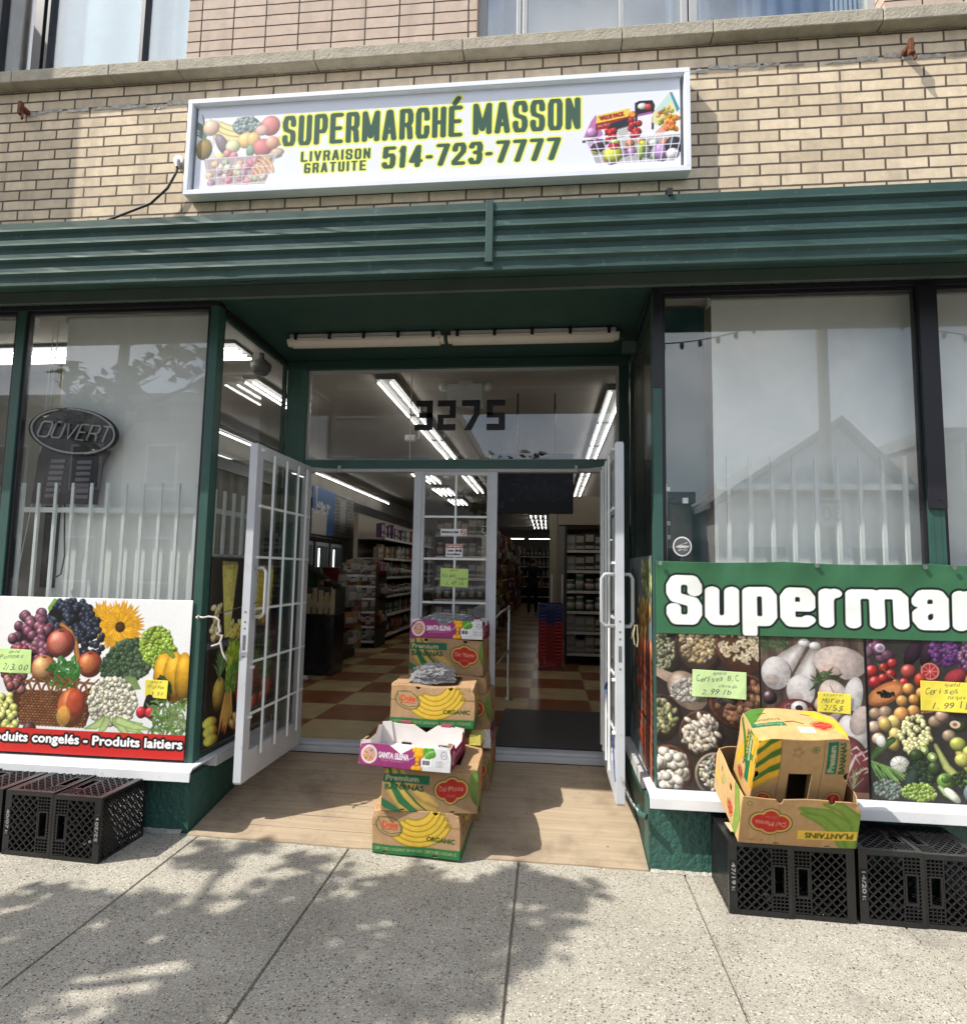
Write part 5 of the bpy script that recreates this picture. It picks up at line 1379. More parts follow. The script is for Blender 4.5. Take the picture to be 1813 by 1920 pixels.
# ------------------------------------------------------------------ handwritten notes
def note(label, org, w, h, col, lines, rot=0.0, seed=0, ink=(.30, .31, .32), group=None, y=-0.016):
    c = Cv(w, h, col, .0028)
    c.speck(0, w, 0, h, .05)
    for t, x, yy, hh, fw, sh in lines: c.hand(t, x, yy, hh, ink, fw, rot=.03 + .05 * RNG.rand())
    cu, sn = math.cos(rot), math.sin(rot)
    f = lambda U, V: 0.002 + 0.016 * ((U / w - .5) ** 2) * (V / h) + .006 * np.sin(U * 25 + seed) * (1 - V / h)
    o = sheet('price_note', c, (org[0], y, org[1]), (cu, 0, sn), (-sn, 0, cu), M_PAPER, None, .0006, f)
    return tag(o, label, 'note', group)
LG = (.80, .92, .60); YL = (.94, .87, .33); LG2 = (.78, .90, .52)
note('pale green handwritten cherry price note on the nut poster', (.785, .645), .285, .145, (.80, .90, .64), [("special", .11, .12, .018, .075, .2), ("Cerises B.C", .02, .08, .030, .23, .15), ("canada", .14, .055, .018, .10, .2), ("2.99 lb", .05, .012, .028, .16, .3)], -.03, 1)
note('small yellow handwritten blackberry note on the chicken poster', (1.435, .588), .17, .105, YL, [("special", .03, .085, .014, .11, .2), ("Mûres", .02, .05, .026, .12, .1), ("2/5$", .03, .010, .026, .10, .2)], -.05, 2)
note('large yellow handwritten cherry note on the colourful vegetable poster', (1.955, .615), .26, .155, YL, [("special", .12, .13, .018, .08, .2), ("Cerises", .02, .085, .032, .17, .15), ("turquie", .13, .065, .018, .09, .2), ("1.99 lb", .06, .012, .034, .18, .15)], -.02, 3)
note('small yellow handwritten note on the fruit basket poster beside the aubergine', (-2.398, .517), .146, .107, YL, [("special", .03, .085, .014, .08, .2), ("Fraises", .015, .055, .022, .11, .15), ("3.99", .03, .012, .022, .09, .2)], -.02, 4)
note('pale green handwritten note at the left edge of the fruit basket poster', (-3.40, .635), .245, .145, LG, [("special", .09, .12, .018, .08, .2), ("Pommes", .03, .08, .028, .17, .15), ("2/3.00", .06, .015, .036, .16, .25)], -.02, 5)
note('bright green handwritten grape price note on the fixed glass between the doors', (-.812, 1.185), .212, .138, LG2, [("special", .07, .118, .012, .06, .2), ("Raisin", .015, .07, .026, .10, .1), ("rouge", .12, .055, .022, .08, .2), ("1.49 lb", .05, .012, .026, .13, .1)], -.03, 6, y=1.062)

def small_sign(label, cv, org, name='door_sign'):
    o = sheet(name, cv, org, X_, Z_, M_VINYL, None, .001, None); tag(o, label, 'sign'); return o
c = Cv(.20, .052, (.90, .91, .90), .002); c.text("DÉFENSE DE FUMER", .008, .019, .014, (.10, .12, .30), bold=.001, fitw=.13)
c.ell(.174, .026, .021, .021, (.70, .12, .12), shade=0); c.ell(.174, .026, .016, .016, (.92, .92, .91), shade=0); c.rect(.162, .187, .023, .028, (.12, .12, .12)); c.line([(.16, .040), (.188, .012)], .005, (.70, .12, .12))
small_sign('narrow white no smoking sign with red ring on the door glass', c, (-.817, 1.064, 1.568))
c = Cv(.128, .096, (.92, .92, .91), .002); c.rect(.004, .124, .066, .092, (.72, .20, .16)); c.text("AVERTISSEMENT", .010, .073, .012, (.95, .9, .88), bold=.0006, fitw=.108); c.text("Caméra", .010, .040, .016, (.08, .10, .30), bold=.001, fitw=.05); c.text("de surveillance", .010, .014, .014, (.08, .10, .30), bold=.001, fitw=.10); c.rect(.072, .095, .040, .054, (.1, .1, .1)); c.poly([(.095, .044), (.108, .052), (.108, .038)], (.1, .1, .1)); c.rect(.105, .118, .036, .058, (.12, .12, .12))
small_sign('small white camera warning sign with red heading on the door glass', c, (-.773, 1.064, 1.408))
# stickers on the right window
n = 28; b = MB()
b.prism([(.052 * math.cos(t), .056 * math.sin(t)) for t in np.linspace(0, 6.2832, n + 1)[:-1]], -.0012, 0, 'y')
st = thing('round_sticker', 'round black and white sticker on the right window glass above the banner corner', 'sticker', (.752, .0237, 1.464))
b.build('rim', mat('sticker_white', (.72, .72, .72), .5), st)
b = MB(); b.prism([(.045 * math.cos(t), .048 * math.sin(t)) for t in np.linspace(0, 6.2832, n + 1)[:-1]], -.0022, -.0013, 'y'); b.build('disc', mat('sticker_grey', (.10, .10, .10), .5), st)
b = MB(); r = random.Random(4)
b.prism([(-.038, -.004), (-.01, -.009), (.03, -.006), (.04, .003), (.01, .006), (-.02, .007)], -.0034, -.0023, 'y')
for k in range(9):
    x = -.03 + r.random() * .045; z = -.03 + r.random() * .055
    b.bar((x, -.0028, z), (x + .012 + r.random() * .008, -.0028, z + .004 + r.random() * .008), .001, .003)
b.build('emblem', mat('sticker_ink', (.55, .55, .55), .5), st)
b = MB((.772, .024, 1.725)); b.box(.757, .788, .0225, .0237, 1.71, 1.742); tag(b.build('paper_sticker', mat('sticker_paper', (.6, .6, .6), .6)), 'tiny white square sticker on the right window glass', 'sticker')

# ------------------------------------------------------------------ behind the shop windows
def blind(label, x0, x1, ztop, zbot, y=0.165, chain=None):
    t = thing('roller_blind', label, 'blind', ((x0 + x1) / 2, y, ztop))
    o = (x0 + x1) / 2, y, ztop
    b = MB(o); b.tube([(x0, y, ztop), (x1, y, ztop)], 0.022, 12); b.build('roller', M_BLIND, t, smooth=True)
    b = MB(o); b.box(x0 + .005, x1 - .005, y - .024, y - .022, zbot, ztop); b.box(x0 + .005, x1 - .005, y - .028, y - .018, zbot, zbot + .02); b.build('cloth', M_BLIND, t)
    b = MB(o); b.box(x0 - .012, x0 - .004, y - .03, y + .03, ztop - .03, ztop + .03); b.box(x1 + .004, x1 + .012, y - .03, y + .03, ztop - .03, ztop + .03); b.build('end_cap', M_WHITE, t)
    if chain:
        b = MB(o)
        for dx in (0, .035): b.tube([(chain + dx, y - .02, ztop), (chain + dx * .9 - .03, y - .02, 1.9 + dx)], 0.003, 5)
        b.tube([(chain - .03, y - .02, 1.9), (chain - .10, y - .02, 1.35), (chain - .12, y - .025, 1.05), (chain - .06, y - .02, .98), (chain - .01, y - .02, 1.08), (chain - .02, y - .02, 1.40), (chain + .002, y - .02, 1.935)], 0.003, 5)
        b.build('pull_chain', M_WHITE, t)
    return t
blind('drawn cream roller blind with pull chain behind the left window', -3.23, -2.19, 2.948, .20, chain=-3.33)
blind('drawn cream roller blind behind the wide right window', .958, 2.10, 2.955, .20)
blind('cream roller blind at the right edge behind the last window', 2.125, 3.2, 2.955, .20)
blind('rolled up cream blind behind the window at the left edge', -4.6, -3.50, 2.948, 2.86)

def grille(label, x0, x1, xs, zr, zt, zb, y=0.085):
    t = thing('window_grille', label, 'grille', ((x0 + x1) / 2, y, zb)); o = ((x0 + x1) / 2, y, zb)
    b = MB(o); b.box(x0, x1, y - .006, y + .006, zr - .016, zr + .016); b.build('rail', M_BAR, t)
    for x in xs:
        b = MB(o); b.box(x - .0095, x + .0095, y - .0255, y - .0065, zb, zt); b.build('bar', M_BAR, t)
    return t
grille('white barred grille with tall spikes in front of the left window blind', -3.40, -2.145, [-3.384, -3.15, -3.032, -2.904, -2.795, -2.674, -2.555, -2.436, -2.317, -2.195][0:1] + [-3.27, -3.15, -3.032, -2.904, -2.795, -2.674, -2.555, -2.436, -2.317, -2.195], 1.650, 1.823, .5)
grille('white barred grille in front of the blind of the right window', .955, 2.045, [1.023, 1.143, 1.265, 1.382, 1.501, 1.62, 1.739, 1.858, 1.977], 1.815, 1.985, .5)
t = thing('window_grille', 'short white barred grille in the side window behind the open left door', 'grille', (-2.14, .55, 1.38)); o = (-2.14, .55, 1.38)
b = MB(o); b.box(-2.146, -2.134, .08, .72, 1.648, 1.680); b.box(-2.15, -2.128, .08, 1.04, 1.372, 1.384); b.build('rail', M_BAR, t)
for y in (.157, .279, .402, .526, .65): b = MB(o); b.box(-2.133, -2.115, y - .0095, y + .0095, 1.384, 1.80); b.build('bar', M_BAR, t)
b = MB((.66, .12, .3)); b.box(.69, .95, .26, .30, .16, 2.96); b.box(.655, .69, .12, .30, .16, 2.96)
tag(b.build('wall_board', mat('teal_board', (.020, .075, .075), .5, .1)), 'dark teal board standing inside beside the right blind', 'board')
t = thing('steel_rail', 'slim steel upright with clamps behind the right window glass', 'rail', (.675, .10, .16)); o = (.675, .10, .16)
b = MB(o); b.box(.664, .684, .095, .112, .16, 1.83); b.build('upright', M_STEEL, t)
b = MB(o)
for z in (1.80, 1.60, 1.52): b.box(.655, .70, .085, .118, z - .012, z + .012)
b.build('clamp', M_STEEL, t)

# the unlit oval opening sign
t = thing('neon_sign', 'black oval opening sign with grey unlit tubes and hours plate in left window', 'neon sign', (-3.06, .062, 1.69)); o = (-3.06, .062, 1.69)
cx, cz = -3.062, 2.158; tl = -.03
ov = [(cx + .318 * math.cos(a), cz + .157 * math.sin(a) + tl * math.cos(a)) for a in np.linspace(0, 6.2832, 40)[:-1]]
b = MB(o); b.prism(ov, .060, .070, 'y'); b.build('oval_board', M_BLACKP, t, bevel=.002)
b = MB(o); b.prism([(-3.325, 1.690), (-2.865, 1.685), (-2.848, 1.93), (-2.80, 2.03), (-2.86, 2.12), (-3.26, 2.10), (-3.30, 2.0)], .0705, .078, 'y'); b.build('hours_plate', mat('hours_plate', (.020, .016, .018), .4), t)
b = MB(o)
for k in range(7): b.box(-3.205 + k * -.004, -3.105 + k * -.004, .0660, .0700, 1.955 - k * .0375, 1.977 - k * .0375)
for k in range(7): b.box(-3.02 + k * -.002, -2.92 + k * -.002, .0660, .0700, 1.948 - k * .0375, 1.970 - k * .0375)
b.build('hours_slots', mat('hours_slot', (.16, .15, .17), .5), t)
M_TUBE = mat('unlit_neon_tube', (.40, .42, .44), .25)
b = MB(o)
def arc(a0, a1, k): return [(cx + .318 * k * math.cos(a), .050, cz + .157 * k * math.sin(a) + tl * math.cos(a)) for a in np.linspace(R(a0), R(a1), 24)]
b.tube(arc(112, 310, .90), .0062, 8); b.tube(arc(-70, 98, .93), .0062, 8); b.build('oval_tube', M_TUBE, t, smooth=True)
gx = -3.288
for ch, w in (('O', .078), ('U', .066), ('V', .070), ('E', .056), ('R', .060), ('T', .060)):
    b = MB(o)
    for g in GLYPH[ch]:
        b.tube([(gx + u * w + (v - .5) * .035, .050, 2.108 + v * .098 - .03 * (gx + u * w - cx) / .3 * .9) for u, v in g], .0062, 7)
    b.build('tube_letter', M_TUBE, t, smooth=True); gx += w + .020
b = MB((-3.1, .09, 1.2)); b.tube([(-3.10, .085, 1.69), (-3.09, .09, 1.5), (-3.085, .10, 1.36), (-3.10, .10, 1.24), (-3.13, .10, 1.22)], .005, 6)
tag(b.build('power_cord', M_CABLE), 'thin black cord hanging under the unlit oval sign', 'cord')
b = MB((-3.2, .14, 1.0)); b.box(-3.27, -3.17, .13, .15, 1.15, 1.68); tag(b.build('dark_board', M_BLACKP), 'narrow dark panel behind the bars under the oval sign', 'panel')

# ------------------------------------------------------------------ small fittings on the facade
def iron_peg(label, x, z):
    b = MB((x, 0, z)); b.box(x - .018, x + .018, -.075, 0.0, z - .014, z + .012); b.box(x - .014, x + .01, -.08, -.05, z - .055, z + .035); b.bar((x, -.06, z), (x + .02, -.07, z - .09), .012, .02)
    tag(b.build('iron_bracket', M_RUST, bevel=.003), label, 'bracket')
iron_peg('rusty iron bracket stub on the bricks right of the sign', 2.045, 4.355)
iron_peg('rusty iron bracket stub on the bricks left of the sign', -3.52, 4.335)
b = MB((-.45, 0, 4.30)); b.box(-.47, -.40, -.03, 0, 4.295, 4.33); tag(b.build('iron_bracket', M_RUST), 'short rusty bracket peeping over the top edge of the sign', 'bracket')
t = thing('sign_cable', 'black cable sagging from the round fitting at the left end of the sign', 'cable', (-2.40, -.01, 3.92)); o = (-2.40, -.01, 3.92)
b = MB(o); b.tube([(-2.395, -.03, 3.90), (-2.40, -.05, 3.82), (-2.45, -.05, 3.72), (-2.56, -.05, 3.62), (-2.75, -.06, 3.545), (-2.86, -.2, 3.38), (-2.9, -.3, 3.29)], .0085, 7); b.build('cord', M_CABLE, t, smooth=True)
b = MB(o); b.tube([(-2.395, 0.0, 3.915), (-2.395, -.045, 3.915)], .034, 12); b.tube([(-2.395, -.045, 3.915), (-2.395, -.05, 3.90), (-2.392, -.05, 3.86)], .012, 7); b.build('junction_cap', M_STEEL, t)
b = MB((-3.4, -.3, 3.28)); b.tube([(-3.15, -.30, 3.285), (-3.02, -.32, 3.295), (-2.96, -.30, 3.285)], .014, 6); b.tube([(-3.05, -.30, 3.285), (-3.03, -.3, 3.32), (-3.0, -.28, 3.30)], .009, 6)
tag(b.build('cable_scrap', M_CABLE), 'scrap of black cable lying on the canopy at the left', 'cable')
b = MB((.62, -.45, 3.28)); b.box(.60, .625, -.47, -.44, 3.262, 3.30); b.tube([(.612, -.455, 3.30), (.605, -.43, 3.315), (.60, -.40, 3.29)], .006, 5)
tag(b.build('cable_clip', M_BLACKP), 'little black cable clip on the canopy edge under the sign', 'clip')
b = MB((-1.3, -.4, 3.27)); b.box(-1.75, -.83, -.40, -.32, 3.266, 3.285); b.box(-.52, -.36, -.40, -.32, 3.266, 3.285); 
tag(b.build('light_flashing', mat('pale_flashing', (.6, .55, .45), .7)), 'pale loose strip lying on the canopy below the sign', 'strip')

# tube lamps under the entrance ceiling
M_DIFF = mat('milky_diffuser', (.60, .55, .48), .35, .06, 6); M_HOUS = mat('lamp_housing', (.42, .40, .37), .5)
def batten(label, x0, x1, y, z):
    t = thing('tube_lamp', label, 'lamp', ((x0 + x1) / 2, y, z), group='tube lamps over the entrance'); o = ((x0 + x1) / 2, y, z)
    b = MB(o); b.box(x0 + .02, x1 - .02, y - .045, y + .045, z - .032, z); b.build('housing', M_HOUS, t, bevel=.006)
    b = MB(o); n = 9
    pr = [(y + .052 * math.cos(a), z - .034 + .052 * math.sin(a) * 1.05) for a in np.linspace(math.pi, 2 * math.pi, n)]
    b.prism(pr, x0 + .03, x1 - .03, 'x')
    b.prism([(y + (u - y) * .8, z - .034 + (v - z + .034) * .8) for u, v in pr], x0, x0 + .0299, 'x'); b.prism([(y + (u - y) * .8, z - .034 + (v - z + .034) * .8) for u, v in pr], x1 - .0299, x1, 'x')
    b.build('diffuser', M_DIFF, t, smooth=False)
    for k in range(5):
        x = x0 + .07 + (x1 - x0 - .14) * k / 4
        b = MB(o); b.box(x - .010, x + .010, y - .058, y - .050, z - .046, z - .006); b.box(x - .014, x + .014, y - .056, y - .047, z - .008, z + .002); b.build('clip', M_BLACKP, t)
batten('left one of the two long milky tube lamps above the entrance', -1.86, -.735, .56, 2.958)
batten('right one of the two long milky tube lamps above the entrance', -.705, .462, .56, 2.958)

# rope and wire on the door leaves
t = thing('rope_tie', 'white rope end hanging from a wire between the post and the left door', 'rope', (-2.08, .03, 1.0)); o = (-2.08, .03, 1.0)
b = MB(o); b.tube([(-2.085, -.004, 1.0), (-2.06, -.01, .998), (-2.03, -.005, 1.005), (-1.99, .0, 1.0), (-1.965, .0, .985), (-1.965, .0, .955), (-1.95, -.004, .92), (-1.97, -.006, .905), (-1.945, -.006, .89), (-1.935, -.006, .90), (-1.945, -.008, .86), (-1.93, -.006, .80), (-1.915, -.006, .77), (-1.90, -.008, .752)], .0062, 6)
b.tube([(-1.945, -.006, .86), (-1.955, -.007, .845), (-2.0, -.008, .83)], .006, 6); b.tube([(-2.09, -.002, 1.006), (-2.10, -.012, 1.0), (-2.09, -.014, .99)], .008, 6)
b.build('rope', mat('white_rope', (.66, .62, .55), .9, .1, 60, .4, 200), t, smooth=True)
b = MB(o); b.tube([(-2.03, -.002, 1.004), (-1.80, .16, 1.088)], .0026, 5); b.build('wire', M_CABLE, t)
t = thing('door_chain', 'short steel chain from the right door leaf to the green base', 'chain', (.48, .0, .08)); o = (.48, .0, .08)
A, B_ = Vector((.412, .075, .165)), Vector((.495, -.045, .028)); n = 12
for i in range(n):
    p = A.lerp(B_, i / n); q = A.lerp(B_, (i + 1.25) / n); p.z -= .02 * math.sin(math.pi * i / n); q.z -= .02 * math.sin(math.pi * (i + 1.25) / n)
    d = (q - p).normalized(); s_ = d.cross(Vector((0, 0, 1))).normalized() if i % 2 else d.cross(d.cross(Vector((0, 0, 1)))).normalized()
    b = MB(o); b.tube([p + s_ * .005, q + s_ * .005, q + d * .003, q - s_ * .005, p - s_ * .005, p - d * .003], .0019, 5, closed=True); b.build('link', M_STEEL, t)
b = MB(o); b.tube([(.505, .03, .03), (.50, -.045, .02), (.53, -.07, .015)], .017, 8); b.build('bolt', M_GREEN, t)
t = thing('cord_loop', 'thin yellowish cord loop hanging on the right door handle', 'cord', (.51, .13, .99)); o = (.51, .13, .99)
b = MB(o); b.tube([(.50, .115, 1.012), (.49, .11, .95), (.497, .112, .90), (.51, .115, .885), (.518, .12, .92), (.512, .12, 1.012)], .0035, 5)
b.tube([(.50, .12, 1.0), (.485, .12, .97), (.48, .12, .93)], .003, 5); b.build('cord', mat('yellow_cord', (.55, .50, .30), .8), t)
b = MB((.36, .9, .3)); b.tube([(.383, .50, .60), (.372, .47, .55), (.38, .42, .50), (.388, .30, .35), (.388, .14, .12)], .004, 5); b.tube([(.378, .50, .62), (.36, .47, .58), (.378, .44, .57)], .007, 5)
tag(b.build('blue_cord', mat('blue_cord', (.03, .06, .25), .7)), 'blue cord tied along the right door leaf', 'cord')
# ------------------------------------------------------------------ milk crates (they lie on one side)
CW, CD, CH = 0.284, 0.352, 0.333
def wall_panel(b, P3, H, mirror=False):
    """lattice wall drawn in (u: base 0 -> rim .284, v: 0 -> H); P3 maps (u, v, depth) to space"""
    def bar(u0, v0, u1, v1, w, d=0.012):
        a = Vector((u0, v0)); c = Vector((u1, v1)); n = (c - a).normalized(); s = Vector((-n.y, n.x)) * (w / 2)
        q = [a - s, c - s, c + s, a + s]
        vs = [P3(p.x, p.y, 0) for p in q] + [P3(p.x, p.y, d) for p in q]
        b.add(vs, [(0, 1, 2, 3), (7, 6, 5, 4), (0, 4, 5, 1), (1, 5, 6, 2), (2, 6, 7, 3), (3, 7, 4, 0)])
    bar(.019, 0, .019, H, .038, .008)                        # solid strip along the base
    bar(.038, .012, CW, .012, .024, .010); bar(.038, H - .012, CW, H - .012, .024, .010)
    bar(.276, .024, .276, H - .024, .016, .016)              # rim
    u0, u1, v0, v1 = .040, .196, .026, H - .026
    bar(u1, v0, u1, v1, .006)
    st = .042
    for sgn in (1, -1):
        k = -12
        while k < 24:
            c0 = k * st; k += 1                              # line v = sgn*u + c
            pts = []
            for u in (u0, u1):
                pts.append((u, sgn * (u - u0) + c0 + v0))
            (ua, va), (ub, vb) = pts
            lo, hi = 0.0, 1.0
            for lim, s in ((v0, 1), (v1, -1)):
                fa, fb = s * (va - lim), s * (vb - lim)
                if fa < 0 and fb < 0: lo = 2; break
                if fa < 0: lo = max(lo, fa / (fa - fb))
                elif fb < 0: hi = min(hi, fa / (fa - fb))
            if lo < hi - .02: bar(ua + (ub - ua) * lo, va + (vb - va) * lo, ua + (ub - ua) * hi, va + (vb - va) * hi, .0056, .010)
    for v in np.arange(v0 + .004, v1, .0165):                 # ribs round the hand hole
        if abs(v - H / 2) < .070: bar(.197, v, .201, v, .004); bar(.259, v, .268, v, .004)
        else: bar(.199, v, .268, v, .004)
    for u in (.214, .232, .250): bar(u, v0, u, H / 2 - .070, .0035); bar(u, H / 2 + .070, u, v1, .0035)
    bar(.205, H / 2 - .062, .205, H / 2 + .062, .008); bar(.255, H / 2 - .062, .255, H / 2 + .062, .008); bar(.201, H / 2 - .065, .259, H / 2 - .065, .008); bar(.201, H / 2 + .065, .259, H / 2 + .065, .008)
def make_crate(label, loc, mir, rz, group):
    t = thing('milk_crate', label, 'crate', loc, rz, group)
    s = -1 if mir else 1
    walls = [lambda u, v, d: (s * u, d, v), lambda u, v, d: (s * u, CD - d, v)]
    for f in walls:
        b = MB(); wall_panel(b, f, CH); b.build('side_wall', M_BLACKP, t)
    for f in (lambda u, v, d: (s * u, v, CH - d), lambda u, v, d: (s * u, v, d)):
        b = MB(); wall_panel(b, lambda u, v, d, f=f: f(u, .001 + v * (CD - .002) / CH, .001 + d), CH); b.build('side_wall', M_BLACKP, t)
    b = MB()                                                  # the closed lattice base
    for y0, y1, z0, z1 in ((0, .016, .0, CH), (CD - .016, CD, .0, CH), (.016, CD - .016, 0, .016), (.016, CD - .016, CH - .016, CH)): b.box(s * -.001, s * .010, y0 + .0005, y1 - .0005, z0 + .0005, z1 - .0005)
    n = 15
    for i in range(-n, n):
        for sg in (1, -1):
            c0 = i * .026
            pa = []
            for y in np.linspace(.014, CD - .014, 40):
                z = sg * (y - CD / 2) * 1.35 + CH / 2 + c0
                if .014 < z < CH - .014: pa.append((y, z))
            if len(pa) > 2: b.bar((s * .004, pa[0][0], pa[0][1]), (s * .004, pa[-1][0], pa[-1][1]), .005, .008 if sg > 0 else .0072, up=(1, 0, 0))
    b.build('base', M_BLACKP, t)
    return t
M_CLET = printed('crate_lettering', .5, .3)
def crate_text(t, txt, mir, up):
    c = Cv(.030, .145, (.10, .10, .10), .0018)
    if up: c.text(txt, .022, .012, .017, (.58, .58, .58), bold=.0009, fitw=.098, rot=math.pi / 2); c.rect(.007, .023, .122, .124, (.8, .8, .8)); c.text("K", .022, .124, .013, (.7, .7, .7), rot=math.pi / 2)
    else: c.text(txt, .008, .133, .017, (.58, .58, .58), bold=.0009, fitw=.098, rot=-math.pi / 2); c.rect(.007, .023, .021, .023, (.8, .8, .8)); c.text("C", .008, .016, .013, (.7, .7, .7), rot=-math.pi / 2)
    s = -1 if mir else 1
    x0 = .004 if not mir else -.034
    sheet('lettering', c, (x0, -.0015, .10), X_, Z_, M_CLET, t, .001, origin=(0, 0, 0))
GC = 'black milk crates lying along the shop front'
crs = [(.868, 0, '47/19', 'black milk crate marked 47/19 under the plantain box, its latticed base facing the entrance'),
       (1.438, 1, None, 'black milk crate under the right half of the plantain box'),
       (1.462, 0, '14/20', 'black milk crate marked 14/20 right of the plantain box'),
       (2.032, 1, None, 'black milk crate at the right edge of the photo beside crate 14/20')]
for x, mir, txt, lab in crs:
    z = zg(x, -.37) + .001
    t = make_crate(lab, (x, -.372 + (.012 if x > 1.45 else 0), z), mir, R(-1.0), GC)
    if txt: crate_text(t, txt, mir, False)
for x, mir, txt, lab, up in ((-2.330, 1, '52/20', 'black milk crate marked 52/20 nearest the entrance on the left', True), (-2.900, 0, '40/07', 'black milk crate marked 40/07 under the fruit poster', False),
                             (-2.922, 1, None, 'black milk crate left of crate 40/07 at the left edge', False), (-3.50, 0, None, 'leftmost black milk crate under the fruit poster', False)):
    t = make_crate(lab, (x, -.415 - (x + 2.33) * .035, zg(x, -.41) + .001), mir, R(-2.0), GC)
    if txt: crate_text(t, txt, mir, up)

# ------------------------------------------------------------------ printed cartons
KB = (.70, .570, .425); KD = (.635, .515, .38)
GN = (.16, .42, .30); DG = (.20, .30, .16)
def shield(c, x, y, w, h, rot=0.0, small=False):
    """fruit brand shield: three-lobed red field with yellow and green edges"""
    cu, sn = math.cos(rot), math.sin(rot)
    def e(u, v, a, b, col): c.ell(x + u * cu - v * sn, y + u * sn + v * cu, a, b, col, rot=rot, shade=0)
    for k, col in ((.11, (.22, .28, .14)), (.075, (.80, .66, .36)), (0, (.70, .21, .18))):
        g = k * h
        e(-.25 * w, .02 * h, .25 * w + g, .33 * h + g, col); e(.25 * w, .02 * h, .25 * w + g, .33 * h + g, col)
        e(0, .05 * h, .27 * w + g, .43 * h + g, col); e(0, -.22 * h, .20 * w + g, .30 * h + g, col)
    hh = .21 * h
    u, v = -.40 * w, -.03 * h
    c.text("Del Monte", x + u * cu - v * sn, y + u * sn + v * cu, hh, (.86, .70, .55), bold=.0009 if not small else .0005, fitw=.80 * w, rot=rot)
    u, v = -.14 * w, -.27 * h
    c.text("Quality", x + u * cu - v * sn, y + u * sn + v * cu, hh * .5, (.78, .50, .42), fitw=.28 * w, rot=rot, shear=.2)
def kraft(w, h, col=KB, res=.004):
    c = Cv(w, h, col, res); c.speck(0, w, 0, h, .06)
    for _ in range(5):                                        # creases, smudges and a strip of tape
        x, y = rnd.random() * w, rnd.random() * h; a = rnd.choice([0, 1.57, rnd.random() * 3]); l = .05 + rnd.random() * .2
        c.line([(x, y), (x + l * math.cos(a), y + l * math.sin(a))], .0025, tuple(v * rnd.choice([.8, 1.12]) for v in col), a=.55)
        c.ell(rnd.random() * w, rnd.random() * h, .02 + rnd.random() * .06, .015 + rnd.random() * .03, tuple(v * .82 for v in col), rot=rnd.random() * 3, shade=0, a=.22)
    for i in range(int(w / .012)): c.line([(i * .012, 0), (i * .012, h)], .003, tuple(v * .97 for v in col), a=.4)
    return c
def dole_front(w=.50, h=.243):
    c = kraft(w, h); s = w / .5
    for r0, a0, a1, wd in ((.235, 3.75, 5.75, .030), (.205, 3.85, 5.85, .030), (.175, 3.95, 5.95, .030), (.145, 4.05, 6.05, .028), (.115, 4.2, 6.2, .026)):
        banana(c, .255 * s, .285, r0 * .92, a0, a1, wd * 1.25, (.85, .70, .26), line=(.36, .36, .12))
    c.ell(.345 * s, .255, .05, .05, KB, shade=0, a=0)
    c.ell(.10 * s, .155, .078, .052, (.24, .30, .14), rot=-.25, shade=0); c.ell(.10 * s, .155, .073, .048, KB, rot=-.25, shade=0)
    c.poly([(.035, .205), (.12, .208), (.165, .17), (.17, .125), (.10, .118), (.05, .14)], KB); c.line([(.036, .205), (.12, .207), (.158, .182), (.171, .128), (.105, .115), (.062, .132), (.036, .205)], .0035, (.24, .30, .14))
    c.text("Dole", .062, .150, .034, (.80, .30, .18), bold=.0028, fitw=.088); c.rect(.062, .152, .139, .1435, (.62, .26, .16))
    c.text("ORGANIC", .315 * s, .088, .024, (.24, .32, .15), bold=.0012, fitw=.155 * s, rot=-.02)
    c.rect(0, w, 0, .052, (.20, .45, .27)); c.text("CERTIFIED ORGANIC BANANAS  CERTIFIED ORGANIC", .012, .021, .018, (.76, .68, .48), bold=.0009, fitw=w - .03)
    c.rect(0, .035, .155, .158, (.35, .28, .16)); c.rect(w - .09, w, .165, .168, (.35, .28, .16))
    return c
def dole_side(d=.38, h=.243):
    c = kraft(d, h, KD); c.rect(0, d, 0, .052, (.19, .42, .25)); c.ell(.09, .15, .05, .045, (.45, .28, .14), shade=0); c.ell(.09, .15, .044, .039, KD, shade=0); c.text("Dole", .06, .14, .024, (.62, .27, .17), bold=.002, fitw=.06)
    banana(c, .24, .25, .12, 3.9, 5.6, .03, (.78, .64, .26), line=(.34, .33, .14)); c.text("CERTIFIED ORGANIC", .015, .02, .017, (.70, .62, .44), fitw=d - .05)
    return c
def dole_top(w=.50, d=.38):
    c = kraft(w, d); c.line([(.02, .012), (.02, .05), (.11, .05), (.14, .03)], .003, (.30, .32, .16)); c.text("Dole", .04, .018, .022, (.78, .32, .20), bold=.0015, fitw=.06); c.text("CERTIFIED ORGANIC BANANAS", .18, .022, .012, (.45, .38, .22), fitw=.2)
    return c
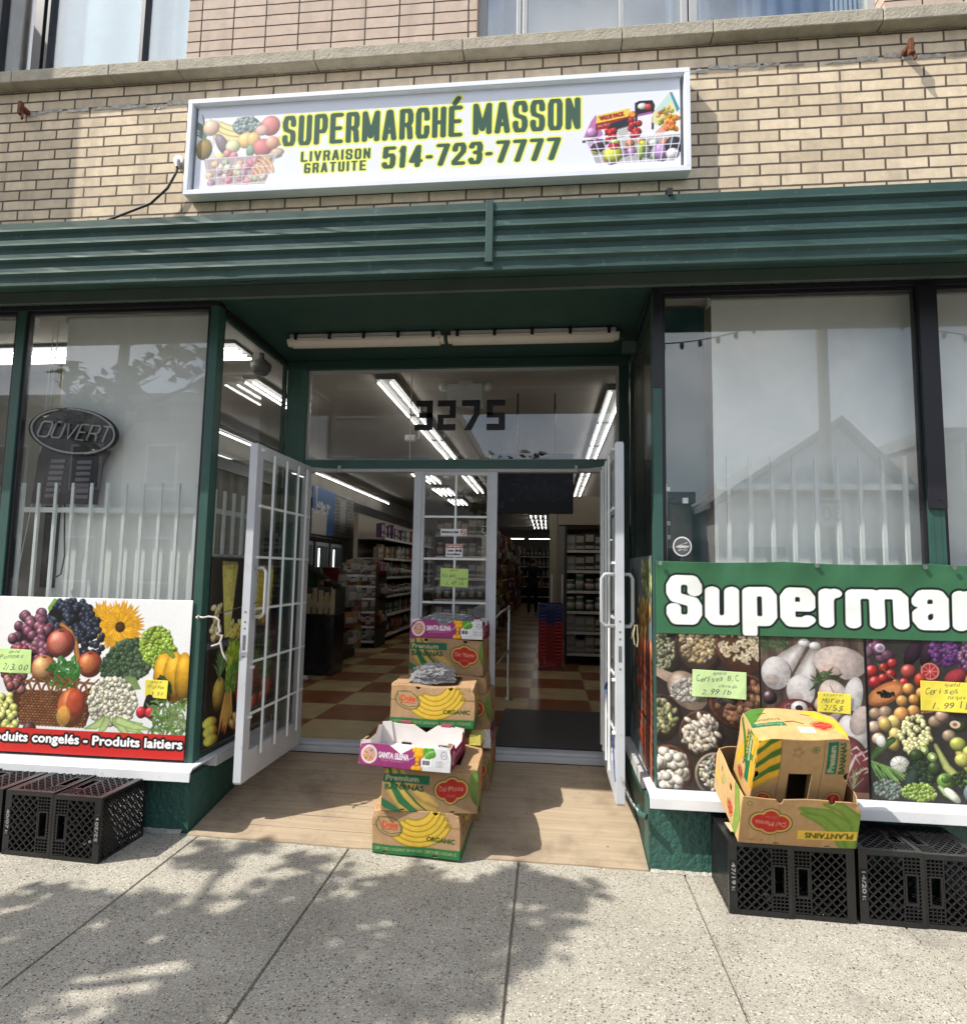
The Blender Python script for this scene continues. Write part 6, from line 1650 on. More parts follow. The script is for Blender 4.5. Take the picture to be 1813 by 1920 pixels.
def monte_front(w=.53, h=.243, veg=True):
    c = kraft(w, h, KD)
    for pts, wd, col in (([(.02, .23), (.05, .12), (.12, .03), (.20, -.01)], [.02, .05, .055, .03], (.78, .66, .34)), ([(.06, .24), (.085, .14), (.17, .05), (.30, .02)], [.02, .045, .06, .02], (.80, .67, .34)), ([(.10, .24), (.14, .16), (.24, .09), (.315, .045)], [.02, .03, .055, .012], (.80, .66, .36)),
                         ([(.035, .24), (.065, .13), (.11, .06), (.20, -.01)], [.012, .032, .040, .03], (.22, .46, .30)), ([(.09, .22), (.12, .13), (.20, .05), (.26, .005)], [.006, .012, .012, .005], (.24, .40, .22)), ([(-.01, .06), (.03, .035), (.10, .0)], [.03, .04, .02], (.22, .46, .30))):
        c.band(pts, wd, col, tuple(v * .9 for v in col))
    c.rect(.004, .262, .158, .206, (.17, .40, .28)); c.text("Premium", .018, .168, .029, (.70, .66, .52), bold=.0022, fitw=.185); c.text("BANANAS", .018, .118, .030, (.17, .34, .22), bold=.0022, fitw=.215)
    shield(c, .385, .128, .165, .128)
    c.ell(.535, .135, .05, .10, (.42, .52, .24), rot=.15, shade=.2, hl=0); c.text("PRODUCT OF ECUADOR", .40, .222, .008, (.42, .36, .26), fitw=.10)
    return c
def monte_side(d=.39, h=.243):
    c = kraft(d, h, KD); c.band([(.05, .24), (.10, .12), (.06, .0)], [.03, .05, .03], (.42, .52, .24)); shield(c, .25, .12, .13, .10, small=True); c.band([(.33, .24), (.37, .12), (.33, .02)], [.03, .06, .03], (.76, .62, .30))
    return c
def grape_front(w=.52, h=.125):
    P_ = (.60, .25, .455); c = Cv(w, h, P_, .0032); c.speck(0, w, 0, h, .04)
    c.rect(.335, w, 0, h, (.85, .85, .85))
    c.poly([(.30, 0), (.345, 0), (.36, .05), (.345, .09), (.36, h), (.31, h), (.32, .07)], P_)
    for x, y, r_ in ((.322, .112, .020), (.345, .105, .022), (.333, .083, .020), (.355, .085, .016), (.335, .058, .014), (.333, .035, .011), (.318, .010, .018), (.345, .010, .018)): c.ell(x, y, r_, r_, (.93, .68, .17), shade=.25, hl=0)
    for x, y, r_ in ((.385, .10, .022), (.405, .112, .020), (.415, .092, .020), (.392, .078, .018), (.375, .117, .012)): c.ell(x, y, r_, r_, (.38, .64, .24), shade=.2, hl=0)
    c.line([(.375, .085), (.40, .105), (.42, .108)], .003, (.85, .88, .8))
    c.ell(.058, .064, .047, .052, (.90, .88, .87), shade=0); c.ell(.058, .064, .036, .040, (.82, .58, .42), shade=0); c.ell(.058, .075, .028, .022, (.80, .62, .58), shade=0)
    for _ in range(26): c.ell(.058 + rnd.uniform(-.028, .028), .064 + rnd.uniform(-.032, .03), .005, .004, rnd.choice([(.55, .35, .5), (.90, .66, .40), (.45, .36, .32), (.88, .78, .70)]), shade=0)
    for i in range(16):
        a = math.pi * (1.05 - i / 15 * 1.1); c.ell(.058 + .0415 * math.cos(a), .064 + .046 * math.sin(a), .0022, .003, (.45, .32, .38), shade=0)
    c.text("SANTA ELENA", .116, .052, .030, (.93, .90, .92), bold=.0011, fitw=.168); c.rect(.122, .285, .047, .0485, (.85, .75, .82)); c.text("TABLE GRAPES PRODUCT OF CHILE", .128, .035, .007, (.90, .82, .88), fitw=.135)
    c.line([(.285, .058), (.305, .065), (.315, .08)], .003, (.92, .85, .9))
    c.rect(.355, .412, .026, .066, (.92, .92, .91))
    for i in range(14): c.rect(.362 + i * .003, .3632 + i * .003 + (i % 3) * .0006, .033, .058, (.15, .15, .17))
    c.ell(.482, .090, .020, .022, (.35, .35, .36), shade=0); c.ell(.482, .090, .0175, .0195, (.85, .85, .85), shade=0); c.text("125", .482, .083, .013, (.3, .3, .32), bold=.0007, align='c')
    for i in range(4): c.text("PRODUCE OF CHILE", .440, .052 - i * .009, .005, (.55, .55, .58), fitw=.06)
    return c
def grape_end(d=.38, h=.125):
    c = Cv(d, h, (.52, .17, .28), .0036); c.ell(.06, .06, .03, .036, (.85, .75, .74), shade=0); c.ell(.06, .06, .022, .028, (.62, .32, .36), shade=0); c.text("SANTA ELENA", .11, .05, .024, (.82, .66, .70), fitw=.14); return c
def plain(w, h, col=KB, res=.005): return kraft(w, h, col, res)

def carton_mesh(name, W, D, H, cv, keep=None, mats=None, bulge=.004, skip=()):
    keep = keep or {}
    def f_(kind):
        def B(U, V, w, h): return bulge * np.sin(math.pi * np.clip(U / w, 0, 1)) * np.sin(math.pi * np.clip(V / h, 0, 1))
        return {'front': lambda U, V: (-W / 2 + U, -B(U, V, W, H), V), 'right': lambda U, V: (W / 2 + B(U, V, D, H), U, V),
                'left': lambda U, V: (-W / 2 - B(U, V, D, H), D - U, V), 'back': lambda U, V: (W / 2 - U, D + 0 * U, V),
                'top': lambda U, V: (-W / 2 + U, V, H + 0 * U), 'bottom': lambda U, V: (-W / 2 + U, D - V, 0 * U)}[kind]
    parts = []
    for k in ('front', 'right', 'left', 'back', 'top', 'bottom'):
        if k in skip: continue
        dims = {'front': (W, H), 'back': (W, H), 'right': (D, H), 'left': (D, H), 'top': (W, D), 'bottom': (W, D)}[k]
        c = cv.get(k)
        if c is None or abs(c.w - dims[0]) > 1e-6 or abs(c.h - dims[1]) > 1e-6: c = plain(*dims, res=.004)
        parts.append((c, f_(k), keep.get(k), 0))
    me = sheet_mesh(name, parts, mats or [M_CARD, M_KRAFT])
    n = len(me.vertices); co = np.empty(n * 3, np.float32); me.vertices.foreach_get('co', co); co = co.reshape(-1, 3)
    s = RNG.rand(12) * 6; x, y, z = co.T.copy()
    d = np.stack([np.sin(9 * z + 5 * y + s[0]) + .6 * np.sin(21 * y + 13 * z + s[1]), np.sin(8 * x + 7 * z + s[2]) + .6 * np.sin(19 * x + 11 * z + s[3]), np.sin(8 * x + 6 * y + s[4]) + .7 * np.sin(17 * x - 9 * y + s[5])], 1)
    up = np.clip(z / H, 0, 1)[:, None]
    co += d * (.0012 + .0022 * up) * (1.6 if bulge > .0035 else 1)
    for cx_ in (-W / 2, W / 2):
        for cy_ in (0, D):                                  # crushed upper corners
            q = np.exp(-((x - cx_) ** 2 + (y - cy_) ** 2 + (z - H) ** 2) / .035 ** 2) * (.004 + .014 * RNG.rand())
            co[:, 2] -= q; co[:, 0] -= np.sign(cx_) * q * .7; co[:, 1] += (1 if cy_ == 0 else -1) * q * .5
    me.vertices.foreach_set('co', co.ravel()); me.update()
    return me
def carton(label, W, D, H, cv, loc, rz=0.0, tilt=0.0, keep=None, skip=(), mats=None, group=None, name='cardboard_box', bulge=.004):
    t = thing(name, label, 'box', loc, group=group, rot=(tilt, 0, rz))
    me = carton_mesh('carton', W, D, H, cv, keep, mats, bulge, skip)
    o = bpy.data.objects.new('carton', me); COL.objects.link(o); o.parent = t
    md = o.modifiers.new('solid', 'SOLIDIFY'); md.thickness = .004; md.offset = -1; md.material_offset = 1
    return t
def notch(x0, r): return lambda U, V: ((U - x0) ** 2 + V ** 2) > r * r
def front_holes(W, H, bottom=(), top=()):
    def k(U, V):
        m = np.ones(U.shape, bool)
        for x in bottom: m &= ((U - x) ** 2 + (V * 1.2) ** 2) > .016 ** 2
        for x in top: m &= ((U - x) ** 2 + ((H - V) * .75) ** 2) > .015 ** 2
        return m
    return k
def side_slots(D, H):
    def k(U, V):
        m = np.ones(U.shape, bool)
        for x, y in ((D * .62, H * .78), (D * .45, H * .42)): m &= (((U - x) / .011) ** 2 + ((V - y) / .028) ** 2) > 1
        return m
    return k
# front stack on the ramp edge
GB = 'cardboard boxes stacked in the doorway'
T4 = R(4.0)
carton('bottom banana box of the front stack, big yellow banana print and green foot strip', .50, .38, .243, {'front': dole_front(), 'right': dole_side(), 'left': dole_side(), 'top': dole_top()}, (-.715, -.075, -.262), R(-4), T4,
       keep={'front': front_holes(.5, .243, (.075, .36), (.365,)), 'right': side_slots(.38, .243), 'top': lambda U, V: ~((abs(U - .25) < .12) & (abs(V - .19) < .10))}, group=GB)
carton('brown banana box with red shield and green heading, second from the bottom in front', .53, .39, .238, {'front': monte_front(.53, .238), 'right': monte_side(.39, .238), 'left': monte_side(.39, .238)}, (-.640, -.098, -.017), R(2.5), T4,
       keep={'front': front_holes(.53, .238, (.12, .395)), 'right': side_slots(.39, .238), 'top': lambda U, V: ~((abs(U - .265) < .16) & (abs(V - .19) < .12))}, group=GB)
# tilted purple tray on top
def tray(label, loc, rz, rx, ry=0.0, W=.52, D=.38, H=.125):
    t = thing('grape_tray', label, 'box', loc, group=GB, rot=(rx, ry, rz))
    def kf(U, V):
        a = np.abs(U - W * .46); m = V < H - np.clip(.045 - np.abs(U - W * .46) * .62, 0, .045)
        return m
    def ks(U, V): return V < H - .034 * (np.abs(U - D / 2) < D * .30) * np.clip((D * .30 - np.abs(U - D / 2)) / .03, 0, 1)
    cvs = {'front': grape_front(W, H), 'right': grape_end(D, H), 'left': plain(D, H, KB, .0036), 'back': grape_front(W, H), 'bottom': plain(W, D, KB)}
    me = carton_mesh('tray', W, D, H, cvs, {'front': kf, 'back': kf, 'right': ks, 'left': ks}, [M_CARD, M_WHITECARD], .003, skip=('top',))
    o = bpy.data.objects.new('tray', me); COL.objects.link(o); o.parent = t
    md = o.modifiers.new('solid', 'SOLIDIFY'); md.thickness = .004; md.offset = -1; md.material_offset = 1
    for sx in (-1, 1):                                     # folded corner gussets and stacking tabs
        for yy in (.012, D - .012):
            b = MB(); b.add([(sx * (W / 2 - .006), yy, .004), (sx * (W / 2 - .085), yy, .004), (sx * (W / 2 - .062), yy, H + .012), (sx * (W / 2 - .006), yy, H + .004)], [(0, 1, 2, 3)]); b.build('corner_flap', M_WHITECARD, t, solid=.003)
        b = MB(); b.add([(sx * (W / 2 - .009), .01, H - .002), (sx * (W / 2 - .009), .09, H - .002), (sx * (W / 2 - .03), .08, H + .006), (sx * (W / 2 - .028), .015, H + .006)], [(0, 1, 2, 3)]); b.build('rim_flap', M_KRAFT, t, solid=.003)
    b = MB()
    for x in (-.11, .14): b.box(x - .03, x + .03, D - .004, D + .006, H - .001, H + .016)
    b.build('stacking_tab', mat('tray_tab', (.33, .05, .10), .7), t, bevel=.002)
    b = MB()
    for x in (-.10, .13): b.box(x - .03, x + .03, D - .0095, D - .0045, .002, .016)
    b.build('slot', M_BLACK, t)
    return t
tray('open purple grape tray tilted on top of the front stack', (-.775, -.165, .228), R(-4.5), R(3), R(1.5))
# back stack
carton('lowest brown box of the middle stack, mostly hidden behind the front stack', .52, .39, .238, {'front': monte_front(.52, .238), 'right': monte_side(.39, .238)}, (-.665, .30, -.205), R(3), R(5), group=GB)
carton('brown box under the topless banana box of the middle stack', .52, .39, .238, {'front': monte_front(.52, .238), 'right': monte_side(.39, .238)}, (-.675, .29, .052), R(2), R(2), group=GB, keep={'right': side_slots(.39, .238)})
b = MB((-.44, .27, .26)); b.box(-.47, -.40, .262, .40, .252, .312); b.box(-.40, -.397, .27, .36, .255, .30)
tag(b.build('yellow_tab', mat('yellow_card', (.62, .56, .12), .7, .2, 20), bevel=.003), 'bright yellow carton end sticking out of the middle stack', 'box')
D2 = carton('banana box with open lid holding clear plastic wrap, top of the middle stack', .515, .40, .245, {'front': dole_front(.515, .245), 'right': dole_side(.40, .245), 'top': dole_top(.515, .40)}, (-.700, .235, .352), R(2.5), R(1),
       keep={'front': front_holes(.515, .245, (), (.17, .37)), 'right': side_slots(.40, .245), 'top': lambda U, V: ~((np.abs(U - .2575) < .155) & (np.abs(V - .21) < .145))}, group=GB)
b = MB()
for sx in (-1, 1): b.add([(sx * .155, .07, .246), (sx * .155, .352, .246), (sx * .128, .352, .20), (sx * .128, .07, .20)], [(0, 1, 2, 3)])
b.build('lid_flap', M_KRAFT, D2, solid=.004)
# crumpled clear plastic
def plastic(label, loc, sx, sy, sz, seed):
    bm = bmesh.new(); bmesh.ops.create_icosphere(bm, subdivisions=5, radius=1)
    from mathutils import noise
    for v in bm.verts:
        p = v.co.copy(); q = Vector((seed, seed * 2.1, 0))
        d = 1 + .22 * noise.noise(p * 1.7 + q) - .30 * abs(noise.noise(p * 3.1 + q)) - .16 * abs(noise.noise(p * 7 + q)) - .07 * abs(noise.noise(p * 15 + q))
        v.co = Vector((p.x * sx, p.y * sy, max(p.z, -.35) * sz)) * d
    me = bpy.data.meshes.new('plastic_wrap'); bm.to_mesh(me); bm.free(); me.materials.append(M_PLAST)
    o = bpy.data.objects.new('plastic_wrap', me); COL.objects.link(o); o.location = loc
    return tag(o, label, 'plastic bag')
M_PLAST = bpy.data.materials.new('clear_plastic'); M_PLAST.use_nodes = True
nt = M_PLAST.node_tree; nt.nodes.clear()
_o = nt.nodes.new('ShaderNodeOutputMaterial'); _t = nt.nodes.new('ShaderNodeBsdfTransparent'); _t.inputs[0].default_value = (.90, .91, .93, 1)
_g = nt.nodes.new('ShaderNodeBsdfGlossy'); _g.inputs['Roughness'].default_value = .12; _f = nt.nodes.new('ShaderNodeLayerWeight'); _f.inputs[0].default_value = .35
_m = nt.nodes.new('ShaderNodeMixShader'); nt.links.new(_f.outputs['Fresnel'], _m.inputs[0]); nt.links.new(_t.outputs[0], _m.inputs[1]); nt.links.new(_g.outputs[0], _m.inputs[2])
_d = nt.nodes.new('ShaderNodeBsdfDiffuse'); _d.inputs[0].default_value = (.80, .81, .84, 1); _m2 = nt.nodes.new('ShaderNodeMixShader'); _m2.inputs[0].default_value = .22
nt.links.new(_m.outputs[0], _m2.inputs[1]); nt.links.new(_d.outputs[0], _m2.inputs[2]); nt.links.new(_m2.outputs[0], _o.inputs['Surface'])
plastic('crumpled clear plastic wrap bulging out of the open banana box', (-.735, .46, .62), .155, .12, .095, 1.3)
# stack against the fixed glass
carton('lowest brown box of the rear stack against the door glass', .50, .37, .236, {'front': monte_front(.50, .236), 'right': monte_side(.37, .236)}, (-.625, .665, -.140), 0, R(6), group=GB, keep={'right': side_slots(.37, .236)})
tray('purple grape tray with white label end sticking out right in the rear stack', (-.640, .655, .125), R(2), 0, 0, .535, .37, .122)
carton('brown box above the sticking out tray in the rear stack', .52, .37, .236, {'front': monte_front(.52, .236), 'right': monte_side(.37, .236)}, (-.640, .66, .250), R(1), 0, group=GB, keep={'right': side_slots(.37, .236)})
carton('slim brown box below the top box of the rear stack', .50, .37, .115, {}, (-.665, .66, .488), 0, 0, group=GB)
carton('brown banana box with red shield near the top of the rear stack', .51, .38, .236, {'front': monte_front(.51, .236), 'right': monte_side(.38, .236)}, (-.690, .655, .604), R(-1.5), 0, group=GB, keep={'front': front_holes(.51, .236, (), (.12, .39)), 'right': side_slots(.38, .236)})
tray('purple grape tray crowning the rear stack, clear film showing over its rim', (-.692, .655, .842), R(-2.5), R(-2), 0, .505, .36, .122)
plastic('clear film bunched up in the topmost grape tray', (-.70, .84, .955), .20, .12, .055, 4.2)

# ------------------------------------------------------------------ plantain box on the crates with a second box inside
def plantain_front(w=.53, h=.25):
    c = kraft(w, h, (.70, .56, .39))
    for pts, wd in (([(.02, .25), (.05, .14), (.14, .07), (.272, .045)], [.05, .065, .055, .018]), ([(.06, .25), (.10, .16), (.17, .10), (.262, .07)], [.03, .05, .05, .016]), ([(.0, .19), (.02, .09), (.09, .03), (.16, .02)], [.05, .06, .05, .02])):
        c.band(pts, wd, (.48, .58, .26), (.38, .50, .20))
    c.rect(.004, .272, .160, .208, (.88, .72, .28)); c.text("PLANTAINS", .022, .171, .028, (.36, .36, .14), bold=.0012, fitw=.215)
    shield(c, .395, .125, .165, .120)
    c.text("PRODUCT OF ECUADOR", .42, .225, .008, (.42, .34, .22), fitw=.09); c.ell(.495, .035, .014, .014, (.34, .40, .2), shade=0); c.ell(.495, .035, .011, .011, (.70, .56, .39), shade=0)
    c.a = c.a[::-1, ::-1].copy(); c.line([(.165, 0), (.167, .25)], .0025, (.56, .44, .30))
    return c
def plantain_left(d=.40, h=.25):
    c = kraft(d, h, (.82, .67, .47)); c.band([(.33, .25), (.36, .12), (.33, .0)], [.05, .075, .05], (.52, .62, .28), (.46, .56, .24)); shield(c, .26, .075, .07, .075, small=True)  # kraft lighter than on the front: sunlight on this side put into the colour
    c.rect(.0, .12, .10, .13, (.86, .72, .28)); c.ell(.15, .15, .02, .02, (.5, .4, .28), shade=0); c.poly([(.12, .2), (.2, .2), (.2, .14), (.14, .14)], (.70, .66, .42)); return c
TP = R(19)
PB = (1.158, -.430, .058)
PBX = carton('open plantain box with upside down lettering leaning on the milk crates and sill', .53, .40, .25, {'front': plantain_front(), 'left': plantain_left(), 'right': plain(.40, .25, res=.004), 'back': plain(.53, .25, res=.004)}, PB, R(1.2), TP,
       keep={'front': front_holes(.53, .25, (.17, .40), (.165, .40)), 'left': lambda U, V: ((((U - .12) / .010) ** 2 + ((V - .19) / .02) ** 2) > 1) & ((((U - .26) / .014) ** 2 + ((V - .185) / .02) ** 2) > 1)}, skip=('top',), group='boxes on the milk crates')
def inner_front(w=.42, h=.50):
    c = kraft(w, h, (.66, .53, .37))
    for i in range(4):
        c.band([(-.02, .22 + i * .075), (.05, .30 + i * .075), (.125, .34 + i * .075)], [.03, .045, .04], (.84, .64, .20), (.78, .58, .18)); c.band([(-.02, .26 + i * .075), (.05, .335 + i * .075), (.125, .375 + i * .075)], [.02, .032, .03], (.26, .42, .18), (.24, .40, .17))
    c.rect(.110, .300, 0, .50, (.66, .53, .37)); c.rect(.108, .111, .0, .5, (.50, .39, .26)); c.rect(.299, .302, .0, .5, (.50, .39, .26))
    shield(c, .055, .155, .105, .090, rot=math.pi / 2 * -1, small=True); shield(c, .372, .160, .115, .090, rot=math.pi / 2, small=True)
    c.rect(.315, .362, .325, .485, (.15, .40, .30)); c.text("Premium", .349, .335, .026, (.66, .64, .50), bold=.0013, fitw=.13, rot=math.pi / 2); c.text("BANANAS", .398, .325, .026, (.20, .32, .18), bold=.0013, fitw=.155, rot=math.pi / 2)
    for k in range(5): c.ell(.185 + .018 * math.cos(k * 1.257), .435 + .02 * math.sin(k * 1.257), .009, .009, (.46, .36, .24), shade=0); c.ell(.185 + .018 * math.cos(k * 1.257), .435 + .02 * math.sin(k * 1.257), .006, .006, (.66, .53, .37), shade=0)
    c.ell(.262, .45, .017, .018, (.30, .38, .22), shade=0); c.ell(.262, .45, .013, .014, (.66, .53, .37), shade=0); c.ell(.262, .45, .008, .009, (.30, .38, .22), shade=0)
    return c
def inner_left(d=.25, h=.50):
    c = kraft(d, h, (.82, .66, .44))  # lighter kraft than the front, the sunlit side painted in
    for pts, wd, col in (([(.23, .50), (.13, .42), (.05, .26)], [.02, .06, .05], (.90, .68, .20)), ([(.20, .50), (.19, .35), (.22, .22)], [.03, .06, .02], (.92, .70, .20)), ([(.02, .47), (.10, .40), (.16, .28)], [.03, .04, .01], (.28, .48, .20)), ([(.24, .38), (.17, .36), (.12, .28)], [.03, .035, .01], (.30, .50, .22))): c.band(pts, wd, col, tuple(v * .92 for v in col))
    c.rect(.152, .196, .22, .49, (.14, .44, .30)); c.text("Premium", .165, .475, .026, (.80, .76, .56), bold=.0013, fitw=.14, rot=-math.pi / 2); c.text("BANANAS", .118, .47, .028, (.24, .34, .14), bold=.0013, fitw=.17, rot=-math.pi / 2)
    shield(c, .10, .215, .055, .07, rot=-1.5, small=True); c.band([(.24, .5), (.225, .35), (.24, .23)], [.02, .03, .015], (.88, .68, .24))
    return c
def inner_top(w=.42, d=.25):
    c = kraft(w, d, (.80, .65, .44)); c.poly([(0, .25), (.0, .10), (.05, .16), (.12, .25)], (.30, .48, .20)); c.poly([(.28, .25), (.42, .0), (.42, .14), (.36, .25)], (.90, .70, .22))  # lighter kraft than the front, sunlight on the top painted in
    c.poly([(.0, .09), (.17, .105), (.16, .135), (.0, .12)], (.15, .42, .30)); c.text("Premium", .15, .128, .018, (.74, .70, .5), fitw=.12, rot=math.pi + .08); c.text("BANANAS", .15, .165, .018, (.25, .32, .16), fitw=.12, rot=math.pi + .08)
    shield(c, .335, .115, .09, .075, rot=-.15, small=True); c.rect(.215, .285, .06, .10, (.90, .90, .90)); c.line([(.17, .135), (.21, .145), (.25, .13)], .006, (.16, .12, .08)); c.line([(.06, .20), (.10, .205)], .005, (.25, .18, .1)); c.line([(.27, .21), (.31, .205)], .005, (.25, .18, .1))
    return c
def along(base, tilt, rz, off):
    m = Matrix.Translation(base) @ Matrix.Rotation(rz, 4, 'Z') @ Matrix.Rotation(tilt, 4, 'X')
    return m @ Vector(off)
IB = carton('brown banana box standing on end inside the plantain box, square hole in its front', .42, .25, .50, {'front': inner_front(), 'left': inner_left(), 'top': inner_top()}, along(PB, TP, R(1.2), (.012, .075, .008)), R(1.2), TP,
       keep={'front': lambda U, V: ~((np.abs(U - .205) < .053) & (V > .15) & (V < .325)) & ((((U - .0) / .022) ** 2 + ((V - .31) / .02) ** 2) > 1) & ((((U - .42) / .022) ** 2 + ((V - .31) / .02) ** 2) > 1)}, group='boxes on the milk crates')
b = MB(); b.box(-.058, -.050, .003, .04, .15, .33); b.box(.050, .058, .003, .04, .15, .33); b.box(-.0495, .0495, .003, .03, .326, .334); b.build('inner_flap', M_KRAFT, IB)
b = MB((.9, -.2, .04)); b.box(.90, .985, -.30, -.19, .052, .056); tag(b.build('cardboard_scrap', mat('pale_card', (.60, .48, .28), .8)), 'pale cardboard scrap under the plantain box on the crate', 'scrap')
# ------------------------------------------------------------------ inside the shop
def checker_mat():
    m, nt, b = nodes('checker_tiles'); L = nt.links.new
    tcn = nt.nodes.new('ShaderNodeTexCoord'); sep = nt.nodes.new('ShaderNodeSeparateXYZ'); L(tcn.outputs['Object'], sep.inputs[0])
    def cell(o, off):
        a = nt.nodes.new('ShaderNodeMath'); a.operation = 'ADD'; a.inputs[1].default_value = off; L(o, a.inputs[0])
        d = nt.nodes.new('ShaderNodeMath'); d.operation = 'DIVIDE'; d.inputs[1].default_value = .61; L(a.outputs[0], d.inputs[0])
        f = nt.nodes.new('ShaderNodeMath'); f.operation = 'FLOOR'; L(d.outputs[0], f.inputs[0]); return f.outputs[0]
    s = nt.nodes.new('ShaderNodeMath'); s.operation = 'ADD'; L(cell(sep.outputs['X'], 12.2 - .42), s.inputs[0]); L(cell(sep.outputs['Y'], .61 * 2 - 1.77), s.inputs[1])
    md = nt.nodes.new('ShaderNodeMath'); md.operation = 'MODULO'; md.inputs[1].default_value = 2; L(s.outputs[0], md.inputs[0])
    n = nt.nodes.new('ShaderNodeTexNoise'); n.inputs['Scale'].default_value = 5; n.inputs['Detail'].default_value = 7; L(tcn.outputs['Object'], n.inputs['Vector'])
    mi = nt.nodes.new('ShaderNodeMixRGB'); mi.inputs[1].default_value = (.23, .085, .032, 1); mi.inputs[2].default_value = (.44, .335, .165, 1); L(md.outputs[0], mi.inputs[0])
    mr = nt.nodes.new('ShaderNodeMapRange'); mr.inputs[1].default_value = .3; mr.inputs[2].default_value = .7; mr.inputs[3].default_value = .8; mr.inputs[4].default_value = 1.15; L(n.outputs['Fac'], mr.inputs[0])
    mu = nt.nodes.new('ShaderNodeVectorMath'); mu.operation = 'SCALE'; L(mi.outputs[0], mu.inputs[0]); L(mr.outputs[0], mu.inputs['Scale'])
    L(mu.outputs[0], b.inputs['Base Color']); b.inputs['Roughness'].default_value = .28
    return m
tag(MB().box(-3.9, 3.4, 1.171, 24, -.05, 0.0).build('shop_floor', checker_mat()), kind='structure')
M_INW = mat('shop_wall', (.24, .23, .20), .8, .08, 3); M_CEIL = mat('shop_ceiling', (.46, .43, .39), .8, .06, 2)
b = P(); b.box(-4.9, 3.6, .101, 24, 2.988, 3.015); b.build('shop_ceiling', M_CEIL, SHOP)
b = P(); b.box(-4.1, -3.9, 1.13, 24, -.05, 2.987); b.box(3.4, 3.6, .3, 24, -.05, 2.987); b.box(-3.9, 3.4, 22.8, 23, 0, 2.987); b.box(-9, -4.95, .11, .2, .15, 3); b.box(-4.95, -4.9, .11, 1.4, 0.0, 2.987); b.box(-4.9, -4.1, 1.35, 1.4, 0.0, 2.987); b.build('inner_wall', M_INW, SHOP)
b = P(); b.box(-3.92, -3.86, 1.14, 22, 2.45, 2.62); b.build('dark_fascia', M_BLACKP, SHOP)
tag(MB().box(-.40, .60, 1.172, 2.43, .001, .012).build('entrance_mat', mat('mat_rubber', (.035, .035, .036), .35, .25, 30, .4, 60)), 'dark rubber mat on the tiles inside the right doorway', 'mat')

M_LIT = emis('lit_tube', (1.0, .97, .92), 8.0)
M_LHOUS = mat('lamp_housing_grey', (.16, .16, .155), .5)
def ceiling_lamp(label, tubes, group='ceiling tube lamps', z=2.90, hous=True):
    """tubes: list of ((x,y),(x,y))"""
    cx_ = sum(a[0] + b_[0] for a, b_ in tubes) / 2 / len(tubes); cy_ = sum(a[1] + b_[1] for a, b_ in tubes) / 2 / len(tubes); o = (cx_, cy_, z)
    t = thing('ceiling_lamp', label, 'lamp', o, group=group)
    (xa, ya), (xb, yb) = tubes[0]; horiz = abs(xb - xa) > abs(yb - ya)
    x0 = min(min(a[0], b_[0]) for a, b_ in tubes); x1 = max(max(a[0], b_[0]) for a, b_ in tubes); y0 = min(min(a[1], b_[1]) for a, b_ in tubes); y1 = max(max(a[1], b_[1]) for a, b_ in tubes)
    b = MB(o); e = .03; b.box(x0 - (0 if horiz else e), x1 + (0 if horiz else e), y0 - (e if horiz else 0), y1 + (e if horiz else 0), z + .03, z + .085); b.build('housing', M_LHOUS, t)
    for a, c in tubes:
        b = MB(o); b.tube([(a[0], a[1], z), (c[0], c[1], z)], .0092, 8); b.build('tube', M_LIT, t, smooth=True)
    return t
ORD = ['first', 'second', 'third', 'fourth', 'fifth', 'sixth', 'seventh', 'eighth', 'ninth', 'tenth', 'eleventh', 'twelfth', 'thirteenth', 'fourteenth']
for i in range(6):
    y = 1.5 + i * 1.28
    ceiling_lamp(f'twin tube lamp over the left aisle, {ORD[i]} from the entrance', [((-1.465, y), (-1.465, y + 1.2)), ((-1.355, y), (-1.355, y + 1.2))])
for i in range(8):
    y = 1.9 + i * 1.28
    ceiling_lamp(f'twin tube lamp over the right aisle, {ORD[i]} from the entrance', [((.54, y), (.54, y + 1.2)), ((.645, y), (.645, y + 1.2))])
for i in range(7):
    y = 1.5 + i * 1.3
    ceiling_lamp(f'single tube lamp along the left wall, {ORD[i]} from the window', [((-3.72, y), (-3.72, y + 1.24))], z=2.82)
ceiling_lamp('four tube lamp over the display of the left window', [((-4.55, .70 + k * .075), (-2.33 + k * .0, .70 + k * .075)) for k in range(4)], z=2.93)
ceiling_lamp('short twin tube lamp seen through the side window behind the left door', [((-2.66, 1.5), (-2.66, 2.4)), ((-2.59, 1.5), (-2.59, 2.4))], z=2.92)
for i in range(3):
    y = 6.6 + i * 1.9
    ceiling_lamp(f'four tube lamp deep in the left aisle, {ORD[i]} row', [((-2.3 + k * .1, y), (-2.3 + k * .1, y + 1.1)) for k in range(4)])
for i in range(4):
    y = 14.2 + i * 1.5
    ceiling_lamp(f'four tube lamp over the far aisle end, {ORD[i]} row', [((-.52 + k * .14, y), (-.52 + k * .14, y + .75)) for k in range(4)], z=2.88)
ceiling_lamp('cross tube lamp above the counter at the back', [((-1.6, 20.5), (-.95, 20.5)), ((-.75, 20.5), (.05, 20.5))], z=2.55)

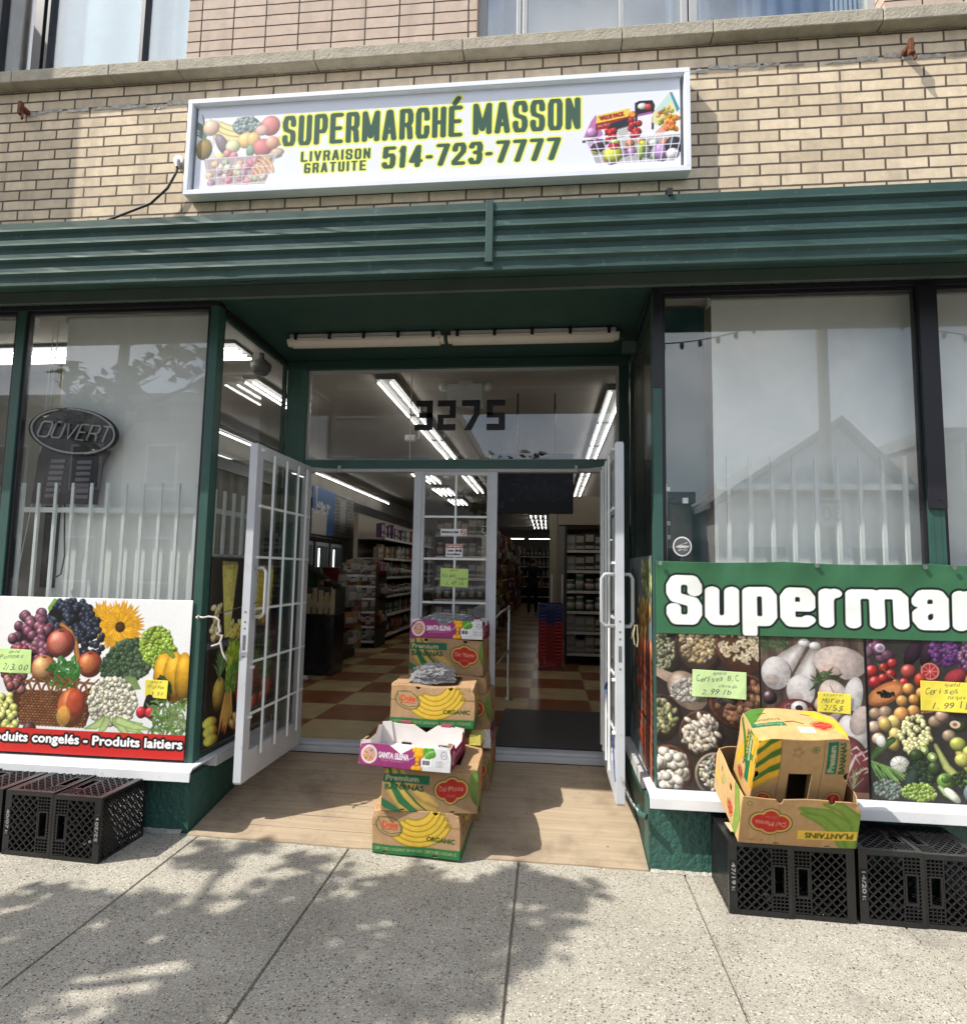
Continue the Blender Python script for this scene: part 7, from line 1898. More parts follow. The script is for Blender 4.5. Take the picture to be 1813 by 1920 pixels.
t = thing('emergency_light', 'white emergency light box with two round heads under the ceiling behind the street number', 'lamp', (-.745, 1.76, 2.74)); o = (-.745, 1.76, 2.74)
b = MB(o); b.box(-.90, -.59, 1.72, 1.80, 2.74, 2.955); b.box(-.81, -.68, 1.73, 1.79, 2.955, 2.987); b.build('case', M_WHITE, t, bevel=.006)
for x in (-.94, -.55): b = MB(o); b.lathe([(.0, -.04), (.036, -.036), (.044, 0), (.03, .03), (.0, .036)], 14, (x, 1.76, 2.94)); b.build('lamp_head', M_WHITE, t, smooth=True)
t = thing('ceiling_camera', 'small white camera on a stalk under the left ceiling', 'camera', (-1.35, 2.4, 2.55)); o = (-1.35, 2.4, 2.55)
b = MB(o); b.box(-1.42, -1.32, 2.33, 2.40, 2.57, 2.63); b.build('body', M_WHITE, t, bevel=.006); b = MB(o); b.tube([(-1.33, 2.4, 2.60), (-1.30, 2.45, 2.62), (-1.30, 2.45, 2.99)], .008, 6); b.build('stalk', M_WHITE, t)
b = MB((-2.0, .72, 2.90)); b.lathe([(.0, -.09), (.05, -.08), (.075, -.04), (.08, 0), (.02, .05), (.02, .09)], 16, (-2.24, .92, 2.88)); tag(b.build('ceiling_camera', M_LHOUS, smooth=True), 'round grey dome camera behind the left side window', 'camera')

def hang_board():
    c = Cv(.70, .56, (.045, .040, .075), .008)
    for _ in range(150):
        x, y = rnd.random() * .7, .16 + rnd.random() * .4; a = rnd.random() * 6
        c.band([(x, y), (x + .05 * math.cos(a), y + .05 * math.sin(a)), (x + .07 * math.cos(a + .8), y + .07 * math.sin(a + .8))], [.004, .014, .003], jit((.11, .10, .17), .04))
    c.rect(.24, .70, 0, .11, (.02, .02, .03)); c.ell(.04, .08, .025, .03, (.13, .12, .19), shade=0); c.ell(.04, .08, .014, .018, (.05, .04, .08), shade=0)
    c.a = np.clip(c.a * 1.7, 0, 1)
    for _ in range(40): c.ell(.25 + rnd.random() * .4, .13 + rnd.random() * .1, .02, .015, jit((.13, .13, .15), .03), shade=0)
    return c
t = thing('hanging_board', 'dark purple patterned board hanging inside above the right doorway', 'board', (-.13, 2.15, 1.84)); o = (-.13, 2.15, 1.84)
b = MB(o); b.box(-.478, .218, 2.155, 2.19, 1.843, 2.40); b.tube([(-.3, 2.17, 2.40), (-.3, 2.17, 2.99)], .008, 6); b.tube([(.05, 2.17, 2.40), (.05, 2.17, 2.99)], .008, 6); b.build('backing', M_BLACKP, t)
sheet('board_face', hang_board(), (-.478, 2.150, 1.842), X_, Z_, printed('board_print', .35, .4), t, .003, origin=o)

# goods
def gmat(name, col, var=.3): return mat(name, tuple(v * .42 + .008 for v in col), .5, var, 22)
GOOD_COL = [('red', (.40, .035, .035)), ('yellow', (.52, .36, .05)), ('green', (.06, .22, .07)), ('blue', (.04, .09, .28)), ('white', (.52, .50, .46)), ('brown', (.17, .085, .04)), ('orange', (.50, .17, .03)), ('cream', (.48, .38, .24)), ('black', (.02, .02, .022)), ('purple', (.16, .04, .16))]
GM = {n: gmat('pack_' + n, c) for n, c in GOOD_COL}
M_LAB = mat('pack_label', (.36, .34, .31), .5, .3, 40)
def pack_meshes():
    out = {}
    def mk(kind, w, d, h, mb, smooth=False):
        for n, _ in GOOD_COL:
            m2 = MB(); m2.v = list(mb.v); m2.f = list(mb.f); m2.m = list(mb.m)
            o = m2.build(kind, [GM[n], M_LAB], None, smooth=smooth); out[(kind, n)] = o.data; bpy.data.objects.remove(o)
    b = MB(); b.box(-.06, .06, 0, .08, 0, .18); b.box(-.045, .045, -.001, 0.0, .09, .16, 1); b.box(-.05, .05, -.001, 0, .02, .05, 1); mk('carton_pack', .12, .08, .18, b)
    b = MB(); b.lathe([(.030, 0), (.036, .01), (.036, .14), (.016, .19), (.016, .225)], 10); b.lathe([(.0372, .04), (.0372, .11)], 10, mat=1); mk('bottle', .07, .07, .22, b, True)
    b = MB(); b.lathe([(.042, 0), (.046, .01), (.046, .11), (.038, .125)], 10); b.lathe([(.0472, .025), (.0472, .09)], 10, mat=1); b.lathe([(.041, .126), (.041, .145)], 10, mat=1); mk('jar', .09, .09, .15, b, True)
    b = MB(); n = 8; vs = []; fs = []
    for i in range(n + 1):
        for j in range(n + 1):
            u, v = i / n, j / n; th = .045 * (math.sin(math.pi * u) * math.sin(math.pi * v)) ** .6
            vs.append(((u - .5) * (.17 - .02 * math.sin(math.pi * v)), -th + .012 * math.sin(u * 17 + v * 9), v * .24))
    m = len(vs); vs += [(x, -y + .02, z) for x, y, z in vs[:m]]
    for i in range(n):
        for j in range(n):
            a = i * (n + 1) + j; q = (a, a + n + 1, a + n + 2, a + 1); fs.append(q); fs.append(tuple(m + k for k in q[::-1]))
    b.add(vs, fs); b.add([(-.05, -.047, .08), (.05, -.047, .08), (.05, -.05, .17), (-.05, -.05, .17)], [(0, 1, 2, 3)], 1); mk('snack_bag', .17, .09, .24, b, True)
    return out
PK = pack_meshes()
KNAME = {'carton_pack': ('carton pack', 'carton'), 'bottle': ('bottle', 'bottle'), 'jar': ('jar', 'jar'), 'snack_bag': ('snack bag', 'bag')}
r = random.Random(9)
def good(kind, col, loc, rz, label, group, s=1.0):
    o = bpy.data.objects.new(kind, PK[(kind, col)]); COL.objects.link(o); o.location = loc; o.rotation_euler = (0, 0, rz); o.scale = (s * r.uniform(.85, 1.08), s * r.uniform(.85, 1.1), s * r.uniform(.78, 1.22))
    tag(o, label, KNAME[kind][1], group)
def nth(i): return ORD[i] if i < 14 else f'number {i + 1}'
SHN = ['bottom', 'second', 'third', 'fourth', 'fifth', 'sixth', 'top']

M_SHELF = mat('cream_shelf', (.34, .30, .23), .5, .06); M_DSHELF = mat('dark_shelf', (.03, .028, .026), .5); M_TICKET = mat('price_strip', (.55, .55, .52), .5, .2, 30)
def shelf_unit(label, x0, x1, y0, y1, levels, face, m, top, strip=True, back=True):
    """face: '+x' shelves open towards +x, '-y' towards the street"""
    o = ((x0 + x1) / 2, (y0 + y1) / 2, 0); t = thing('shelf_unit', label, 'shelf', o)
    b = MB(o)
    if face == '+x': b.box(x0, x0 + .03, y0, y1, 0, top)
    else: b.box(x0, x1, y1 - .03, y1, 0, top)
    b.build('back_panel', m, t)
    for yy in ((y0, y1 - .03) if face == '+x' else ()): b = MB(o); b.box(x0 + .031, x0 + .07, yy, yy + .03, 0, top); b.build('upright', m, t)
    if face == '-y':
        for xx in (x0, x1 - .03): b = MB(o); b.box(xx, xx + .03, y0, y1 - .031, 0, top); b.build('side_panel', m, t)
    for z in levels:
        b = MB(o)
        if face == '+x': b.box(x0 + .031, x1, y0 + .031, y1 - .031, z - .03, z); b.box(x1 + .001, x1 + .008, y0 + .03, y1 - .03, z - .035, z + .004, 1)
        else: b.box(x0 + .031, x1 - .031, y0, y1 - .031, z - .03, z); b.box(x0 + .03, x1 - .03, y0 - .008, y0 - .001, z - .035, z + .004, 1)
        b.build('shelf', [m, M_TICKET], t)
    return t
# long wall shelves at the left
shelf_unit('tall cream wall shelving along the left aisle', -3.46, -2.90, 7.2, 12.4, [.12, .48, .82, 1.16, 1.50, 1.86], '+x', M_SHELF, 2.30)
r = random.Random(9)
for li, z in enumerate([.12, .48, .82, 1.16, 1.50, 1.86]):
    y = 7.32; k = 0
    kind = ['snack_bag', 'carton_pack', 'jar', 'bottle', 'carton_pack', 'carton_pack'][li]
    while y < 12.2:
        col = r.choice(['red', 'yellow', 'green', 'white', 'brown', 'cream', 'orange', 'purple']) if li != 5 else ('purple' if y < 9 else r.choice(['yellow', 'blue', 'red', 'white', 'green']))
        good(kind, col, (-2.97 + r.uniform(-.04, .02), y, z), R(90 + r.uniform(-9, 9)), f'{col} {KNAME[kind][0]}, {nth(k)} from the front on the {SHN[li]} left wall shelf', 'goods on the left wall shelving', 1.3)
        y += {'snack_bag': .26, 'carton_pack': .185, 'jar': .16, 'bottle': .16}[kind]; k += 1
# candy display before it
SWT = [.12, .36, .60, .82, 1.02, 1.20]
shelf_unit('dark sweets display rack in front of the left wall shelving', -3.46, -2.82, 6.55, 7.15, SWT, '-y', M_DSHELF, 1.36)
for li, z in enumerate(SWT):
    for k in range(8):
        kind = r.choice(['snack_bag', 'snack_bag', 'carton_pack', 'jar']); col = r.choice(['red', 'brown', 'yellow', 'white', 'orange', 'cream', 'purple', 'white'])
        good(kind, col, (-3.39 + k * .072, 6.57 + r.uniform(0, .06), z + .002), R(r.uniform(-28, 28)), f'{col} {KNAME[kind][0]} on the {SHN[li]} sweets rack tier, {nth(k)} from the left', 'goods on the sweets rack', .9)
    if li in (1, 3, 5):
        for k in range(6):
            col = r.choice(['red', 'cream', 'yellow', 'brown', 'white']); good('snack_bag', col, (-2.80 + r.uniform(-.02, .01), 6.62 + k * .085, z + .002), R(90 + r.uniform(-20, 20)), f'{col} snack bag on the right end of the {SHN[li]} sweets tier, {nth(k)} from the front', 'goods on the sweets rack', .9)
# open tray of packs leaning on top
t = thing('display_tray', 'open cardboard tray of red sweets on top of the sweets rack', 'tray', (-3.14, 6.8, 1.365)); o = (-3.08, 6.4, 1.21)
b = MB(o); b.box(-3.32, -2.86, 6.2, 6.6, 1.205, 1.22); b.box(-3.32, -2.86, 6.2, 6.21, 1.22, 1.28); b.box(-3.32, -3.31, 6.21, 6.6, 1.22, 1.30); b.box(-2.87, -2.86, 6.21, 6.6, 1.22, 1.30); b.build('tray', M_KRAFT, t)
b = MB(o)
for k in range(14): b.box(-3.29 + (k % 7) * .06, -3.24 + (k % 7) * .06, 6.25 + (k // 7) * .16, 6.38 + (k // 7) * .16, 1.221, 1.25 + (k % 3) * .01)
b.build('sweets', GM['red'], t)
# coolers with picture panels on the left wall
def milk_picture():
    c = Cv(1.35, .80, (.28, .42, .62), .012)
    c.poly([(0, 0), (.42, 0), (.44, .35), (.30, .42), (0, .40)], (.74, .74, .70))
    for _ in range(40): c.ell(rnd.random() * .5, .34 + rnd.random() * .2, .02 + rnd.random() * .03, .03, (.80, .80, .78), shade=.2)
    c.line([(.12, .4), (.10, .8)], .03, (.74, .76, .78)); c.rect(.66, 1.35, 0, .8, (.42, .42, .40))
    for i in range(12):
        for j in range(9): c.ell(.70 + j * .075 + (i % 2) * .03, .05 + i * .066, .03, .026, jit((.56, .55, .52), .12), shade=.6)
    c.rect(.85, 1.05, .1, .7, (.60, .60, .58))
    return c
c = milk_picture(); o = sheet('wall_picture', c, (-3.855, 6.2, 1.86), (0, 1, 0), Z_, M_VINYL, None, .01); o.scale = (1, 1.6, 1); tag(o, 'blue and white milk picture above the coolers on the left wall', 'poster')
M_FRIDGE = emis('lit_fridge_tube', (.9, .97, 1.0), 2.2)
for k, y in enumerate((4.6, 5.3, 6.0, 6.7)):
    t = thing('cooler', f'glass door cooler on the left wall, {ORD[k]} from the window', 'cooler', (-3.8, y + .33, 0)); o = (-3.8, y + .33, 0)
    b = MB(o); b.box(-3.89, -3.72, y, y + .66, .05, 1.80); b.build('cabinet', M_BLACKP, t, bevel=.004)
    b = MB(o); b.box(-3.719, -3.70, y + .05, y + .61, .3, 1.72); b.build('door_frame', M_ALU2, t); b = MB(o); b.box(-3.699, -3.692, y + .09, y + .57, .36, 1.66); b.build('door_pane', mat('cooler_pane', (.12, .16, .17), .2), t)
    b = MB(o); b.box(-3.691, -3.684, y + .12, y + .16, .5, 1.62); b.build('lit_strip', M_FRIDGE, t)
# black bin with paper bags in it
t = thing('black_bin', 'tall black plastic bin with paper bags behind the left door', 'bin', (-2.80, 4.05, 0)); o = (-2.80, 4.05, 0)
b = MB(o); b.box(-3.02, -2.60, 3.85, 4.25, 0, .74); b.build('bin_body', M_BLACKP, t, bevel=.01)
for k in range(7): 
    b = MB(o); x = -2.98 + k * .052; b.box(x, x + .045, 3.9 + (k % 3) * .08, 3.93 + (k % 3) * .08, .70, .98 + (k % 2) * .05 + (k % 3) * .02); b.build('paper_bag', mat('paper_bag', (.42, .34, .23), .8, .2), t)
for lab, x, y, z, m in (('red plastic bucket on the shelf behind the black bin', -2.98, 4.75, 1.05, GM['red']), ('green bucket on the shelf behind the black bin', -3.26, 4.75, 1.05, GM['green'])):
    t = thing('bucket', lab, 'bucket', (x, y, z)); b = MB(); b.lathe([(.09, 0), (.115, .25), (.12, .25), (.12, .27)], 16); b.build('pail', m, t, smooth=True); b = MB(); b.tube([(.115 * math.cos(a), 0, .25 - .10 * math.sin(a)) for a in np.linspace(0, math.pi, 10)], .004, 5); b.build('handle', M_STEEL, t)
b = MB((-2.8, 4.8, 0)); b.box(-3.45, -2.86, 4.6, 5.05, 0, .34); b.box(-3.43, -2.88, 4.62, 5.03, .345, .69); b.box(-3.45, -2.86, 4.6, 5.05, .695, 1.045); tag(b.build('dark_chest', M_DSHELF, bevel=.008), 'dark stacked chests carrying a red and a green bucket behind the bin', 'chest')
for k in range(9):
    col = r.choice(['orange', 'yellow', 'white', 'red', 'brown']); good('snack_bag', col, (-2.84 + r.uniform(-.02, .02), 5.15 + (k % 3) * .16, .15 + (k // 3) * .3), R(60 + r.uniform(-30, 30)), f'{col} snack bag hanging beside the dark chests, {nth(k)} of the bunch', 'snack bags beside the dark chests', 1.2)
for k in range(10):
    col = r.choice(['cream', 'white', 'red', 'brown', 'orange', 'yellow']); good('snack_bag', col, (-3.40 + (k % 5) * .11, 4.57 + (k // 5) * .004, .36 + (k // 5) * .33), R(r.uniform(-12, 12)), f'{col} snack bag hung on the front of the dark chests, {nth(k)} of the display', 'snack bags beside the dark chests', 1.1)
for k in range(5):
    col = r.choice(['white', 'cream', 'yellow', 'red']); good('carton_pack', col, (-3.40 + k * .13, 4.93, 1.047), R(r.uniform(-20, 20)), f'{col} carton pack standing on the dark chests, {nth(k)} from the left', 'packs on the dark chests', 1.1)
b = MB((-2.7, 5.4, 0)); b.box(-3.3, -2.90, 5.1, 5.7, 0, 1.0); tag(b.build('wire_stand', M_DSHELF), 'dark stand behind the dark chests hung with snack bags', 'stand')
# centre gondola with snack bags
shelf_unit('dark aisle shelving packed with snack bags left of the walking customer', -1.75, -1.02, 6.0, 19.0, [.12, .45, .78, 1.11, 1.44, 1.75], '+x', M_DSHELF, 1.95)
for li, z in enumerate([.12, .45, .78, 1.11, 1.44, 1.75]):
    y = 6.1; k = 0
    while y < 18.8:
        if r.random() < .93:
            col = r.choice(['brown', 'brown', 'orange', 'red', 'cream', 'white', 'yellow', 'purple'])
            good('snack_bag', col, (-1.02 + r.uniform(-.05, .05), y, z), R(90 + r.uniform(-25, 25)), f'{col} snack bag, {nth(k)} from the front on the {SHN[li]} centre aisle shelf', 'snack bags on the centre aisle shelving', 1.45)
        y += .40 if y < 9 else .62; k += 1
# coffee rack at the right
shelf_unit('tall dark rack of coffee packs and jars inside the right doorway', .235, 1.10, 5.45, 5.95, [.16, .46, .75, 1.04, 1.33, 1.62], '-y', M_DSHELF, 1.95)
for li, z in enumerate([.16, .46, .75, 1.04, 1.33, 1.62]):
    for k in range(6):
        kind = 'jar' if li in (2, 3) else 'carton_pack'; col = (['white', 'white', 'cream', 'brown', 'white', 'white'] if li < 2 else ['green', 'green', 'brown', 'green', 'blue', 'green'] if li < 4 else ['white', 'brown', 'black', 'brown', 'white', 'brown'])[k]
        good(kind, col, (.315 + k * .137, 5.50, z), 0, f'{col} {KNAME[kind][0]} on the {SHN[li]} coffee rack shelf, {nth(k)} from the left', 'goods on the coffee rack', 1.25 if kind == 'carton_pack' else 1.35)
b = MB((.7, 5.7, 2.0)); b.box(.15, 1.25, 5.6, 5.95, 2.0, 2.42); tag(b.build('bulkhead', M_SHELF), 'beige box panel above the coffee rack', 'panel')
b = MB((.16, 9, 0)); b.box(.02, .16, 9.0, 9.3, 0, 2.985); b.box(.1605, .33, 9.02, 9.28, 0, 2.985, 1); tag(b.build('column', [M_SHELF, M_INW]), 'beige square column standing between the aisle and the coffee rack', 'column')
t = thing('corner_guard', 'pale corner guards on the lower part of the beige column', 'guard', (.16, 8.98, .3)); b = MB((.16, 8.98, .3)); b.box(.05, .085, 8.975, 8.998, .3, 1.25); b.box(.26, .295, 8.975, 8.998, .3, 1.25); b.build('strip', M_WHITE, t)
# shopping baskets, nested
def basket(label, loc, m):
    t = thing('shopping_basket', label, 'basket', loc, group='nested shopping baskets'); b = MB()
    def rim(w, d, z, h):
        b.box(-w, w, -d, -d + .012, z, z + h); b.box(-w, w, d - .012, d, z, z + h); b.box(-w, -w + .012, -d + .0121, d - .0121, z, z + h); b.box(w - .012, w, -d + .0121, d - .0121, z, z + h)
    rim(.165, .125, .13, .022); rim(.150, .112, 0, .015)
    for k in range(9): x = -.14 + k * .035; b.bar((x * .92, -.107, .012), (x, -.118, .135), .012, .008)
    for k in range(7): y = -.09 + k * .03; b.bar((.145, y, .012), (.158, y, .135), .008, .012); b.bar((-.145, y, .012), (-.158, y, .135), .008, .012)
    b.box(-.148, .148, -.11, .11, .001, .006); b.box(-.06, .06, -.128, -.124, .03, .128); b.build('tub', m, t)
    b = MB(); b.tube([(-.15, -.02, .15), (-.14, -.06, .158), (.14, -.06, .158), (.15, -.02, .15)], .006, 5); b.build('handle', M_BLACKP, t)
    return t
b0 = basket('lowest red shopping basket of the nested stack', (.035, 5.02, .02), mat('basket_red', (.34, .018, .018), .4))
for k in range(1, 11): dup(b0, (.035, 5.02, .02 + k * .047), label=f'red shopping basket in the nested stack, {nth(k)} from the floor')
b1 = basket('lowest blue shopping basket on top of the red stack', (.035, 5.02, .02 + 11 * .047), mat('basket_blue', (.018, .028, .16), .4))
for k in range(1, 5): dup(b1, (.035, 5.02, .02 + (11 + k) * .047), label=f'blue shopping basket on the nested stack, {nth(k)} of the blue ones from below')
b = MB((.035, 5.02, 0)); b.box(-.13, .20, 4.89, 5.15, 0, .02); tag(b.build('basket_stand', M_DSHELF), 'low dark stand under the nested shopping baskets', 'stand')
# chrome gate post and rail
t = thing('entry_rail', 'chrome gate post with sloping rail inside the right doorway', 'rail', (-.40, 2.89, 0)); o = (-.40, 2.89, 0)
b = MB(o); b.lathe([(.05, 0), (.05, .012), (.016, .02), (.016, .93), (.012, .95)], 12, (-.40, 2.89, 0)); b.build('post', M_STEEL, t, smooth=True)
b = MB(o); b.tube([(-.40, 2.89, .93), (-.46, 2.7, .90), (-.60, 2.2, .74)], .014, 8); b.tube([(-.40, 2.89, .5), (-.55, 2.3, .34)], .010, 8); b.build('arm', M_STEEL, t, smooth=True)
b = MB((-.55, 2.0, 0)); b.box(-.62, -.50, 1.6, 2.3, 0, 1.0); tag(b.build('counter_end', mat('grey_counter', (.30, .31, .32), .4), bevel=.01), 'grey end of a low counter behind the fixed glass', 'counter')
# shelves seen behind the fixed glass and at the back
shelf_unit('shelving of small packs behind the fixed glass between the doors', -1.60, -.75, 5.0, 5.4, [.3, .6, .9, 1.2, 1.5, 1.8], '-y', M_DSHELF, 2.0)
for li, z in enumerate([.3, .6, .9, 1.2, 1.5, 1.8]):
    for k in range(7):
        kind = ['jar', 'carton_pack', 'bottle', 'carton_pack', 'jar', 'carton_pack'][li]; col = r.choice(['white', 'red', 'blue', 'brown', 'cream', 'green'])
        good(kind, col, (-1.52 + k * .115, 5.05, z), 0, f'{col} {KNAME[kind][0]} on the {SHN[li]} shelf behind the door glass, {nth(k)} from left', 'goods behind the fixed glass', 1.1)
shelf_unit('long dark shelving across the back wall of the shop', -3.0, .6, 21.6, 22.2, [.3, .7, 1.1, 1.5, 1.9], '-y', M_DSHELF, 2.2)
for li, z in enumerate([.7, 1.1, 1.5, 1.9]):
    for k in range(9):
        col = r.choice(['white', 'cream', 'brown', 'red', 'white']); good('bottle', col, (-1.15 + k * .16, 21.7, z), 0, f'{col} bottle on the {SHN[li + 1]} back wall shelf, {nth(k)} from the left', 'bottles on the back wall shelving', 1.5)
for k in range(3):
    t = thing('produce_box', f'low carton of red fruit beside the coffee rack, {ORD[k]} from the door', 'box', (.95, 4.1 + k * .45, 0)); o = (.95, 4.1 + k * .45, 0)
    b = MB(o); b.box(.75, 1.15, 3.92 + k * .45, 4.30 + k * .45, 0, .22); b.build('carton', M_KRAFT, t)
    b = MB(o)
    for j in range(12): b.lathe([(.0, -.04), (.035, -.02), (.042, .01), (.03, .035), (0, .04)], 8, (.80 + (j % 4) * .09, 3.98 + (j // 4) * .11 + k * .45, .235))
    b.build('fruit', GM['red'], t, smooth=True)

# ------------------------------------------------------------------ people
M_SKIN = mat('skin', (.28, .15, .10), .55, .08); M_SHIRT = mat('black_shirt', (.010, .010, .011), .9, .15); M_TROU = mat('dark_trousers', (.012, .012, .015), .9, .15); M_HAIR = mat('dark_hair', (.012, .009, .007), .6); M_SHOE = mat('pale_shoes', (.5, .48, .46), .6)
def person(label, loc, rz, stride=.12, arm_r=None, arm_l=None):
    """faces +y before rotation; one continuous skinned body"""
    V = []; E = []; Rr = []
    def v(p, r_, parent=None):
        V.append(p); Rr.append(r_)
        if parent is not None: E.append((parent, len(V) - 1))
        return len(V) - 1
    pel = v((0, 0, .95), .145); wa = v((0, .005, 1.08), .125, pel); ch = v((0, .01, 1.28), .150, wa); sh = v((0, 0, 1.42), .095, ch); nk = v((0, .005, 1.50), .052, sh); hd = v((0, .02, 1.58), .082, nk); h2 = v((0, .015, 1.66), .088, hd); h3 = v((0, .01, 1.71), .055, h2)
    v((0, .108, 1.60), .016, hd); v((.086, .01, 1.61), .016, hd); v((-.086, .01, 1.61), .016, hd)
    for s, st in ((1, stride), (-1, -stride)):
        hp = v((s * .095, 0, .88), .098, pel); kn = v((s * .10, st * .6 + .02, .50), .062, hp); an = v((s * .10, st, .09), .042, kn); he = v((s * .10, st + .02, .045), .042, an); v((s * .115, st + .17, .035), .034, he)
        arm = (arm_r if s > 0 else arm_l) or [(s * .215, 0, 1.38), (s * .265, -.02, 1.12), (s * .265, .07, .88)]
        p = v(arm[0], .062, sh); q = v(arm[1], .043, p); w_ = v(arm[2], .028, q)
        d = (Vector(arm[2]) - Vector(arm[1])).normalized(); sd = d.cross(Vector((s, 0, 0)));  sd = sd.normalized() if sd.length > .1 else Vector((0, 1, 0))
        pm = Vector(arm[2]) + d * .055; pi = v(tuple(pm), .030, w_)
        for k, l in enumerate((.060, .070, .065, .052)):
            a = pm + d * .035 + sd * ((k - 1.5) * .020); i1 = v(tuple(a), .0095, pi); i2 = v(tuple(a + d * l * .55), .0085, i1); v(tuple(a + d * l + Vector((-s * .012, 0, 0))), .007, i2)
        a = pm + sd * .034; i1 = v(tuple(a), .011, pi); v(tuple(a + d * .04 + sd * .012), .009, i1)
    me = bpy.data.meshes.new('person'); me.from_pydata(V, E, [])
    o = bpy.data.objects.new('person', me); COL.objects.link(o)
    md = o.modifiers.new('skin', 'SKIN'); md.use_smooth_shade = True
    for i, sv in enumerate(me.skin_vertices[0].data): sv.radius = (Rr[i], Rr[i] * (.72 if i in (pel, wa, ch, sh) else 1)); sv.use_root = (i == 0)
    o.modifiers.new('sub', 'SUBSURF').levels = 2
    o.modifiers['sub'].render_levels = 2
    dg = bpy.context.evaluated_depsgraph_get(); ev = o.evaluated_get(dg); m2 = bpy.data.meshes.new_from_object(ev)
    bpy.data.objects.remove(o)
    for m in (M_SKIN, M_SHIRT, M_TROU, M_HAIR, M_SHOE): m2.materials.append(m)
    for p in m2.polygons:
        c = p.center
        if c.z > 1.47: k = 3 if (c.z > 1.675 or (c.y < .0 and c.z > 1.55)) else 0
        elif c.z > .93 and abs(c.x) < .20: k = 1
        elif abs(c.x) >= .17 and c.z > .55: k = 1 if c.z > 1.17 else 0
        elif c.z > .085: k = 2
        else: k = 4
        p.material_index = k; p.use_smooth = True
    o = bpy.data.objects.new('person', m2); COL.objects.link(o); o.location = loc; o.rotation_euler = (0, 0, rz)
    return tag(o, label, 'person')
person('person in dark clothes walking away down the aisle, arms hanging', (-.47, 15.2, 0), 0, .10)
person('person in black behind the left door reaching an arm towards the black bin', (-2.98, 3.45, 0), R(-60), .05, arm_r=[(.215, .02, 1.38), (.24, .22, 1.26), (.16, .42, 1.14)])
# ------------------------------------------------------------------ the street behind the camera
M_BARK = mat('bark', (.09, .07, .055), .9, .3, 14, .6, 40)
def leaf_mat(name, col):
    m, nt, b = nodes(name); L = nt.links.new
    g = nt.nodes.new('ShaderNodeNewGeometry')
    mr = nt.nodes.new('ShaderNodeMapRange'); mr.inputs[3].default_value = .55; mr.inputs[4].default_value = 1.5; L(g.outputs['Random Per Island'], mr.inputs[0])
    mu = nt.nodes.new('ShaderNodeVectorMath'); mu.operation = 'SCALE'; mu.inputs[0].default_value = col; L(mr.outputs[0], mu.inputs['Scale'])
    L(mu.outputs[0], b.inputs['Base Color']); b.inputs['Roughness'].default_value = .5
    return m
M_LEAF = leaf_mat('maple_leaves', (.065, .10, .03))
def tree(label, base, trunk_top, clumps, size, seed, rt=.09):
    t = thing('street_tree', label, 'tree', base); r_ = random.Random(seed); o = base
    b = MB(o); top = Vector(trunk_top); bs = Vector(base)
    b.tube([bs, bs.lerp(top, .35) + Vector((.03, .02, 0)), bs.lerp(top, .7) + Vector((-.03, 0, 0)), top], [rt, rt * .8, rt * .65, rt * .4], 10)
    for c, rad, _n in clumps:
        c = Vector(c); s = bs.lerp(top, min(.95, max(.45, (c.z - bs.z - rad * .8) / (top.z - bs.z))))
        mid = s.lerp(c, .5) + Vector((0, 0, -.05)); b.tube([s, mid, c], [rt * .45, rt * .3, rt * .12], 7)
        for _ in range(6):
            q = c + Vector((r_.uniform(-1, 1), r_.uniform(-1, 1), r_.uniform(-.7, .9))) * rad * .8; b.tube([mid.lerp(c, r_.uniform(.2, 1)), q], [rt * .12, rt * .04], 5)
    b.build('trunk', M_BARK, t, smooth=True)
    vs = []; fs = []
    for c, rad, n in clumps:
        sub = [Vector(c) + Vector((r_.gauss(0, .5), r_.gauss(0, .5), r_.gauss(0, .4))) * rad for _ in range(max(5, int(16 * rad)))]
        for _ in range(n):
            p = r_.choice(sub) + Vector((r_.gauss(0, 1), r_.gauss(0, 1), r_.gauss(0, .8))) * rad * .24
            nrm = Vector((r_.gauss(0, .6), r_.gauss(0, .6), 1)).normalized(); u = nrm.orthogonal().normalized(); a = r_.uniform(0, 6.28)
            u = (Matrix.Rotation(a, 3, nrm) @ u); w = nrm.cross(u); s = size * r_.uniform(.6, 1.25)
            k = len(vs)
            for uu, ww, dz in ((0, -.1, 0), (.5, .12, .1), (.30, .5, .02), (0, 1.0, -.12), (-.30, .5, .02), (-.5, .12, .1)): vs.append(tuple(p + u * uu * s + w * ww * s + nrm * dz * s - bs))
            fs.append((k, k + 1, k + 2, k + 3)); fs.append((k, k + 3, k + 4, k + 5))
    me = bpy.data.meshes.new('crown'); me.from_pydata(vs, [], fs); me.materials.append(M_LEAF); o2 = bpy.data.objects.new('crown', me); COL.objects.link(o2); o2.parent = t
    return t
def over(gx, gy, h, rad, n):                              # a clump whose shadow falls at (gx, gy) on the pavement
    return ((gx - .736 * h, gy - .39 * h, -.28 + h), rad, n)
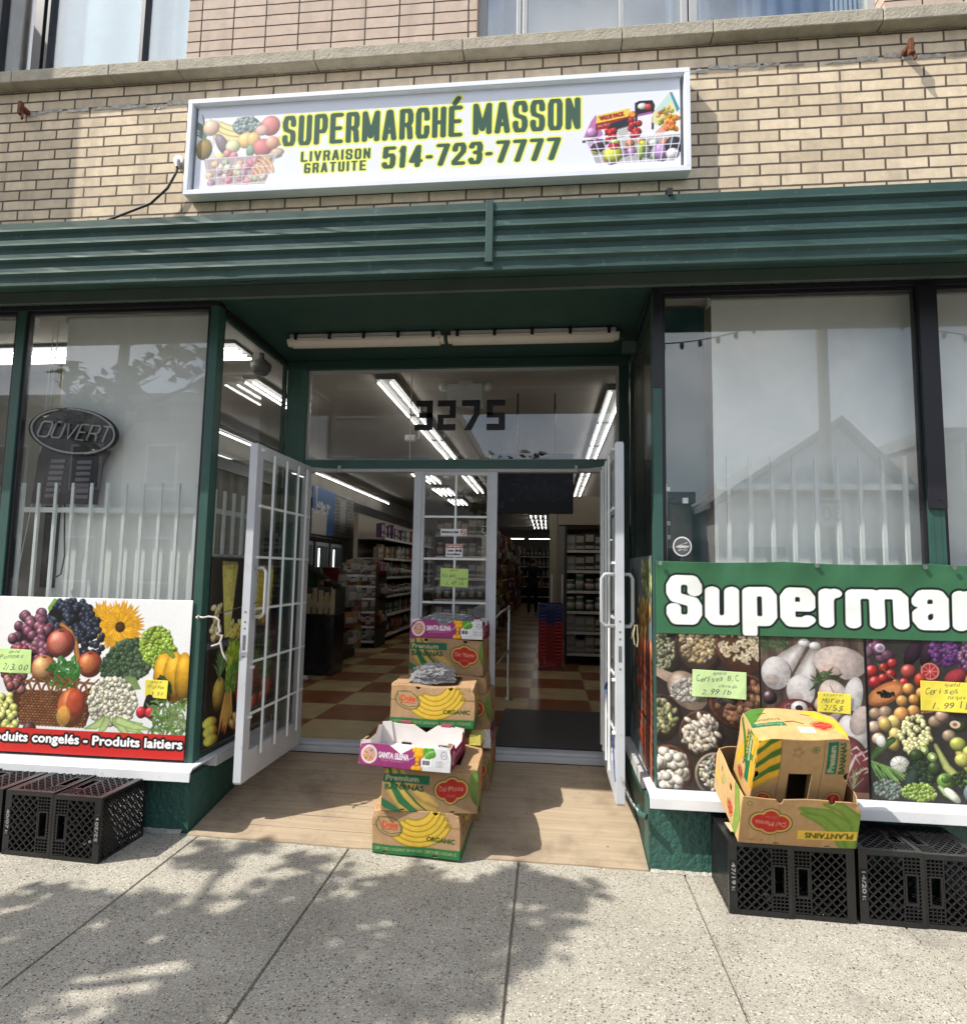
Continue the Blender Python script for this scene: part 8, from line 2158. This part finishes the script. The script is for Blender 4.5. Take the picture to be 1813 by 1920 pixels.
tree('street maple at the kerb left of the entrance, mirrored in the left window', (-4.95, -2.85, -.35), (-4.75, -2.75, 5.2),
     [over(-.68, -.44, 4.8, .26, 110), over(-.41, -.52, 4.5, .30, 150), over(-.52, -.86, 4.9, .32, 170), over(-.27, -.80, 5.2, .26, 110), over(-.20, -.34, 4.4, .22, 90), over(-.68, -1.15, 5.1, .28, 110), over(-.38, -1.12, 5.5, .22, 60),
      over(-1.70, -.28, 4.7, .20, 50), over(-1.25, -.36, 4.6, .18, 50), over(-1.0, -.52, 4.4, .16, 40), over(-1.74, -.80, 5.0, .30, 90), over(-1.33, -.90, 5.2, .26, 80), over(-1.22, -.66, 4.8, .20, 55), over(-2.25, -.85, 5.2, .26, 80), over(-1.92, -1.28, 5.6, .30, 90), over(-1.2, -1.32, 5.6, .26, 80), over(-.92, -1.2, 5.4, .22, 60), over(.09, -.46, 4.6, .10, 16), over(-.07, -.16, 4.2, .13, 26), over(-2.7, -1.1, 5.4, .35, 100), over(-2.4, -1.5, 5.6, .3, 80),
      ((-3.95, -2.40, 3.55), .26, 80), ((-4.45, -2.45, 3.25), .30, 90), ((-3.62, -2.40, 3.25), .22, 60), ((-5.1, -2.5, 3.15), .32, 110), ((-4.2, -2.3, 2.95), .24, 70), ((-4.9, -2.3, 2.7), .26, 70)], .115, 3)
tree('leafy tree across the street between the houses', (-1.4, -13.2, -.5), (-1.2, -13.2, 4.2), [((-1.4, -13.2, 3.2), 1.0, 700), ((-.6, -13.4, 4.0), .8, 500), ((-2.1, -13.0, 4.1), .8, 500)], .22, 5, .12)

M_FARB = brick_mat('far_brick', (.50, .42, .36), (.42, .35, .30), (.4, .38, .35), .22, .07, .5, .008)
M_FARW = mat('far_white', (.85, .85, .84), .8); M_FARG = mat('far_window', (.03, .035, .04), .15); M_ROOF = mat('far_roof', (.42, .42, .43), .9, .2, 12)
def far_building(label, x0, x1, h, m, storeys, y=-15.0, gable=None):
    o = ((x0 + x1) / 2, y, -.45); t = thing('far_house', label, 'house', o)
    b = MB(o)
    if gable: b.prism([(x0, -.45), (x1, -.45), (x1, h), (gable[0], gable[1]), (x0, h)], y - 9, y, 'y')
    else: b.box(x0, x1, y - 9, y, -.45, h)
    b.build('wall', m, t)
    b = MB(o)
    if gable:
        gx_, gz_ = gable
        b.prism([(x0 - .3, h - .1), (gx_, gz_ + .12), (gx_, gz_ + .3), (x0 - .3, h + .08)], y - 9.2, y + .3, 'y'); b.prism([(gx_, gz_ + .12), (x1 + .3, h - .1), (x1 + .3, h + .08), (gx_, gz_ + .3)], y - 9.2, y + .3, 'y')
    else: b.box(x0 - .1, x1 + .1, y - 9.1, y + .15, h, h + .35)
    b.build('roof', M_ROOF, t)
    n = max(2, int((x1 - x0) / 2.4))
    for s in range(storeys):
        for k in range(n):
            x = x0 + (x1 - x0) * (k + .5) / n; z = .7 + s * 3.0
            if z + 1.5 > h: continue
            b = MB(o); b.box(x - .55, x + .55, y, y + .05, z, z + 1.5); f = b.build('window', M_FARW, t); b = MB(o); b.box(x - .47, x + .47, y + .051, y + .06, z + .08, z + 1.42); b.build('pane', M_FARG, f)
    return t
far_building('long dark brick row house across the street on the left', -19, -3.2, 6.5, M_FARB, 2)
far_building('low brick shop across the street in the middle', 1.2, 4.6, 3.6, M_FARB, 1, -17)
far_building('gabled pale house across the street on the right', 4.9, 10.4, 3.3, M_FARW, 1, -15, (8.3, 5.6))
far_building('flat roofed brick house across the street far right', 10.8, 24, 5.2, M_FARB, 2)
tag(MB().box(-60, 60, -24, -12.2, -.53, -.44).build('far_pavement', mat('far_concrete', (.38, .36, .33), .9, .1)), kind='structure')
t = thing('utility_pole', 'wooden utility pole across the street carrying a speed limit sign', 'pole', (7.35, -13.6, -.44)); o = (7.35, -13.6, -.44)
b = MB(o); b.tube([(7.35, -13.6, -.44), (7.35, -13.6, 10.2)], [.17, .13], 10); b.build('mast', mat('pole_wood', (.16, .12, .09), .9, .2), t, smooth=True)
b = MB(o); b.box(6.6, 8.1, -13.66, -13.54, 9.2, 9.34); b.build('crossarm', M_BARK, t)
c = Cv(.62, .78, (.92, .92, .92), .02); c.rect(.02, .60, .02, .03, (.05, .05, .05)); c.text("MAXIMUM", .07, .62, .085, (.05, .05, .05), bold=.006, fitw=.48); c.text("30", .09, .16, .38, (.05, .05, .05), bold=.02, fitw=.44)
o2 = sheet('speed_sign', c, (7.66, -13.40, 2.6), (-1, 0, 0), Z_, M_VINYL, None, .004); tag(o2, 'white speed limit sign reading maximum 30 on the utility pole', 'sign')
t = thing('festoon_lights', 'string of small bulbs strung across the street from the utility pole', 'string lights', (7.35, -13.6, 9.0)); o = (7.35, -13.6, 9.0)
def cat_(a, c, sag, n=14): return [Vector(a).lerp(Vector(c), i / n) + Vector((0, 0, -sag * 4 * (i / n) * (1 - i / n))) for i in range(n + 1)]
b = MB(o); p1_ = cat_((7.35, -13.45, 8.9), (.5, -12.0, 7.4), .7); p2_ = cat_((7.35, -13.45, 8.9), (13.5, -12.0, 7.4), .7); b.tube(p1_, .016, 4); b.tube(p2_, .016, 4); b.build('wire', M_CABLE, t)
for p in p1_[1:] + p2_[1:]: b = MB(o); b.lathe([(.03, -.18), (.06, -.12), (.05, -.04), (.03, 0)], 6, tuple(p)); b.build('bulb', M_BLACKP, t)
# slatted screen added unseen, out of the frame at the left; its slats half shade the bricks there
t = thing('shade_slats', 'added unseen slatted screen left of the frame, half shading the bricks', 'sign', (-4.6, -.4, 3.6)); o = (-4.6, -.4, 3.6)
b = MB(o)
for k in range(250): b.box(-4.622, -4.618, -.76, -.12, 3.55 + k * .0115, 3.5550 + k * .0115)
b.build('slats', M_WHITE, t); b = MB(o)
for y in (-.77, -.13): b.box(-4.65, -4.59, y, y + .012, 3.5, 6.5)
for z in (3.9, 5.9): b.box(-4.65, -4.60, -.118, 0.0, z, z + .05)
b.build('arm', M_STEEL, t)
# parked car across the lane, mirrored low in the door glass
M_CARP = mat('silver_car_paint', (.42, .43, .44), .25, .03, metal=.5); M_TYRE = mat('tyre_rubber', (.015, .015, .015), .8)
t = thing('parked_car', 'silver hatchback parked at the kerb behind the camera', 'car', (-1.6, -5.9, -.52)); o = (-1.6, -5.9, -.52)
prof = [(-3.7, -.30), (-3.75, .12), (-3.6, .38), (-2.9, .48), (-2.2, .98), (-.9, 1.02), (.05, .62), (.45, .42), (.55, .05), (.5, -.30)]
b = MB(o); b.prism(prof, -6.75, -5.05, 'y'); b.build('body', M_CARP, t, bevel=.09)
b = MB(o); b.prism([(-2.75, .50), (-2.15, .90), (-1.0, .93), (-.25, .55)], -6.76, -5.04, 'y'); b.build('side_glass', M_FARG, t, bevel=.02)
for x in (-2.95, -.35):
    for y in (-5.12, -6.68):
        b = MB(o); b.tube([(x, y - .1, -.20), (x, y + .1, -.20)], .32, 20); w_ = b.build('wheel', M_TYRE, t, smooth=False); b = MB(o); b.tube([(x, y - .11, -.20), (x, y + .11, -.20)], .20, 14); b.build('rim', M_STEEL, w_)
for y in (-5.35, -6.45): b = MB(o); b.box(.42, .56, y - .17, y + .17, .12, .26); b.build('headlight', M_WHITE, t, bevel=.03)
